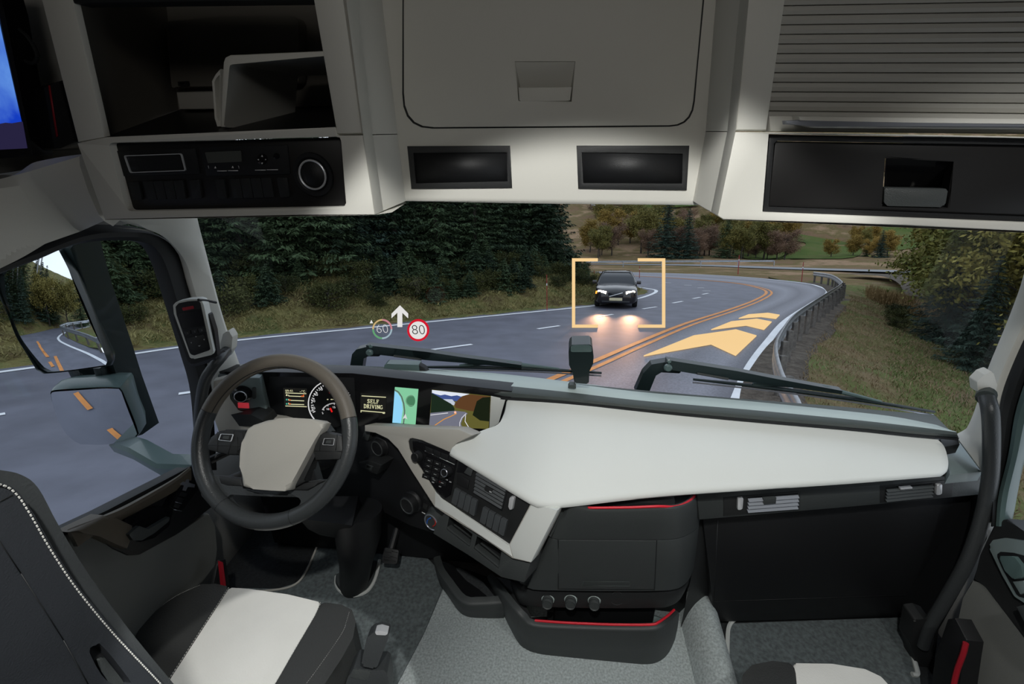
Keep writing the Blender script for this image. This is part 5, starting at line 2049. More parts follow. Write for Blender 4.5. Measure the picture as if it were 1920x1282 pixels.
# camera view
cvw = sub('camera_display', PI2, [(810, 730.7), (920, 743), (916, 804), (804.5, 799)], glow('screen grass', srgb(96, 92, 46), 1), ip)
sub('view_sky', PI3, [(810, 731), (880, 738.6), (862, 744), (846, 751), (831, 745), (809.7, 741)], glow('screen sky', srgb(222, 228, 240), 1), cvw, 0.0004)
sub('view_mountain', PI3.off(0.0002), [(810, 736), (816, 738.5), (826, 741), (834, 739.5), (846, 742.5), (857, 741), (866, 744), (858, 752), (834, 751), (812, 746)], glow('screen mountain', srgb(66, 84, 140), 1), cvw, 0.0004)
sub('view_lake', PI3.off(0.0003), [(831, 748), (848, 748.5), (854, 756), (851, 760), (838, 754)], glow('screen lake', srgb(190, 198, 212), 1), cvw, 0.0004)
sub('view_hill', PI3.off(0.0004), [(852, 757), (862, 746), (872, 741), (884, 739.5), (919.7, 743.5), (918, 775), (880, 770), (854, 764)], glow('screen hill', srgb(92, 62, 38), 1), cvw, 0.0004)
sub('view_wood', PI3.off(0.0005), [(809.5, 737), (818, 741), (832, 749), (846, 757), (852, 765), (852, 772), (807, 778)], glow('screen wood', srgb(28, 42, 30), 1), cvw, 0.0004)
sub('view_wood', PI3.off(0.0006), [(894, 752), (905, 745), (919.6, 744), (917, 790), (900, 788), (886, 778)], glow('screen wood dark', srgb(26, 32, 20), 1), cvw, 0.0004)
sub('view_road', PI3.off(0.0007), [(806.8, 774), (840, 771), (852, 770), (872, 772), (877, 775), (868, 784), (864, 795), (868, 802), (804.5, 799)], glow('screen road', srgb(112, 114, 128), 1), cvw, 0.0004)
line('view_line', PI3.off(0.0010), [((812, 799.5), (832, 786)), ((832, 786), (846, 780)), ((846, 780), (856, 775))], 1.3, glow('screen orange line', srgb(226, 150, 50), 1), cvw)
line('view_line', PI3.off(0.0010), [((862, 801), (862, 792)), ((862, 792), (866, 783)), ((866, 783), (874, 775)), ((807, 778), (840, 774)), ((880, 803), (872, 790)), ((872, 790), (873, 778))], 1.1, glow('screen white line', srgb(225, 225, 230), 1), cvw)
sub('view_car', PI3.off(0.0011), circ((853.5, 773), 2.2, 12), glow('screen car lamps', srgb(255, 190, 160), 1), cvw, 0.0004)
sub('screen_cover', PI1, [(920, 742), (948, 748), (935, 794), (917, 805)], M['pad'], db, 0.01, bev=0.002)

# centre stack ----------------------------------------------------------
SA, SB, SCc = at(770, 825, z=0.985), at(1011, 948, z=0.945), at(961, 1046, z=0.80)
PSK = plane3(SA, SB, SCc)
STK = [(764.7, 828), (767, 822.5), (773, 821), (791, 825), (844, 847.6), (860, 859.6), (996.8, 940.5), (954, 1021.4), (825.7, 933.8), (815, 920.6), (796.5, 891), (780.6, 867.5), (767, 842)]
b = MB()
b.trace(PSK, [(860, 805), (885, 816), (853, 832), (845, 847), (862, 859), (998, 940.5), (1011, 948.4), (1046, 956), (995.5, 1054.5), (961, 1046.6), (900, 1004), (836, 964), (815, 949.8), (799, 924.6), (772.6, 883.5), (746, 841), (727.5, 822.4), (703.7, 811), (684, 808), (684, 797)], 0.05, bev=0.004, holes=[STK])
b.build('stack_frame', M['beige'], db)
b = MB()
b.trace(PSK.off(0.0015), [(998, 941), (1011, 948.4), (1046, 956), (995.5, 1054.5), (962, 1046.2), (955, 1021.4)], 0.03, bev=0.003)
b.trace(PSK.off(0.001), [(815, 949.8), (840, 962), (961, 1045), (955, 1021.6), (826, 934.2), (815.5, 921)], 0.03, bev=0.002)
b.build('stack_edge', M['pad'], db, label='pale front edge of the centre stack')
b = MB()
b.trace(PSK.off(-0.004), STK, 0.04, bev=0.001)
stk = b.build('stack_panel', M['dark'], db)
K0, K1, K2 = PSK.off(-0.003), PSK.off(-0.001), PSK.off(0.001)
kr, ku = K1.at(860, 900) - K1.at(820, 876), K1.at(820, 860) - K1.at(820, 880)


def zq(*v):
    """zoom-frame corners of the stack to photo pixels"""
    return [(640 + a / 3.7705, 780 + c / 3.7705) for a, c in v]


rad = sub('radio', K1, zq((500, 175), (570, 180), (770, 262), (820, 300), (770, 560), (722, 590), (670, 540), (600, 420), (540, 330), (505, 235)), M['gloss'], stk, 0.006, bev=0.002)
for q in quad_row(zq((535, 190), (815, 300), (800, 340), (545, 235)), 5, 0.05)[1:]:
    sub('radio_key', K2, q, M['black'], rad, 0.003, bev=0.0008)
line('trim_line', K2, [(zq((590, 245))[0], zq((800, 342))[0])], 1.0, M['chrome'], rad)
for r_ in range(4):
    for c__ in range(3):
        x0, y0 = 598 + c__ * 58 - r_ * 8, 290 + c__ * 22 + r_ * 38
        q = zq((x0, y0), (x0 + 50, y0 + 19), (x0 + 44, y0 + 49), (x0 - 6, y0 + 30))
        k_ = sub('keypad_key', K2, q, M['black'], rad, 0.003, bev=0.0006)
        mx_, my_ = sum(v[0] for v in q) / 4, sum(v[1] for v in q) / 4
        sub('key_mark', K2.off(0.0008), [(mx_ - 2.4, my_ - 1.6), (mx_ + 2.6, my_ + 0.3), (mx_ + 2.4, my_ + 1.3), (mx_ - 2.6, my_ - 0.6)], M['mark_dim'], k_, 0.0005)
for (x, y), m_ in (((648, 437), 'mark_dim'), ((700, 466), 'red_mark'), ((648, 468), 'mark_dim'), ((697, 498), 'mark_dim'), ((745, 450), 'mark_dim'), ((770, 465), 'mark_dim')):
    q = zq((x - 8, y - 6), (x + 8, y - 1), (x + 7, y + 6), (x - 8, y + 1))
    sub('key_mark', K2, q, M[m_], rad, 0.0006)


def knob(pl, x, y, rpx, hgt, m, parent, name='knob', ring=True, cap=None):
    c = pl.at(x, y)
    r = (pl.at(x + rpx, y) - c).length * 0.92
    b = MB()
    b.lathe(c, pl.n, [(r * 1.15, 0), (r * 1.1, hgt * 0.2), (r, hgt * 0.3), (r * 0.93, hgt * 0.9), (r * 0.8, hgt), (r * 0.6, hgt * 0.95), (0, hgt * 0.95)], 26)
    k = b.build(name, m, parent)
    if ring:
        a = pl.n.orthogonal().normalized()
        w_ = pl.n.cross(a)
        b = MB()
        b.tube([c + pl.n * hgt * 0.98 + (a * math.cos(t / 28 * 6.28319) + w_ * math.sin(t / 28 * 6.28319)) * r * 0.78 for t in range(28)], r * 0.07, 6, closed=True)
        b.build('knob_ring', cap or M['silver'], k)
    return k


knob(K2, *zq((545, 282))[0], 8, 0.02, M['black'], rad, 'volume_knob', False)
knob(K2, *zq((757, 388))[0], 8, 0.022, M['black'], rad, 'tuning_knob')
sub('pocket', K1, zq((832, 318), (935, 380), (915, 430), (862, 405), (855, 400), (815, 395)), M['gloss'], stk, 0.002)
sub('pocket_lip', K2, zq((865, 400), (892, 360), (930, 380), (915, 428)), M['charcoal'], stk, 0.004, bev=0.001)
for q in quad_row(zq((815, 405), (907, 455), (895, 522), (808, 478)), 1):
    sub('blank_switch', K1, q, M['black'], stk, 0.006, bev=0.002)
# air vent with slats
vf = sub('air_vent', K1, zq((950, 388), (1178, 508), (1135, 672), (928, 545)), M['black'], stk, 0.02, bev=0.002)
for i in range(6):
    t = (i + 0.4) / 6
    a, c = lerp2((955, 395), (935, 545), t), lerp2((1172, 515), (1137, 662), t)
    q = zq((a[0] + 4, a[1] - 8), (c[0] - 4, c[1] - 8), (c[0] - 6, c[1] + 7), (a[0], a[1] + 7))
    b = MB()
    p = K2.pts(q)
    b.loft([[p[0] - K2.n * 0.010, p[1] - K2.n * 0.010, p[1] + K2.n * 0.001, p[0] + K2.n * 0.001], [p[3] - K2.n * 0.006, p[2] - K2.n * 0.006, p[2] + K2.n * 0.004, p[3] + K2.n * 0.004]])
    b.build('slat', M['switch_grey'], vf)
sub('slat_tab', K2.off(0.006), zq((1018, 490), (1070, 518), (1058, 548), (1008, 520)), M['dark'], vf, 0.012, r=0.003, bev=0.002)
sub('tab_mark', K2.off(0.0065), zq((1045, 528), (1063, 536), (1060, 543), (1046, 536)), M['chrome'], vf, 0.001)
sub('vent_wheel', K2.off(0.006), zq((1190, 568), (1222, 572), (1205, 668), (1178, 655)), M['chrome'], stk, 0.012, r=0.006, bev=0.003)
for big in (zq((800, 508), (960, 600), (940, 710), (775, 610)), zq((1000, 640), (1172, 742), (1148, 852), (975, 745))):
    for q in quad_row(big, 4, 0.10):
        sub('rocker_switch', K2.off(0.004), q, M['switch_grey'], stk, 0.012, r=0.002, bev=0.0025)

# shelf edge under the stack with two pockets
PK2 = PSK.off(-0.012)
b = MB()
LOWP = [zq((765, 705), (925, 835), (905, 920), (745, 800)), zq((960, 850), (1130, 950), (1110, 1075), (938, 935))]
b.trace(PK2, [(836, 960), (845, 966), (961, 1045), (996, 1053), (982, 1092), (940, 1082), (880, 1042), (812, 1000), (820, 975)], 0.12, bev=0.004, holes=LOWP)
lw = b.build('lower_panel', M['charcoal'], db)
for q in LOWP:
    p = PK2.pts(q)
    d_ = -PK2.n * 0.05
    b = MB()
    b.face([p[0], p[1], p[1] + d_, p[0] + d_])
    b.face([p[3], p[2], p[2] + d_ * 0.7, p[3] + d_ * 0.7])
    b.face([p[0], p[3], p[3] + d_, p[0] + d_])
    b.face([p[1], p[2], p[2] + d_, p[1] + d_])
    b.face([x + d_ * 0.85 for x in p])
    b.build('pocket_liner', M['black'], lw, smooth=0)
    sub('pocket_lip', PK2.off(0.004), [lerp2(q[3], q[0], 0.18), lerp2(q[2], q[1], 0.14), q[2], q[3]], M['charcoal'], lw, 0.02, bev=0.002)

# black knee panel with knobs, left of the stack
PKN = plane3(at(690, 800, y=1.13), at(815, 975, y=0.985), at(700, 960, y=1.09))
b = MB()
b.trace(PKN, [(520, 800), (684, 799), (704, 810), (728, 822), (747, 842), (773, 884), (800, 926), (822, 955), (838, 968), (820, 1003), (770, 985), (700, 950), (640, 930), (560, 900)], 0.05, bev=0.004)
kn = b.build('knee_panel', M['black'], db)
PKN1 = PKN.off(0.002)
b_ = knob(PKN1, 714.5, 836.5, 12.5, 0.018, M['black'], kn, 'dimmer_knob', True, M['charcoal'])
knob(PKN1, 775, 939, 14, 0.03, M['black'], kn, 'fan_knob', True, M['charcoal'])
hk = knob(PKN1, 820, 969.5, 15, 0.028, M['charcoal'], kn, 'heater_knob', True, M['silver'])
c_ = PKN1.at(820, 969.5)
PKK = Plane(c_ + PKN1.n * 0.0275, PKN1.n)
for a0, a1, key in ((95, 200, 'blue_mark'), (-75, 60, 'red_mark')):
    b = MB()
    ring_sector(b, PKK, tuple((lambda q: (960 + FPX * q.dot(RT) / q.dot(FW), 641 - FPX * q.dot(UP) / q.dot(FW)))(PKK.p - CAM_P)), 7.2, 9.2, R(a0), R(a1), 0.0008, k=8)
    b.build('temperature_mark', M[key], hk, smooth=0)
for q in ([(797, 920), (812, 928), (807, 942), (793, 934)], [(793, 944), (802, 948), (800, 957), (791, 953)], [(803, 949), (811, 953), (808, 961), (800, 957)]):
    sub('push_button', PKN1.off(0.002), q, M['dark'], kn, 0.006, bev=0.001)
line('lit_line', PKN1.off(0.004), [((790.5, 960), (797, 963.5)), ((800, 966), (805, 969))], 1.4, M['mark'], kn)
sub('ignition_box', PKN.off(0.05), [(672, 866), (690, 862), (716, 872), (706, 890), (676, 880)], M['dark'], kn, 0.05, bev=0.004)
sub('ignition_key', PKN.off(0.053), [(686, 870), (699, 875), (695, 883), (683, 878)], M['charcoal'], kn, 0.01, bev=0.002, holes=[[(689, 873), (695, 875.5), (693, 879), (687, 876.5)]])
sub('ring_tab', PKN.off(0.012), [(684, 806), (696, 808), (690, 826), (678, 823)], M['charcoal'], kn, 0.014, r=0.004, bev=0.003)

# passenger side: vent strip and front panel
VA, VB = at(1310, 925, z=0.93), at(1840, 880, z=0.975)
PV = Plane(VA, V((VB.y - VA.y, -(VB.x - VA.x), 0)))
vs_ = sub('vent_strip', PV, [(1306, 926), (1400, 915), (1600, 901), (1842, 878), (1838, 928), (1600, 949), (1311, 975)], M['charcoal'], db, 0.03, bev=0.004)


def vent(frame, louv, wheel, tab, n=4, lit=False, name='air_vent'):
    f = sub(name, PV.off(0.0015), frame, M['dark'], db, 0.006, bev=0.0012)
    sub('vent_opening', PV.off(0.0022), louv, M['gloss'], f, 0.002)
    for i in range(n):
        t = (i + 0.5) / n
        a, c = lerp2(louv[0], louv[3], t), lerp2(louv[1], louv[2], t)
        h = (louv[3][1] - louv[0][1]) / n * (0.24 if lit else 0.2)
        p = PV.off(0.002).pts([(a[0], a[1] - h), (c[0], c[1] - h), (c[0], c[1] + h), (a[0], a[1] + h)])
        nn = PV.n
        b = MB()
        b.loft([[p[0] - nn * 0.004, p[1] - nn * 0.004, p[1] + nn * 0.002, p[0] + nn * 0.002], [p[3], p[2], p[2] + nn * 0.008, p[3] + nn * 0.008]])
        b.build('slat', M['lit_slat'] if lit else M['charcoal'], f)
    sub('vent_wheel', PV.off(0.008), wheel, M['chrome'], f, 0.008, r=0.003, bev=0.002)
    sub('slat_tab', PV.off(0.012), tab, M['charcoal'] if lit else M['chrome'], f, 0.008, bev=0.001)


M['lit_slat'] = mat('lit slats', (0.22, 0.235, 0.26), 0.4)  # light on one vent's slats, put into a paler colour
vent([(1357, 933), (1498, 921), (1498, 955), (1357, 968)], [(1402, 932.5), (1496, 925), (1494, 952), (1400, 959)], [(1384, 935), (1394, 934), (1392, 955), (1383, 956)], [(1432, 935), (1456, 933), (1455, 944), (1433, 946)], 4, True)
vent([(1650, 911), (1789, 899), (1785, 931), (1650, 943)], [(1660.7, 914.7), (1748, 906), (1745, 930), (1658.7, 939)], [(1757, 909), (1767, 908), (1766, 927), (1756, 928)], [(1689, 915.5), (1711, 913.5), (1711, 916.5), (1689, 918.5)], 4)
sub('strip_panel', PV.off(0.001), [(1500, 921), (1650, 908), (1650, 942), (1500, 955)], M['charcoal'], vs_, 0.003, bev=0.001)
sub('corner_cap', pz_(0.985), [(1766, 834), (1800, 829), (1845, 878), (1842, 884), (1780, 890), (1779, 866)], M['teal'], db, 0.03, bev=0.004)
sub('corner_tray', pz_(1.03), [(1762, 822), (1797, 822), (1800, 832), (1770, 838)], M['rubber'], db, 0.03, bev=0.003)
fp = sub('front_panel', PV.off(-0.05), [(1316, 960), (1835, 915), (1775, 1010), (1703, 1110), (1690, 1157), (1352, 1166), (1338, 1142)], M['black'], db, 0.05, bev=0.004)
line('panel_seam', PV.off(-0.0495), [((1336, 1128), (1700, 1116)), ((1338, 1138), (1346, 975))], 1.6, M['rubber'], fp)

# ================================================================== CONSOLE TOWER
TY = 0.87
PTW = py_(TY)
ct = thing('console', 'dark console tower with red edged tray, drawer, three sockets and lower bin', 'console', loc=at(1110, 1240, y=TY))


def curved_plate(name, pix, mat_, parent, y0=TY, roll=0.10, dep=0.02, bev=0.004, tilt=0.0, x_turn=1225, left_turn=None, **k):
    """a front panel whose right end curls away from the viewer"""
    b = MB()
    pts = py_(y0).pts(pix)
    hs = [py_(y0).pts(h) for h in k.get('holes', ())]
    b.prism(pts, V((0, -1, 0)), dep, hs, bev)
    return b.build(name, mat_, parent)


# upper tray: front wall wraps round to the dash
b = MB()
fw_ = [(1046, 957), (1067, 947), (1085, 951), (1111, 955), (1180, 954), (1240, 952.5), (1268, 951)]
ftop = [at(1048, 953, y=1.02), at(1056, 947, y=0.94), at(1066, 946, y=0.885)] + P3([(1085, 951), (1111, 956), (1180, 955.5), (1235, 953.5)], y=TY) + [at(1268, 951.5, y=0.885), at(1290, 944, y=0.92), at(1302, 934, y=0.96), at(1308, 922, y=1.03)]
fbot = [at(1020, 1003, y=1.02), at(1025, 1000.7, y=0.94), at(1030, 1004, y=0.885)] + P3([(1045, 1010), (1100, 1011), (1180, 1011), (1235, 1010)], y=TY) + [at(1268, 1008, y=0.885), at(1290, 1000, y=0.92), at(1303, 990, y=0.96), at(1310, 975, y=1.03)]


def wall(mb, top, bot, th=0.012, n=48, s=5, lip=0.004):
    A, B = resample(crv(top, s), n), resample(crv(bot, s), n)
    secs = []
    for i in range(n):
        t = (A[min(i + 1, n - 1)] - A[max(i - 1, 0)]).normalized()
        nn = t.cross(B[i] - A[i]).normalized()
        if nn.dot(CAM_P - A[i]) < 0 and nn.y > 0:
            nn = -nn
        if nn.y > 0.5:
            nn = -nn
        secs.append([A[i] - nn * th * 0.2 + V((0, 0, 0.001)), A[i] + nn * lip * 0.4, A[i] + nn * lip - V((0, 0, 0.006)), A[i].lerp(B[i], 0.5) + nn * lip, B[i] + nn * lip * 0.6, B[i] - nn * th, A[i] - nn * th])
    mb.loft(secs, True, True)


wall(b, ftop, fbot)
tr_ = b.build('tray', M['charcoal'], ct, smooth=45)
b = MB()
redl = [at(1104, 951.5, y=TY + 0.008)] + P3([(1111, 951.8), (1180, 951), (1235, 949)], y=TY + 0.004) + [at(1266, 949.5, y=0.892), at(1287, 942, y=0.925), at(1300, 932, y=0.963), at(1307, 921, y=1.03)]
b.tube(crv(redl, 6), 0.0032, 8)
b.build('tray_edge', M['red_plastic'], tr_, label='thin red edging strip')
b = MB()
b.face([at(1060, 960, y=0.89), at(1262, 958, y=0.90), at(1300, 930, y=1.0), at(1080, 925, y=1.06)])
b.build('tray_floor', M['black'], tr_, smooth=0)
# middle box
b = MB()
mtop = [at(1018, 1003, y=1.02), at(1024, 1001, y=0.94), at(1032, 1005, y=0.885)] + P3([(1046, 1011.5), (1100, 1012.5), (1180, 1013), (1232, 1012)], y=TY) + [at(1266, 1009.5, y=0.885), at(1288, 1002, y=0.92), at(1301, 992, y=0.96), at(1309, 976, y=1.03)]
mbot = [at(976, 1092, y=1.02), at(982, 1093, y=0.94), at(990, 1099, y=0.885)] + P3([(1000, 1104), (1090, 1106), (1180, 1106.5), (1226, 1106)], y=TY) + [at(1262, 1104, y=0.885), at(1280, 1096, y=0.92), at(1291, 1084, y=0.96), at(1299, 1066, y=1.03)]
wall(b, mtop, mbot, 0.02)
mbx = b.build('housing', M['charcoal'], ct, smooth=45)
dwr = sub('drawer', PTW.off(0.006), [(1047, 1013), (1231, 1014), (1226.5, 1105), (1047.5, 1104)], M['charcoal'], ct, 0.02, bev=0.002)
sub('drawer_gap', PTW.off(0.0045), [(1045.6, 1012), (1232.4, 1013), (1228, 1106), (1046, 1105)], M['rubber'], ct, 0.004)
line('grip_groove', PTW.off(0.0067), [((1093.5, 1090.6), (1180, 1090.8)), ((1180, 1090.8), (1181, 1098.6)), ((1181, 1098.6), (1092.5, 1098.4)), ((1092.5, 1098.4), (1093.5, 1090.6))], 0.9, M['hood'], dwr)
# socket strip
b = MB()
stop = [at(956, 1086, y=1.02), at(962, 1092, y=0.94), at(970, 1100, y=0.90)] + P3([(985, 1106), (1090, 1109), (1226, 1109)], y=TY + 0.012) + [at(1262, 1107, y=0.897), at(1280, 1099, y=0.93), at(1290, 1086, y=0.97)]
sbot = [at(960, 1106, y=1.02), at(966, 1118, y=0.94), at(974, 1128, y=0.90)] + P3([(990, 1134), (1090, 1138), (1226, 1138)], y=TY + 0.012) + [at(1256, 1134, y=0.897), at(1272, 1124, y=0.93), at(1281, 1110, y=0.97)]
wall(b, stop, sbot, 0.05)
ss_ = b.build('socket_strip', M['dark'], ct, smooth=45)
for x, y in ((1027.5, 1120.5), (1070, 1121), (1114, 1123)):
    c = PTW.off(-0.012).at(x, y)
    r = (PTW.at(x + 13, y) - PTW.at(x, y)).length * 0.95
    ax = V((-0.05, -1, 0.25))
    b = MB()
    b.lathe(c, ax, [(r, 0), (r * 1.02, 0.005), (r * 0.92, 0.009)], 24)
    sk = b.build('socket_ring', M['hood_lit'], ct)
    b = MB()
    b.lathe(c, ax, [(r * 0.86, 0.004), (r * 0.86, 0.014), (r * 0.80, 0.016), (r * 0.86, 0.018), (r * 0.86, 0.024), (r * 0.74, 0.029), (r * 0.6, 0.027), (0, 0.027)], 24)
    b.build('socket_cap', M['charcoal'], sk)
b = MB()
ring_sector(b, PTW.off(-0.0075), (1157, 1122), 12, 12.8, 0, 6.283, 0.0006, k=30)
b.build('blank_ring', M['charcoal'], ct, smooth=0)
# lower bin
b = MB()
btop = [at(916, 1078, y=1.05), at(940, 1108, y=0.94), at(968, 1143, y=0.87), at(985, 1160, y=0.855)] + P3([(1001, 1171), (1090, 1176), (1180, 1178), (1226, 1177)], y=0.85) + [at(1240, 1172, y=0.86), at(1258, 1160, y=0.90), at(1271, 1147, y=0.95)]
bbot = [at(935, 1130, y=1.05), at(955, 1172, y=0.96), at(975, 1208, y=0.90), at(992, 1226, y=0.885)] + P3([(1017, 1239), (1090, 1244), (1170, 1247), (1215, 1244)], y=0.885) + [at(1238, 1236, y=0.90), at(1252, 1226, y=0.93), at(1262, 1205, y=0.97)]
wall(b, btop, bbot, 0.014, lip=0.006)
bn = b.build('bin', M['charcoal'], ct, smooth=45)
b = MB()
redb = [at(1003, 1163, y=0.862)] + P3([(1060, 1167), (1130, 1170), (1180, 1171), (1222, 1170.5)], y=0.858) + [at(1235, 1166, y=0.866), at(1252, 1154, y=0.90), at(1264, 1143, y=0.935)]
b.tube(crv(redb, 6), 0.0035, 8)
b.build('bin_edge', M['red_plastic'], bn, label='thin red edging strip')
b = MB()
b.face([at(1000, 1180, y=0.87), at(1230, 1185, y=0.87), at(1262, 1160, y=1.0), at(960, 1150, y=1.02)])
b.face(P3([(940, 1085), (1290, 1085), (1280, 1200), (960, 1200)], y=1.06))
b.build('bin_liner', M['black'], bn, smooth=0)
sub('bin_divider', py_(0.93), [(1026, 1146), (1176, 1158), (1176, 1175), (1026, 1165)], M['dark'], bn, 0.02, bev=0.004)
sub('bin_divider', Plane(at(1210, 1160, y=0.95), V((0.3, -1, 0.6))), [(1180, 1158), (1202, 1145), (1248, 1162), (1232, 1170), (1180, 1172)], M['teal'], bn, 0.01, bev=0.002)
# side cheek towards the stack, side wall towards the passenger panel
b = MB()
b.face([at(916, 1077, y=1.06), at(968, 1143, y=0.885), at(1000, 1165, y=0.88), at(980, 1120, y=0.92), at(956, 1087, y=0.98)])
b.build('side_cheek', M['dark'], ct, smooth=0)
b = MB()
b.face([at(1311, 930, y=1.04), at(1309, 976, y=1.035), at(1299, 1066, y=1.035), at(1268, 1215, y=1.0), at(1340, 1160, y=1.12), at(1345, 960, y=1.05)])
b.build('side_cheek', M['dark'], ct, smooth=0)
b = MB()
b.box((0.17, 1.0, 0.66), (0.30, 0.18, 0.56), bev=0.02)
b.build('core', M['black'], ct)

# small ledge left of the bin
lt = thing('knee_tray', 'dark curved tray with a ribbed mat sticking out under the centre stack', 'tray', loc=at(880, 1130, y=0.95))
b = MB()
ltop = [at(815, 1044, y=1.12), at(822, 1068, y=1.05), at(838, 1092, y=1.0), at(868, 1128, y=0.94), at(905, 1131, y=0.94), at(945, 1128, y=0.95)]
lbot = [at(817, 1062, y=1.13), at(825, 1090, y=1.06), at(842, 1116, y=1.02), at(868, 1150, y=0.97), at(905, 1158, y=0.97), at(945, 1160, y=0.98)]
wall(b, ltop, lbot, 0.02, s=3, lip=0.006)
b.build('rim', M['charcoal'], lt, smooth=45)
b = MB()
b.face([at(820, 1050, y=1.13), at(842, 1095, y=1.02), at(872, 1128, y=0.965), at(945, 1128, y=0.97), at(925, 1085, y=1.08), at(860, 1062, y=1.15)])
b.build('tray_floor', M['black'], lt, smooth=0)
b = MB()
b.face([at(848, 1068, y=1.128), at(890, 1120, y=0.978), at(930, 1121, y=0.978), at(905, 1090, y=1.06), at(862, 1063, y=1.135)])
b.build('ribbed_mat', M['carpet_dark'], lt, smooth=0)
sub('tray_bracket', py_(0.99), [(900, 1156), (942, 1160), (944, 1166), (912, 1164)], M['black'], lt, 0.05)

# ================================================================== STEERING WHEEL
SWO = at(514, 822.3, y=0.82)
SWN = V((0, -0.803, 0.596)).normalized()
SWA = V((1, 0, 0))
SWB = SWN.cross(SWA).normalized()
if SWB.z < 0:
    SWB = -SWB
PW = Plane(SWO, SWN)
sw = thing('steering_wheel', 'leather steering wheel, taupe upper rim and black lower rim, with a plain grey hub', 'steering wheel', loc=SWO)
RRIM, RT_ = 0.1895, 0.0185


def wang(px, py):
    p = PW.at(px, py) - SWO
    return math.atan2(p.dot(SWB), p.dot(SWA))


def rim_arc(a0, a1, n, tr=RT_):
    return [SWO + (SWA * math.cos(a0 + (a1 - a0) * i / n) + SWB * math.sin(a0 + (a1 - a0) * i / n)) * RRIM for i in range(n + 1)]


aL, aR = wang(391, 769), wang(674, 779)
if aL < 0:
    aL += 2 * math.pi
b = MB()
b.tube(rim_arc(aR, aL, 60), RT_, 14, up=SWN)
ru = b.build('rim_upper', M['leather_brown'], sw, smooth=60, label='taupe leather upper rim')
b = MB()
b.tube(rim_arc(aL + 0.004, aR + 2 * math.pi - 0.004, 80), RT_ * 1.01, 14, up=SWN)
rl = b.build('rim_lower', M['leather_black'], sw, smooth=60, label='black leather lower rim')
b = MB()
for i in range(150):
    a = aR + (aL - aR) * (i + 0.5) / 150
    c = SWO + (SWA * math.cos(a) + SWB * math.sin(a)) * (RRIM - RT_ * 0.86) + SWN * RT_ * 0.5
    t = (-SWA * math.sin(a) + SWB * math.cos(a))
    b.tube([c - t * 0.002 - SWN * 0.002, c + t * 0.002 + SWN * 0.002], 0.0007, 4)
b.build('stitching', M['rubber'], ru)
b = MB()
for px, py in ((413, 951), (549, 967)):
    a = wang(px, py)
    c = SWO + (SWA * math.cos(a) + SWB * math.sin(a)) * RRIM
    t = (-SWA * math.sin(a) + SWB * math.cos(a))
    b.tube([c - t * 0.0006, c + t * 0.0006], RT_ * 1.03, 16, up=SWN)
b.build('rim_seam', M['rubber'], rl)


def wz(*v):
    return [(340 + a / 3.56, 650 + c / 3.56) for a, c in v]


b = MB()
b.trace(PW.off(-0.004), wz((175, 900), (200, 860), (245, 862), (395, 880), (410, 945), (700, 958), (745, 915), (905, 888), (960, 890), (1010, 860), (1070, 880), (1000, 990), (890, 1100), (760, 1150), (600, 1180), (440, 1170), (300, 1110), (200, 1000)), 0.02, bev=0.006, holes=[wz((298, 1012), (330, 985), (440, 992), (600, 1000), (780, 1003), (802, 1030), (775, 1075), (690, 1115), (600, 1128), (450, 1115), (345, 1065))], hr=0.008)
b.build('lower_spoke', M['leather_black'], sw, smooth=50)
for q in (wz((245, 866), (400, 882), (405, 932), (300, 925), (260, 912)), wz((735, 918), (905, 895), (960, 893), (890, 930), (840, 960), (720, 956))):
    sub('spoke_insert', PW.off(0.002), q, M['dark'], sw, 0.02, bev=0.004)
hub = sub('hub_cover', PW.off(0.035), wz((432, 545), (470, 520), (560, 490), (650, 477), (730, 473), (850, 480), (930, 492), (958, 508), (940, 545), (895, 615), (850, 695), (800, 790), (740, 900), (718, 945), (704, 961), (690, 963), (600, 959), (480, 950), (420, 943), (404, 935), (398, 915), (388, 800), (392, 710), (402, 640), (415, 580)), M['beige'], sw, 0.03, bev=0.012, seg=4)
sub('hub_base', PW.off(0.012), wz((420, 580), (560, 530), (730, 515), (940, 530), (965, 565), (880, 720), (830, 900), (720, 960), (480, 955), (400, 940), (380, 720)), M['dark'], sw, 0.03, bev=0.006)
lpod = sub('switch_pod', PW.off(0.022), wz((190, 600), (240, 562), (300, 552), (435, 552), (400, 640), (392, 725), (300, 722), (172, 692), (165, 655)), M['dark'], sw, 0.04, bev=0.008)
rpod = sub('switch_pod', PW.off(0.022), wz((905, 580), (960, 568), (1072, 592), (1078, 680), (1060, 755), (890, 762), (872, 700)), M['dark'], sw, 0.04, bev=0.008)
PWs = PW.off(0.023)
line('pod_seam', PWs.off(0.0006), [(wz((172, 655))[0], wz((392, 662))[0]), (wz((240, 565))[0], wz((240, 700))[0]), (wz((350, 555))[0], wz((310, 722))[0]), (wz((372, 600))[0], wz((372, 722))[0])], 0.8, M['rubber'], lpod)
line('pod_seam', PWs.off(0.0006), [(wz((880, 695))[0], wz((1072, 697))[0]), (wz((930, 575))[0], wz((922, 695))[0]), (wz((1040, 585))[0], wz((1030, 690))[0])], 0.8, M['rubber'], rpod)
for par, q in ((lpod, wz((262, 580), (348, 584), (332, 632), (245, 622))), (rpod, wz((952, 611), (1024, 612), (1016, 658), (940, 654)))):
    sub('button', PWs.off(0.002), q, M['black'], par, 0.008, r=0.002, bev=0.002)
    inn = [lerp2(p, (sum(v[0] for v in q) / 4, sum(v[1] for v in q) / 4), 0.10) for p in q]
    b = MB()
    b.trace(PWs.off(0.0032), q, 0.002, r=0.002, holes=[inn], hr=0.0015)
    b.build('button_frame', M['chrome'], par)
    inn2 = [lerp2(p, (sum(v[0] for v in q) / 4, sum(v[1] for v in q) / 4), 0.55) for p in q]
    sub('button_mark', PWs.off(0.003), inn2, M['charcoal'], par, 0.001)
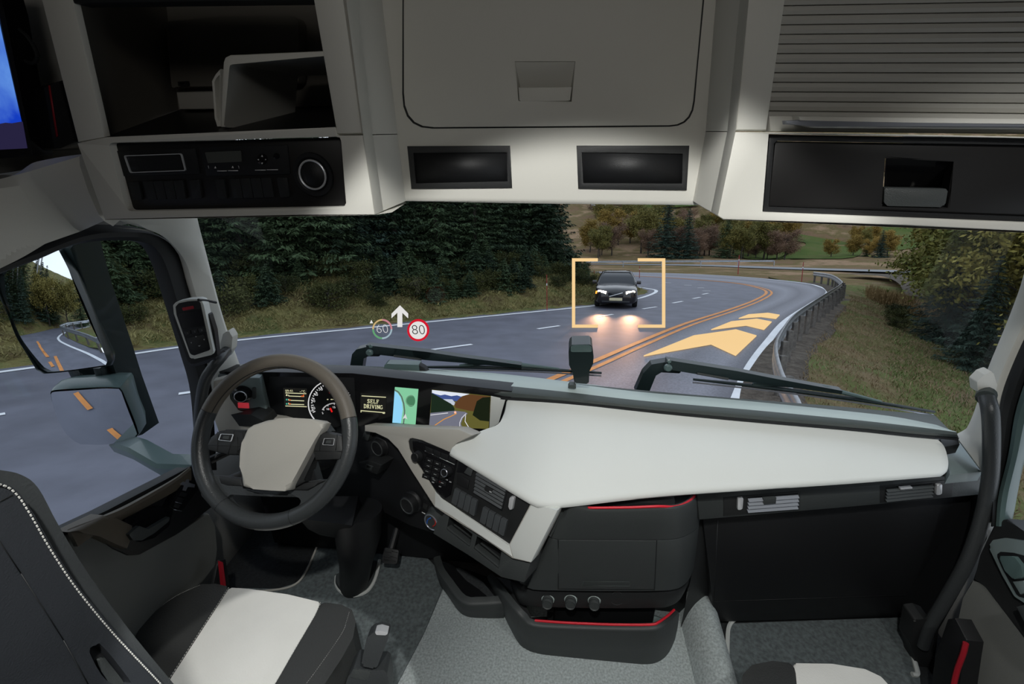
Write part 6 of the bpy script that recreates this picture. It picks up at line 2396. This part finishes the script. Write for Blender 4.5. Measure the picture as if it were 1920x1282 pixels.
# right side web between hub and lower rim
sub('side_web', PW.off(-0.01), wz((960, 520), (990, 560), (905, 700), (870, 770), (905, 890), (735, 918), (800, 800)), M['black'], sw, 0.03, bev=0.003)

# steering column ----------------------------------------------------
sc_ = thing('steering_column', 'black steering column running down to a carpet collar in the driver footwell', 'steering column', loc=at(665, 1105, z=FZ))
b = MB()
b.loft([[SWO + (SWA * math.cos(t / 16 * 6.28319) * w_ + SWB * (math.sin(t / 16 * 6.28319) * h_ - 0.03)) - SWN * d for t in range(16)] for w_, h_, d in ((0.06, 0.04, 0.045), (0.075, 0.05, 0.07), (0.08, 0.06, 0.16), (0.07, 0.06, 0.22))])
b.build('shroud', M['black'], sc_, smooth=50)
b = MB()
b.loft([[at(560, 972, y=0.90), at(660, 985, y=0.92), at(672, 930, y=1.02), at(575, 930, y=1.0)], [at(578, 992, y=0.93), at(640, 1012, y=0.95), at(690, 975, y=1.04), at(600, 950, y=1.04)], [at(600, 1003, y=0.98), at(640, 1010, y=0.99), at(680, 985, y=1.06), at(620, 970, y=1.06)]])
b.build('lower_shroud', M['black'], sc_, smooth=40)
c0, c1 = at(672, 1000, y=0.98), at(664, 1095, z=FZ + 0.02)
b = MB()
b.tube([c0 + V((0, 0.02, 0.08)), c0, c0.lerp(c1, 0.5), c1], [0.075, 0.07, 0.055, 0.05], 20)
b.build('column_tube', M['black'], sc_, smooth=60)
b = MB()
cpath = crv([at(712, 1050, z=FZ + 0.03), at(703, 1085, z=FZ + 0.022), at(688, 1108, z=FZ + 0.02), at(664, 1116, z=FZ + 0.02), at(642, 1110, z=FZ + 0.02), at(631, 1096, z=FZ + 0.02), at(631, 1080, z=FZ + 0.022)], 6)
b.tube(cpath, 0.007, 8)
b.build('collar_piping', M['piping'], sc_, label='pale piping round the foot of the column')
b = MB()
b.tube([p.lerp(c1, 0.22) + V((0, 0, 0.015)) for p in cpath], 0.014, 8)
b.build('collar', M['charcoal'], sc_)
for nm, a_, c__ in (('wiper_stalk', at(470, 880, y=0.90), at(415, 905, y=0.86)), ('indicator_stalk', at(440, 842, y=0.90), at(395, 862, y=0.86))):
    b = MB()
    b.tube([SWO - SWN * 0.1, a_, c__], [0.010, 0.009, 0.011], 10)
    b.build('stalk', M['black'], sc_)

bp_ = thing('brake_pedal', 'black ribbed brake pedal right of the steering column foot', 'pedal', loc=at(728, 1060, z=FZ))
PBP = Plane(at(730, 1043, z=FZ + 0.12), V((0, -0.7, 0.7)))
sub('pad', PBP, [(720, 1026), (748, 1031), (744, 1058), (716, 1055)], M['dark'], bp_, 0.02, r=0.006, bev=0.003)
line('pad_rib', PBP.off(0.0015), [((722, 1034), (734, 1036)), ((734, 1033), (746, 1036)), ((719, 1043), (731, 1045)), ((732, 1043), (744, 1046)), ((720, 1049), (742, 1052))], 1.2, M['rubber'], bp_)
b = MB()
b.tube([at(730, 1040, z=FZ + 0.115), at(735, 1020, z=FZ + 0.15) + V((0, 0.08, 0.02)), at(742, 990, z=FZ + 0.3) + V((0, 0.08, 0))], 0.012, 8)
b.build('pedal_arm', M['black'], bp_)

# ================================================================== SEATS
ds = thing('driver_seat', 'driver seat with pale leather centre, dark side bolsters and a dark back shell', 'seat', loc=(-0.74, 0.5, 0.27))
PZ = pz_(0.55)


def cushion(name, pix, m, parent, z, thick, bev, r=0.01, label=None):
    b = MB()
    b.trace(pz_(z), pix, thick, r=r, bev=bev, seg=5)
    return b.build(name, m, parent, smooth=60, label=label)


cushion('cushion_centre', [(428, 1101), (470, 1104), (540, 1114), (602, 1129), (592, 1152), (555, 1215), (515, 1285), (440, 1400), (240, 1400), (324, 1262), (375, 1183)], M['leather_pale'], ds, 0.555, 0.14, 0.014, label='pale leather cushion centre')
cushion('cushion_bolster', [(262, 1178), (292, 1145), (330, 1117), (378, 1095), (405, 1094), (430, 1100), (376, 1183), (324, 1263), (240, 1400), (150, 1400)], M['leather_seat'], ds, 0.558, 0.15, 0.02, label='dark leather side bolster')
cushion('cushion_bolster', [(601, 1128), (640, 1133), (660, 1143), (667, 1165), (662, 1195), (640, 1235), (600, 1295), (530, 1400), (440, 1400), (514, 1285), (554, 1216), (591, 1153)], M['leather_seat'], ds, 0.558, 0.2, 0.022, label='dark leather side bolster')
b = MB()
for L, z in (([(601, 1130), (591, 1153), (554, 1216), (514, 1285), (470, 1350)], 0.5595), ([(429, 1102), (376, 1183), (324, 1263), (280, 1330)], 0.5595), ([(262, 1180), (292, 1146), (330, 1118), (378, 1096)], 0.548), ([(655, 1148), (650, 1165), (640, 1190), (590, 1262), (560, 1300)], 0.5555)):
    P = resample(crv([at(*q, z=z) for q in L], 6), 90)
    for i in range(0, 88, 2):
        b.tube([P[i] + V((0, 0, 0.002)), P[i + 1] + V((0, 0, 0.002))], 0.0009, 4)
b.build('stitching', M['thread'], ds, kind='stuff')
b = MB()
b.box((-0.74, 0.50, 0.345), (0.42, 0.40, 0.15), bev=0.02)
b.build('base', M['black'], ds)
# backrest seen from its inner side
PXB = px_(-0.45)
BK = cpix([(-420, 770), (-200, 850), (-60, 876), (0, 881), (40, 890), (72, 915), (110, 985), (170, 1082), (250, 1190), (345, 1305), (420, 1400)], 4) + [(420, 1500), (-420, 1500)]
b = MB()
b.trace(PXB.off(-0.012), BK, 0.52, bev=0.035, seg=5)
b.build('backrest', M['leather_black'], ds, smooth=60)
BK2 = cpix([(-420, 800), (-120, 888), (0, 905), (34, 922), (62, 962), (100, 1028), (150, 1103), (220, 1187), (300, 1272), (400, 1390)], 4) + [(400, 1500), (-420, 1500)]
b = MB()
b.trace(PXB.off(0.004), BK2, 0.03, bev=0.008, seg=3, holes=[cpix([(168, 1222), (180, 1209), (194, 1212), (240, 1270), (244, 1282), (215, 1284), (190, 1266)], 3, True)])
shl = b.build('back_shell', M['seat_shell'], ds, smooth=50)
b = MB()
b.trace(PXB.off(-0.006), [(166, 1218), (182, 1205), (200, 1212), (250, 1276), (250, 1290), (205, 1290)], 0.01)
b.build('recess', M['rubber'], shl)
sub('release_handle', PXB.off(-0.002), [(186, 1236), (196, 1232), (230, 1276), (236, 1290), (212, 1290), (190, 1258)], M['charcoal'], shl, 0.006, r=0.004, bev=0.002)
line('shell_seam', PXB.off(0.0046), [((-20, 985), (40, 1075)), ((40, 1075), (120, 1200)), ((120, 1200), (170, 1290)), ((-30, 955), (24, 928))], 1.6, M['rubber'], shl)
b = MB()
P = resample(crv([PXB.off(0.006).at(*q) for q in [(-60, 903), (0, 908), (30, 925), (57, 964), (95, 1030), (145, 1105), (215, 1190), (295, 1275), (340, 1325)]], 6), 200)
for i in range(0, 198, 2):
    b.tube([P[i], P[i + 1]], 0.0008, 4)
b.build('stitching', M['thread'], ds, kind='stuff')

ps = thing('passenger_seat', 'passenger seat corner with a dark bolster beside a pale cushion', 'seat', loc=(0.75, 0.5, 0.27))
cushion('cushion_bolster', [(1388, 1330), (1393, 1264), (1410, 1246), (1448, 1238.5), (1487, 1243), (1492, 1262), (1498, 1330), (1500, 1480), (1370, 1480)], M['leather_seat'], ps, 0.55, 0.2, 0.016, label='dark ribbed leather bolster')
cushion('cushion_centre', [(1487, 1243), (1560, 1244), (1622, 1254), (1652, 1268), (1690, 1310), (1730, 1480), (1500, 1480), (1497, 1330), (1491, 1262)], M['leather_pale'], ps, 0.548, 0.2, 0.014, label='pale leather cushion')

# gear lever beside the driver seat
gl = thing('parking_lever', 'short black lever with a metal capped grip beside the driver seat', 'lever', loc=at(690, 1285, y=0.62))
PG = Plane(at(695, 1230, y=0.64), V((0.25, -0.85, 0.5)))
sub('grip', PG, [(699, 1186), (713, 1183), (729, 1187), (728, 1196), (708, 1248), (702, 1254), (677, 1248), (684, 1210), (690, 1194)], M['leather_black'], gl, 0.045, r=0.006, bev=0.008, seg=4)
sub('cap', PG.off(0.003), [(702, 1184.5), (713, 1182), (728, 1186), (724, 1191), (706, 1190)], M['chrome'], gl, 0.03, r=0.003, bev=0.003)
sub('lever_plate', PG.off(-0.01), [(664, 1252), (700, 1257), (720, 1256), (726, 1262), (733, 1310), (640, 1310), (652, 1270)], M['leather_black'], gl, 0.08, r=0.008, bev=0.01)
sub('plate_tab', PG.off(-0.008), [(664, 1254), (696, 1258), (688, 1276), (656, 1270)], M['charcoal'], gl, 0.01, r=0.003, bev=0.003)

# ================================================================== FLOOR COVERINGS
dm = thing('floor_mat', 'dark carpet mat in the driver footwell', 'mat', loc=at(720, 1160, z=FZ))
b = MB()
b.trace(pz_(FZ + 0.012), [(445, 1100), (520, 1105), (560, 1092), (600, 1015), (770, 1010), (838, 1085), (793, 1190), (735, 1300), (690, 1420), (380, 1420)], 0.012, bev=0.003)
b.build('pile', M['carpet_mat'], dm)
b = MB()
b.tube(crv(P3([(430, 1108), (500, 1107), (548, 1098), (572, 1075), (590, 1035), (600, 1010)], z=FZ + 0.016), 5), 0.004, 6)
b.build('edge_piping', M['beige'], dm)
eg = MB()
top = [(836, 1083), (880, 1078), (1000, 1100), (1268, 1140), (1330, 1150), (1340, 1420), (690, 1420), (736, 1300), (795, 1188)]
eg.trace(pz_(FZ + 0.045), top, 0.045, bev=0.012, seg=3)
structure(eg.build('engine_cover', M['carpet'], smooth=60), 'light grey carpeted engine cover in the middle of the cab floor')
b = MB()
arch = P3(cpix([(1180, 1420), (1215, 1290), (1250, 1210), (1275, 1165), (1300, 1143), (1324, 1137), (1341, 1144), (1348, 1170), (1350, 1300), (1352, 1420)], 4), y=1.03)
b.loft([[p + V((0, 0.25, -0.05)) for p in arch], [p + V((0, 0.03, -0.012)) for p in arch], arch, [p + V((0, -0.2, -0.01)) for p in arch], [p + V((0, -0.5, -0.03)) for p in arch]])
structure(b.build('engine_hump', M['carpet'], smooth=60), 'rounded grey carpeted hump right of the console')
pm = thing('floor_mat', 'grey carpet mat with pale piping in the passenger footwell', 'mat', loc=at(1540, 1220, z=FZ))
b = MB()
b.trace(pz_(FZ + 0.012), [(1364, 1168), (1702, 1156), (1724, 1262), (1740, 1420), (1362, 1420)], 0.012, bev=0.003)
b.build('pile', M['carpet_mat'], pm)
b = MB()
b.tube(crv(P3([(1382, 1156), (1368, 1172), (1364, 1200), (1363, 1300), (1362, 1400)], z=FZ + 0.018), 5), 0.007, 6)
b.build('edge_piping', M['piping'], pm)
b = MB()
b.tube(crv(P3([(1697, 1150), (1702, 1180), (1712, 1230), (1720, 1262), (1710, 1264)], z=FZ + 0.018), 5), 0.007, 6)
b.build('edge_piping', M['piping'], pm)

# ================================================================== DRIVER DOOR
dd = bpy.data.objects.new('door_1', None)
COL.objects.link(dd)
dd.location = (-1.15, 0.6, 0.1)
structure(dd, 'driver door with a brown cap, armrest and grey lower panel')
PD0 = px_(-1.11)
PDI = px_(-1.10)
sub('door_panel', PD0, [(-200, 1110), (125, 996), (175, 1003), (215, 1028), (240, 1040), (262, 1038), (330, 1002), (392, 962), (404, 985), (408, 1030), (404, 1060), (380, 1092), (340, 1120), (260, 1190), (200, 1500), (-200, 1500)], M['door_cloth'], dd, 0.05, bev=0.004)
sub('sill', PDI, [(-200, 1130), (0, 1052), (125, 992), (200, 957), (358, 874), (362, 878), (204, 963), (130, 1000), (0, 1062), (-200, 1142)], M['rubber'], dd, 0.008)
sub('door_base', PDI.off(-0.004), [(126, 998), (200, 962), (360, 878), (374, 882), (376, 930), (398, 950), (330, 1003), (262, 1040), (240, 1041), (214, 1029), (180, 1004)], M['black'], dd, 0.05, bev=0.003)
b = MB()
P0 = P3([(128, 1003), (150, 990), (198, 966), (260, 935), (320, 903), (354, 881)], x=-1.09)
P1 = P3([(136, 1003), (170, 990), (222, 970), (275, 941), (330, 908), (359, 886)], x=-1.075)
strip(b, P0, P1, 0.03, 24)
b.build('door_cap', M['bronze'], dd)
sub('armrest', PDI.off(0.03), [(132, 998), (198, 966), (222, 970), (252, 985), (248, 1002), (242, 1030), (216, 1019), (186, 1005), (160, 1000)], M['bronze'], dd, 0.04, bev=0.01, seg=3)
sub('handle_cup', PDI.off(0.005), [(234, 974), (262, 955), (300, 948), (325, 955), (318, 985), (290, 1008), (262, 1016), (242, 1000)], M['gloss'], dd, 0.01, r=0.006, bev=0.002)
sub('door_handle', PDI.off(0.04), [(242, 1002), (256, 990), (262, 986), (278, 992), (319, 968), (317, 977), (290, 999), (266, 1013), (250, 1013)], M['charcoal'], dd, 0.012, r=0.003, bev=0.003)
swp = sub('switch_block', PDI.off(0.02), [(318, 950), (346, 900), (372, 896), (372, 918), (342, 958), (326, 956)], M['gloss'], dd, 0.03, bev=0.003)
b = MB()
b.trace(PDI.off(0.022), [(349, 898), (355, 898), (354, 905), (366, 908), (365, 914), (352, 912), (349, 920), (343, 919), (346, 910), (338, 908), (340, 902), (348, 904)], 0.003, bev=0.0008, holes=[])
b.build('cross_switch', M['silver'], swp)
for q in ([(340, 922), (352, 925), (348, 932), (336, 929)], [(334, 932), (346, 935), (341, 943), (329, 940)], [(328, 943), (339, 946), (335, 953), (326, 950)]):
    sub('switch', PDI.off(0.0215), q, M['black'], swp, 0.004, bev=0.001)
line('switch_edge', PDI.off(0.023), [((326, 955), (341, 958)), ((329, 941), (341, 944))], 0.9, M['silver'], swp)
sub('step_trim', px_(-1.0), [(414, 1052), (418, 1054), (424, 1098), (419, 1098)], M['red_dark'], dd, 0.01)
sub('pocket', px_(-1.02), [(408, 1060), (413, 1050), (424, 1048), (432, 1098), (400, 1098)], M['black'], dd, 0.01, bev=0.004)

# dark kick panel between the dash front and the passenger door
b = MB()
q0 = [PV.off(-0.06).at(*q) for q in [(1822, 915), (1762, 1010), (1694, 1110), (1682, 1150), (1690, 1180)]]
q1 = P3([(1858, 935), (1850, 1010), (1800, 1110), (1760, 1180), (1745, 1290)], x=1.19)
b.loft([q0, q1], closed=False, cap=False)
structure(b.build('trim_9', M['black'], smooth=0), 'black kick panel between the dash front and the passenger door')
# passenger door
pd = bpy.data.objects.new('door_2', None)
COL.objects.link(pd)
pd.location = (1.15, 0.6, 0.1)
structure(pd, 'passenger door with a dark handle recess and grey lower panel')
PR0 = px_(1.12)
sub('door_panel', PR0, [(1822, 1087), (1850, 1095), (1925, 1205), (1990, 1260), (1990, 1420), (1850, 1420), (1836, 1290), (1790, 1180), (1806, 1120)], M['door_cloth'], pd, 0.05, bev=0.004)
sub('door_upper', PR0.off(0.004), [(1866, 975), (1888, 972), (1905, 990), (1990, 1040), (1990, 1270), (1925, 1205), (1850, 1096), (1822, 1088), (1838, 1040)], M['dark'], pd, 0.06, bev=0.006)
sub('handle_recess', PR0.off(0.02), [(1853, 1024), (1862, 1012), (1885, 1008), (1960, 1020), (1960, 1150), (1920, 1130), (1902, 1118), (1880, 1080)], M['teal'], pd, 0.02, r=0.01, bev=0.005)
sub('recess_floor', PR0.off(0.022), [(1868, 1040), (1876, 1034), (1900, 1036), (1960, 1052), (1960, 1128), (1908, 1118), (1886, 1078)], M['black'], pd, 0.006, r=0.006, bev=0.002)
sub('door_handle', PR0.off(0.034), [(1872, 1042), (1900, 1042), (1914, 1060), (1918, 1082), (1900, 1086), (1884, 1070)], M['truck_paint_light'], pd, 0.01, r=0.005, bev=0.003)
sub('window_switch', PR0.off(0.026), [(1898, 1090), (1918, 1088), (1930, 1108), (1912, 1114)], M['teal'], pd, 0.006, bev=0.002)
sub('armrest', PR0.off(0.05), [(1902, 1136), (1920, 1132), (1980, 1190), (1980, 1240), (1925, 1180)], M['charcoal'], pd, 0.05, bev=0.006)
b = MB()
b.trace(px_(1.06), [(1776, 1160), (1790, 1158), (1812, 1200), (1808, 1225), (1800, 1282), (1800, 1340), (1740, 1340), (1752, 1230)], 0.04, bev=0.004)
b.build('door_pocket', M['black'], pd)
b = MB()
b.tube(crv(P3([(1811, 1205), (1806, 1225), (1795, 1255), (1788, 1285), (1784, 1320)], x=1.045), 5), 0.006, 8)
b.build('pocket_edge', M['red_dark'], pd, label='dark red edging of the door pocket')

# ================================================================== GRAB HANDLES AND SMALL FITTINGS
gh = thing('grab_handle', 'long bent black grab handle in front of the passenger door', 'grab handle', loc=at(1735, 1220, x=1.02))
b = MB()
b.tube(crv([at(1850, 744, y=1.07), at(1857, 775, y=1.04), at(1859, 830, y=1.03), at(1856, 900, y=1.02), at(1842, 970, y=1.01), at(1814, 1050, y=1.0), at(1775, 1120, y=1.0), at(1742, 1175, y=1.0), at(1730, 1210, y=1.0)], 6), 0.0165, 14)
b.build('bar', M['rubber_grip'] if 'rubber_grip' in M else M['leather_black'], gh, smooth=60)
b = MB()
b.tube([at(1850, 738, y=1.09), at(1848, 746, y=1.07)], 0.019, 14)
b.build('end_cap', M['hood'], gh)
b = MB()
b.trace(py_(1.0), [(1714, 1162), (1732, 1160), (1748, 1166), (1752, 1200), (1744, 1226), (1755, 1232), (1752, 1340), (1722, 1340), (1714, 1230), (1706, 1205)], 0.05, r=0.008, bev=0.01)
b.build('foot', M['dark'], gh)

lg = thing('grab_handle', 'curved black grab handle on the pillar beside the driver window', 'grab handle', loc=at(400, 700, y=1.08))
b = MB()
b.tube(crv([at(424, 658, y=1.13), at(412, 672, y=1.08), at(398, 690, y=1.06), at(384, 715, y=1.05), at(376, 760, y=1.05), at(374, 810, y=1.05), at(378, 860, y=1.07)], 6), 0.0155, 14)
b.build('bar', M['leather_black'], lg, smooth=60)

ht = thing('handheld_terminal', 'handheld terminal with a dark screen and keypad in a holder on the driver pillar', 'handheld terminal', loc=at(385, 680, y=1.02))
PHT = Plane(at(365, 620, y=1.02), V((0.28, -1, 0.12)))
sub('holder', PHT.off(-0.012), [(325, 600), (332, 585), (392, 588), (402, 620), (408, 668), (360, 684), (352, 676)], M['black'], ht, 0.02, r=0.006, bev=0.004)
cs = sub('case', PHT, [(324.5, 572), (330, 566), (350, 561.5), (370, 560.5), (378, 563), (382, 572), (400.5, 659), (398, 665), (362, 673.5), (356, 670), (326, 588)], M['pad'], ht, 0.03, r=0.008, bev=0.004)
sub('front_plate', PHT.off(0.002), [(329, 575), (335, 568.5), (352, 565), (370, 564), (375, 567), (394, 656), (362, 667), (356, 662), (331, 590)], M['black'], ht, 0.006, r=0.006, bev=0.002)
sub('screen', PHT.off(0.003), [(333.5, 587.5), (376.5, 579), (383, 610), (344, 617)], M['screen_off'], ht, 0.003)
sub('status_lamp', PHT.off(0.003), [(341, 577), (362, 573), (364, 578.5), (343, 582.5)], M['red_dark'], ht, 0.002, r=0.002)
for i in range(3):
    q = [(345 + i * 13.2, 621.5 - i * 2.6), (356 + i * 13.2, 619 - i * 2.6), (358.5 + i * 13.2, 626.5 - i * 2.6), (348 + i * 13.2, 629 - i * 2.6)]
    k_ = sub('key', PHT.off(0.0035), q, M['dark'], ht, 0.003, bev=0.001)
    text(str(i + 1), M['mark_dim'], PHT.off(0.0042).at(352 + i * 13.2, 624.5 - i * 2.6), PHT.at(380, 616) - PHT.at(345, 622), PHT.at(345, 600) - PHT.at(350, 622), 0.006, ht)
sub('direction_pad', PHT.off(0.0035), [(349, 634), (382, 627), (392, 650), (364, 656), (356, 654)], M['dark'], ht, 0.003, r=0.003, bev=0.001)
for q in ([(366, 632), (369, 631.5), (367, 629.5)], [(357, 642), (359.5, 641), (359, 644)], [(381, 636), (383.5, 635), (383, 638)], [(371, 648), (376, 647), (374, 650)]):
    sub('key_mark', PHT.off(0.0043), q, M['mark_dim'], ht, 0.0006)
b = MB()
b.tube([at(372, 562, y=1.03), at(386, 563, y=1.06), at(405, 567, y=1.1)], 0.0035, 8)
b.build('bracket_rod', M['rubber'], ht)
b = MB()
b.trace(py_(1.06), [(354, 676), (402, 664), (406, 676), (362, 688), (356, 684)], 0.04, r=0.004, bev=0.006)
b.build('holder_foot', M['black'], ht)

dc = thing('lane_camera', 'black camera housing standing on the dashboard hood at the windscreen', 'camera', loc=at(1088, 715, y=1.19))
b = MB()
PDC = py_(1.16)
b.trace(PDC, [(1066, 660), (1068, 651), (1073, 646), (1106, 645.5), (1111, 650), (1113, 668), (1112, 682), (1105, 696), (1104, 720), (1077, 718), (1074, 700), (1067, 684)], 0.06, r=0.006, bev=0.008, seg=3)
b.build('housing', M['truck_paint'], dc)
b = MB()
b.trace(PDC.off(0.002), [(1070, 650), (1074, 647), (1105, 647), (1110, 651), (1110, 660), (1070, 660)], 0.05, r=0.004, bev=0.006)
b.build('top_cap', M['truck_paint_light'], dc)
hp = thing('sensor_housing', 'grey green sensor housing low behind the windscreen above the instruments', 'sensor', loc=at(760, 690, y=1.26))
b = MB()
b.trace(py_(1.25), [(718, 698), (721, 684), (725, 682), (785, 684), (787, 697)], 0.03, r=0.003, bev=0.005)
b.build('housing', M['truck_paint_light'], hp)
b = MB()
b.trace(py_(1.252), [(785, 684), (796, 690), (802, 699), (785, 698)], 0.02, bev=0.003)
b.build('side_cover', M['rubber'], hp)
b = MB()
b.trace(py_(1.17), [(1064, 728), (1068, 721.5), (1078, 722), (1081, 729)], 0.02, r=0.003, bev=0.003)
tag(b.build('hood_clip', M['hood']), 'tiny clip on the dashboard hood under the camera housing', 'clip')

# ================================================================== WIPERS
def wiper(pivot, elbow, arm_end, blade0, blade1, label, y=1.36, base=None):
    wp = thing('wiper', label, 'wiper', loc=at(*base[0], y=y))
    b = MB()
    b.trace(py_(y), base, 0.03, r=0.004, bev=0.006)
    b.build('arm_base', M['truck_paint'], wp)
    b = MB()
    e0, e1 = at(*elbow, y=y - 0.01), at(*arm_end, y=y - 0.01)
    dz = V((0, 0, 1))
    b.loft([[p + dz * h_ + V((0, d_, 0)) for h_, d_ in ((w_, -0.012), (w_, 0.012), (-w_, 0.012), (-w_, -0.012))] for p, w_ in ((e0, 0.016), (e0.lerp(e1, 0.4), 0.016), (e0.lerp(e1, 0.62), 0.011), (e1, 0.006))])
    b.build('arm', M['truck_paint'], wp)
    b = MB()
    b.lathe(at(elbow[0] + 4, elbow[1] + 8, y=y - 0.03), (0, -1, 0), [(0.012, 0), (0.012, 0.008), (0.008, 0.012), (0, 0.012)], 16)
    b.lathe(at(elbow[0] + 6, elbow[1] - 3, y=y - 0.025), (0, -1, 0.3), [(0.006, 0), (0.006, 0.006), (0, 0.008)], 12)
    b.build('pivot', M['truck_paint_light'], wp)
    q0, q1 = at(*blade0, y=y), at(*blade1, y=y)
    b = MB()
    bow = [q0.lerp(q1, t / 12) + V((0, 0, 0.008 * math.sin(math.pi * t / 12))) for t in range(13)]
    b.tube(bow, [0.004 + 0.003 * math.sin(math.pi * t / 12) for t in range(13)], 8)
    bl_ = b.build('blade', M['truck_paint'], wp)
    b = MB()
    b.tube([p + V((0, 0.0, -0.011)) for p in bow], 0.003, 6)
    b.build('rubber_strip', M['silver'], bl_)
    b = MB()
    m0 = q0.lerp(q1, 0.25)
    m1 = q0.lerp(q1, 0.78)
    mt = e0.lerp(e1, 0.92)
    b.tube([m0 + V((0, 0, 0.012)), m0.lerp(m1, 0.25) + V((0, -0.004, 0.028)), mt, m1 + V((0, 0, 0.010))], [0.005, 0.009, 0.009, 0.004], 8)
    b.build('yoke', M['truck_paint_light'], wp)
    b = MB()
    b.tube([e0.lerp(e1, 0.18) + V((0, -0.014, -0.012)), e0.lerp(e1, 0.36) + V((0, -0.014, -0.014))], 0.004, 8)
    b.build('spring', M['charcoal'], wp)
    return wp


wiper((665, 690), (690, 652), (978, 684), (778, 688), (1128, 699), 'black windscreen wiper on the driver side behind the instrument hood', base=[(654, 700), (660, 664), (668, 655), (688, 650), (712, 652), (712, 668), (690, 668), (682, 672), (678, 700)])
wiper((1195, 728), (1248, 680), (1575, 732), (1300, 711), (1752, 772), 'black windscreen wiper in front of the passenger side', y=1.30, base=[(1190, 736), (1206, 700), (1222, 683), (1252, 678), (1278, 682), (1276, 700), (1240, 698), (1230, 704), (1216, 738)])
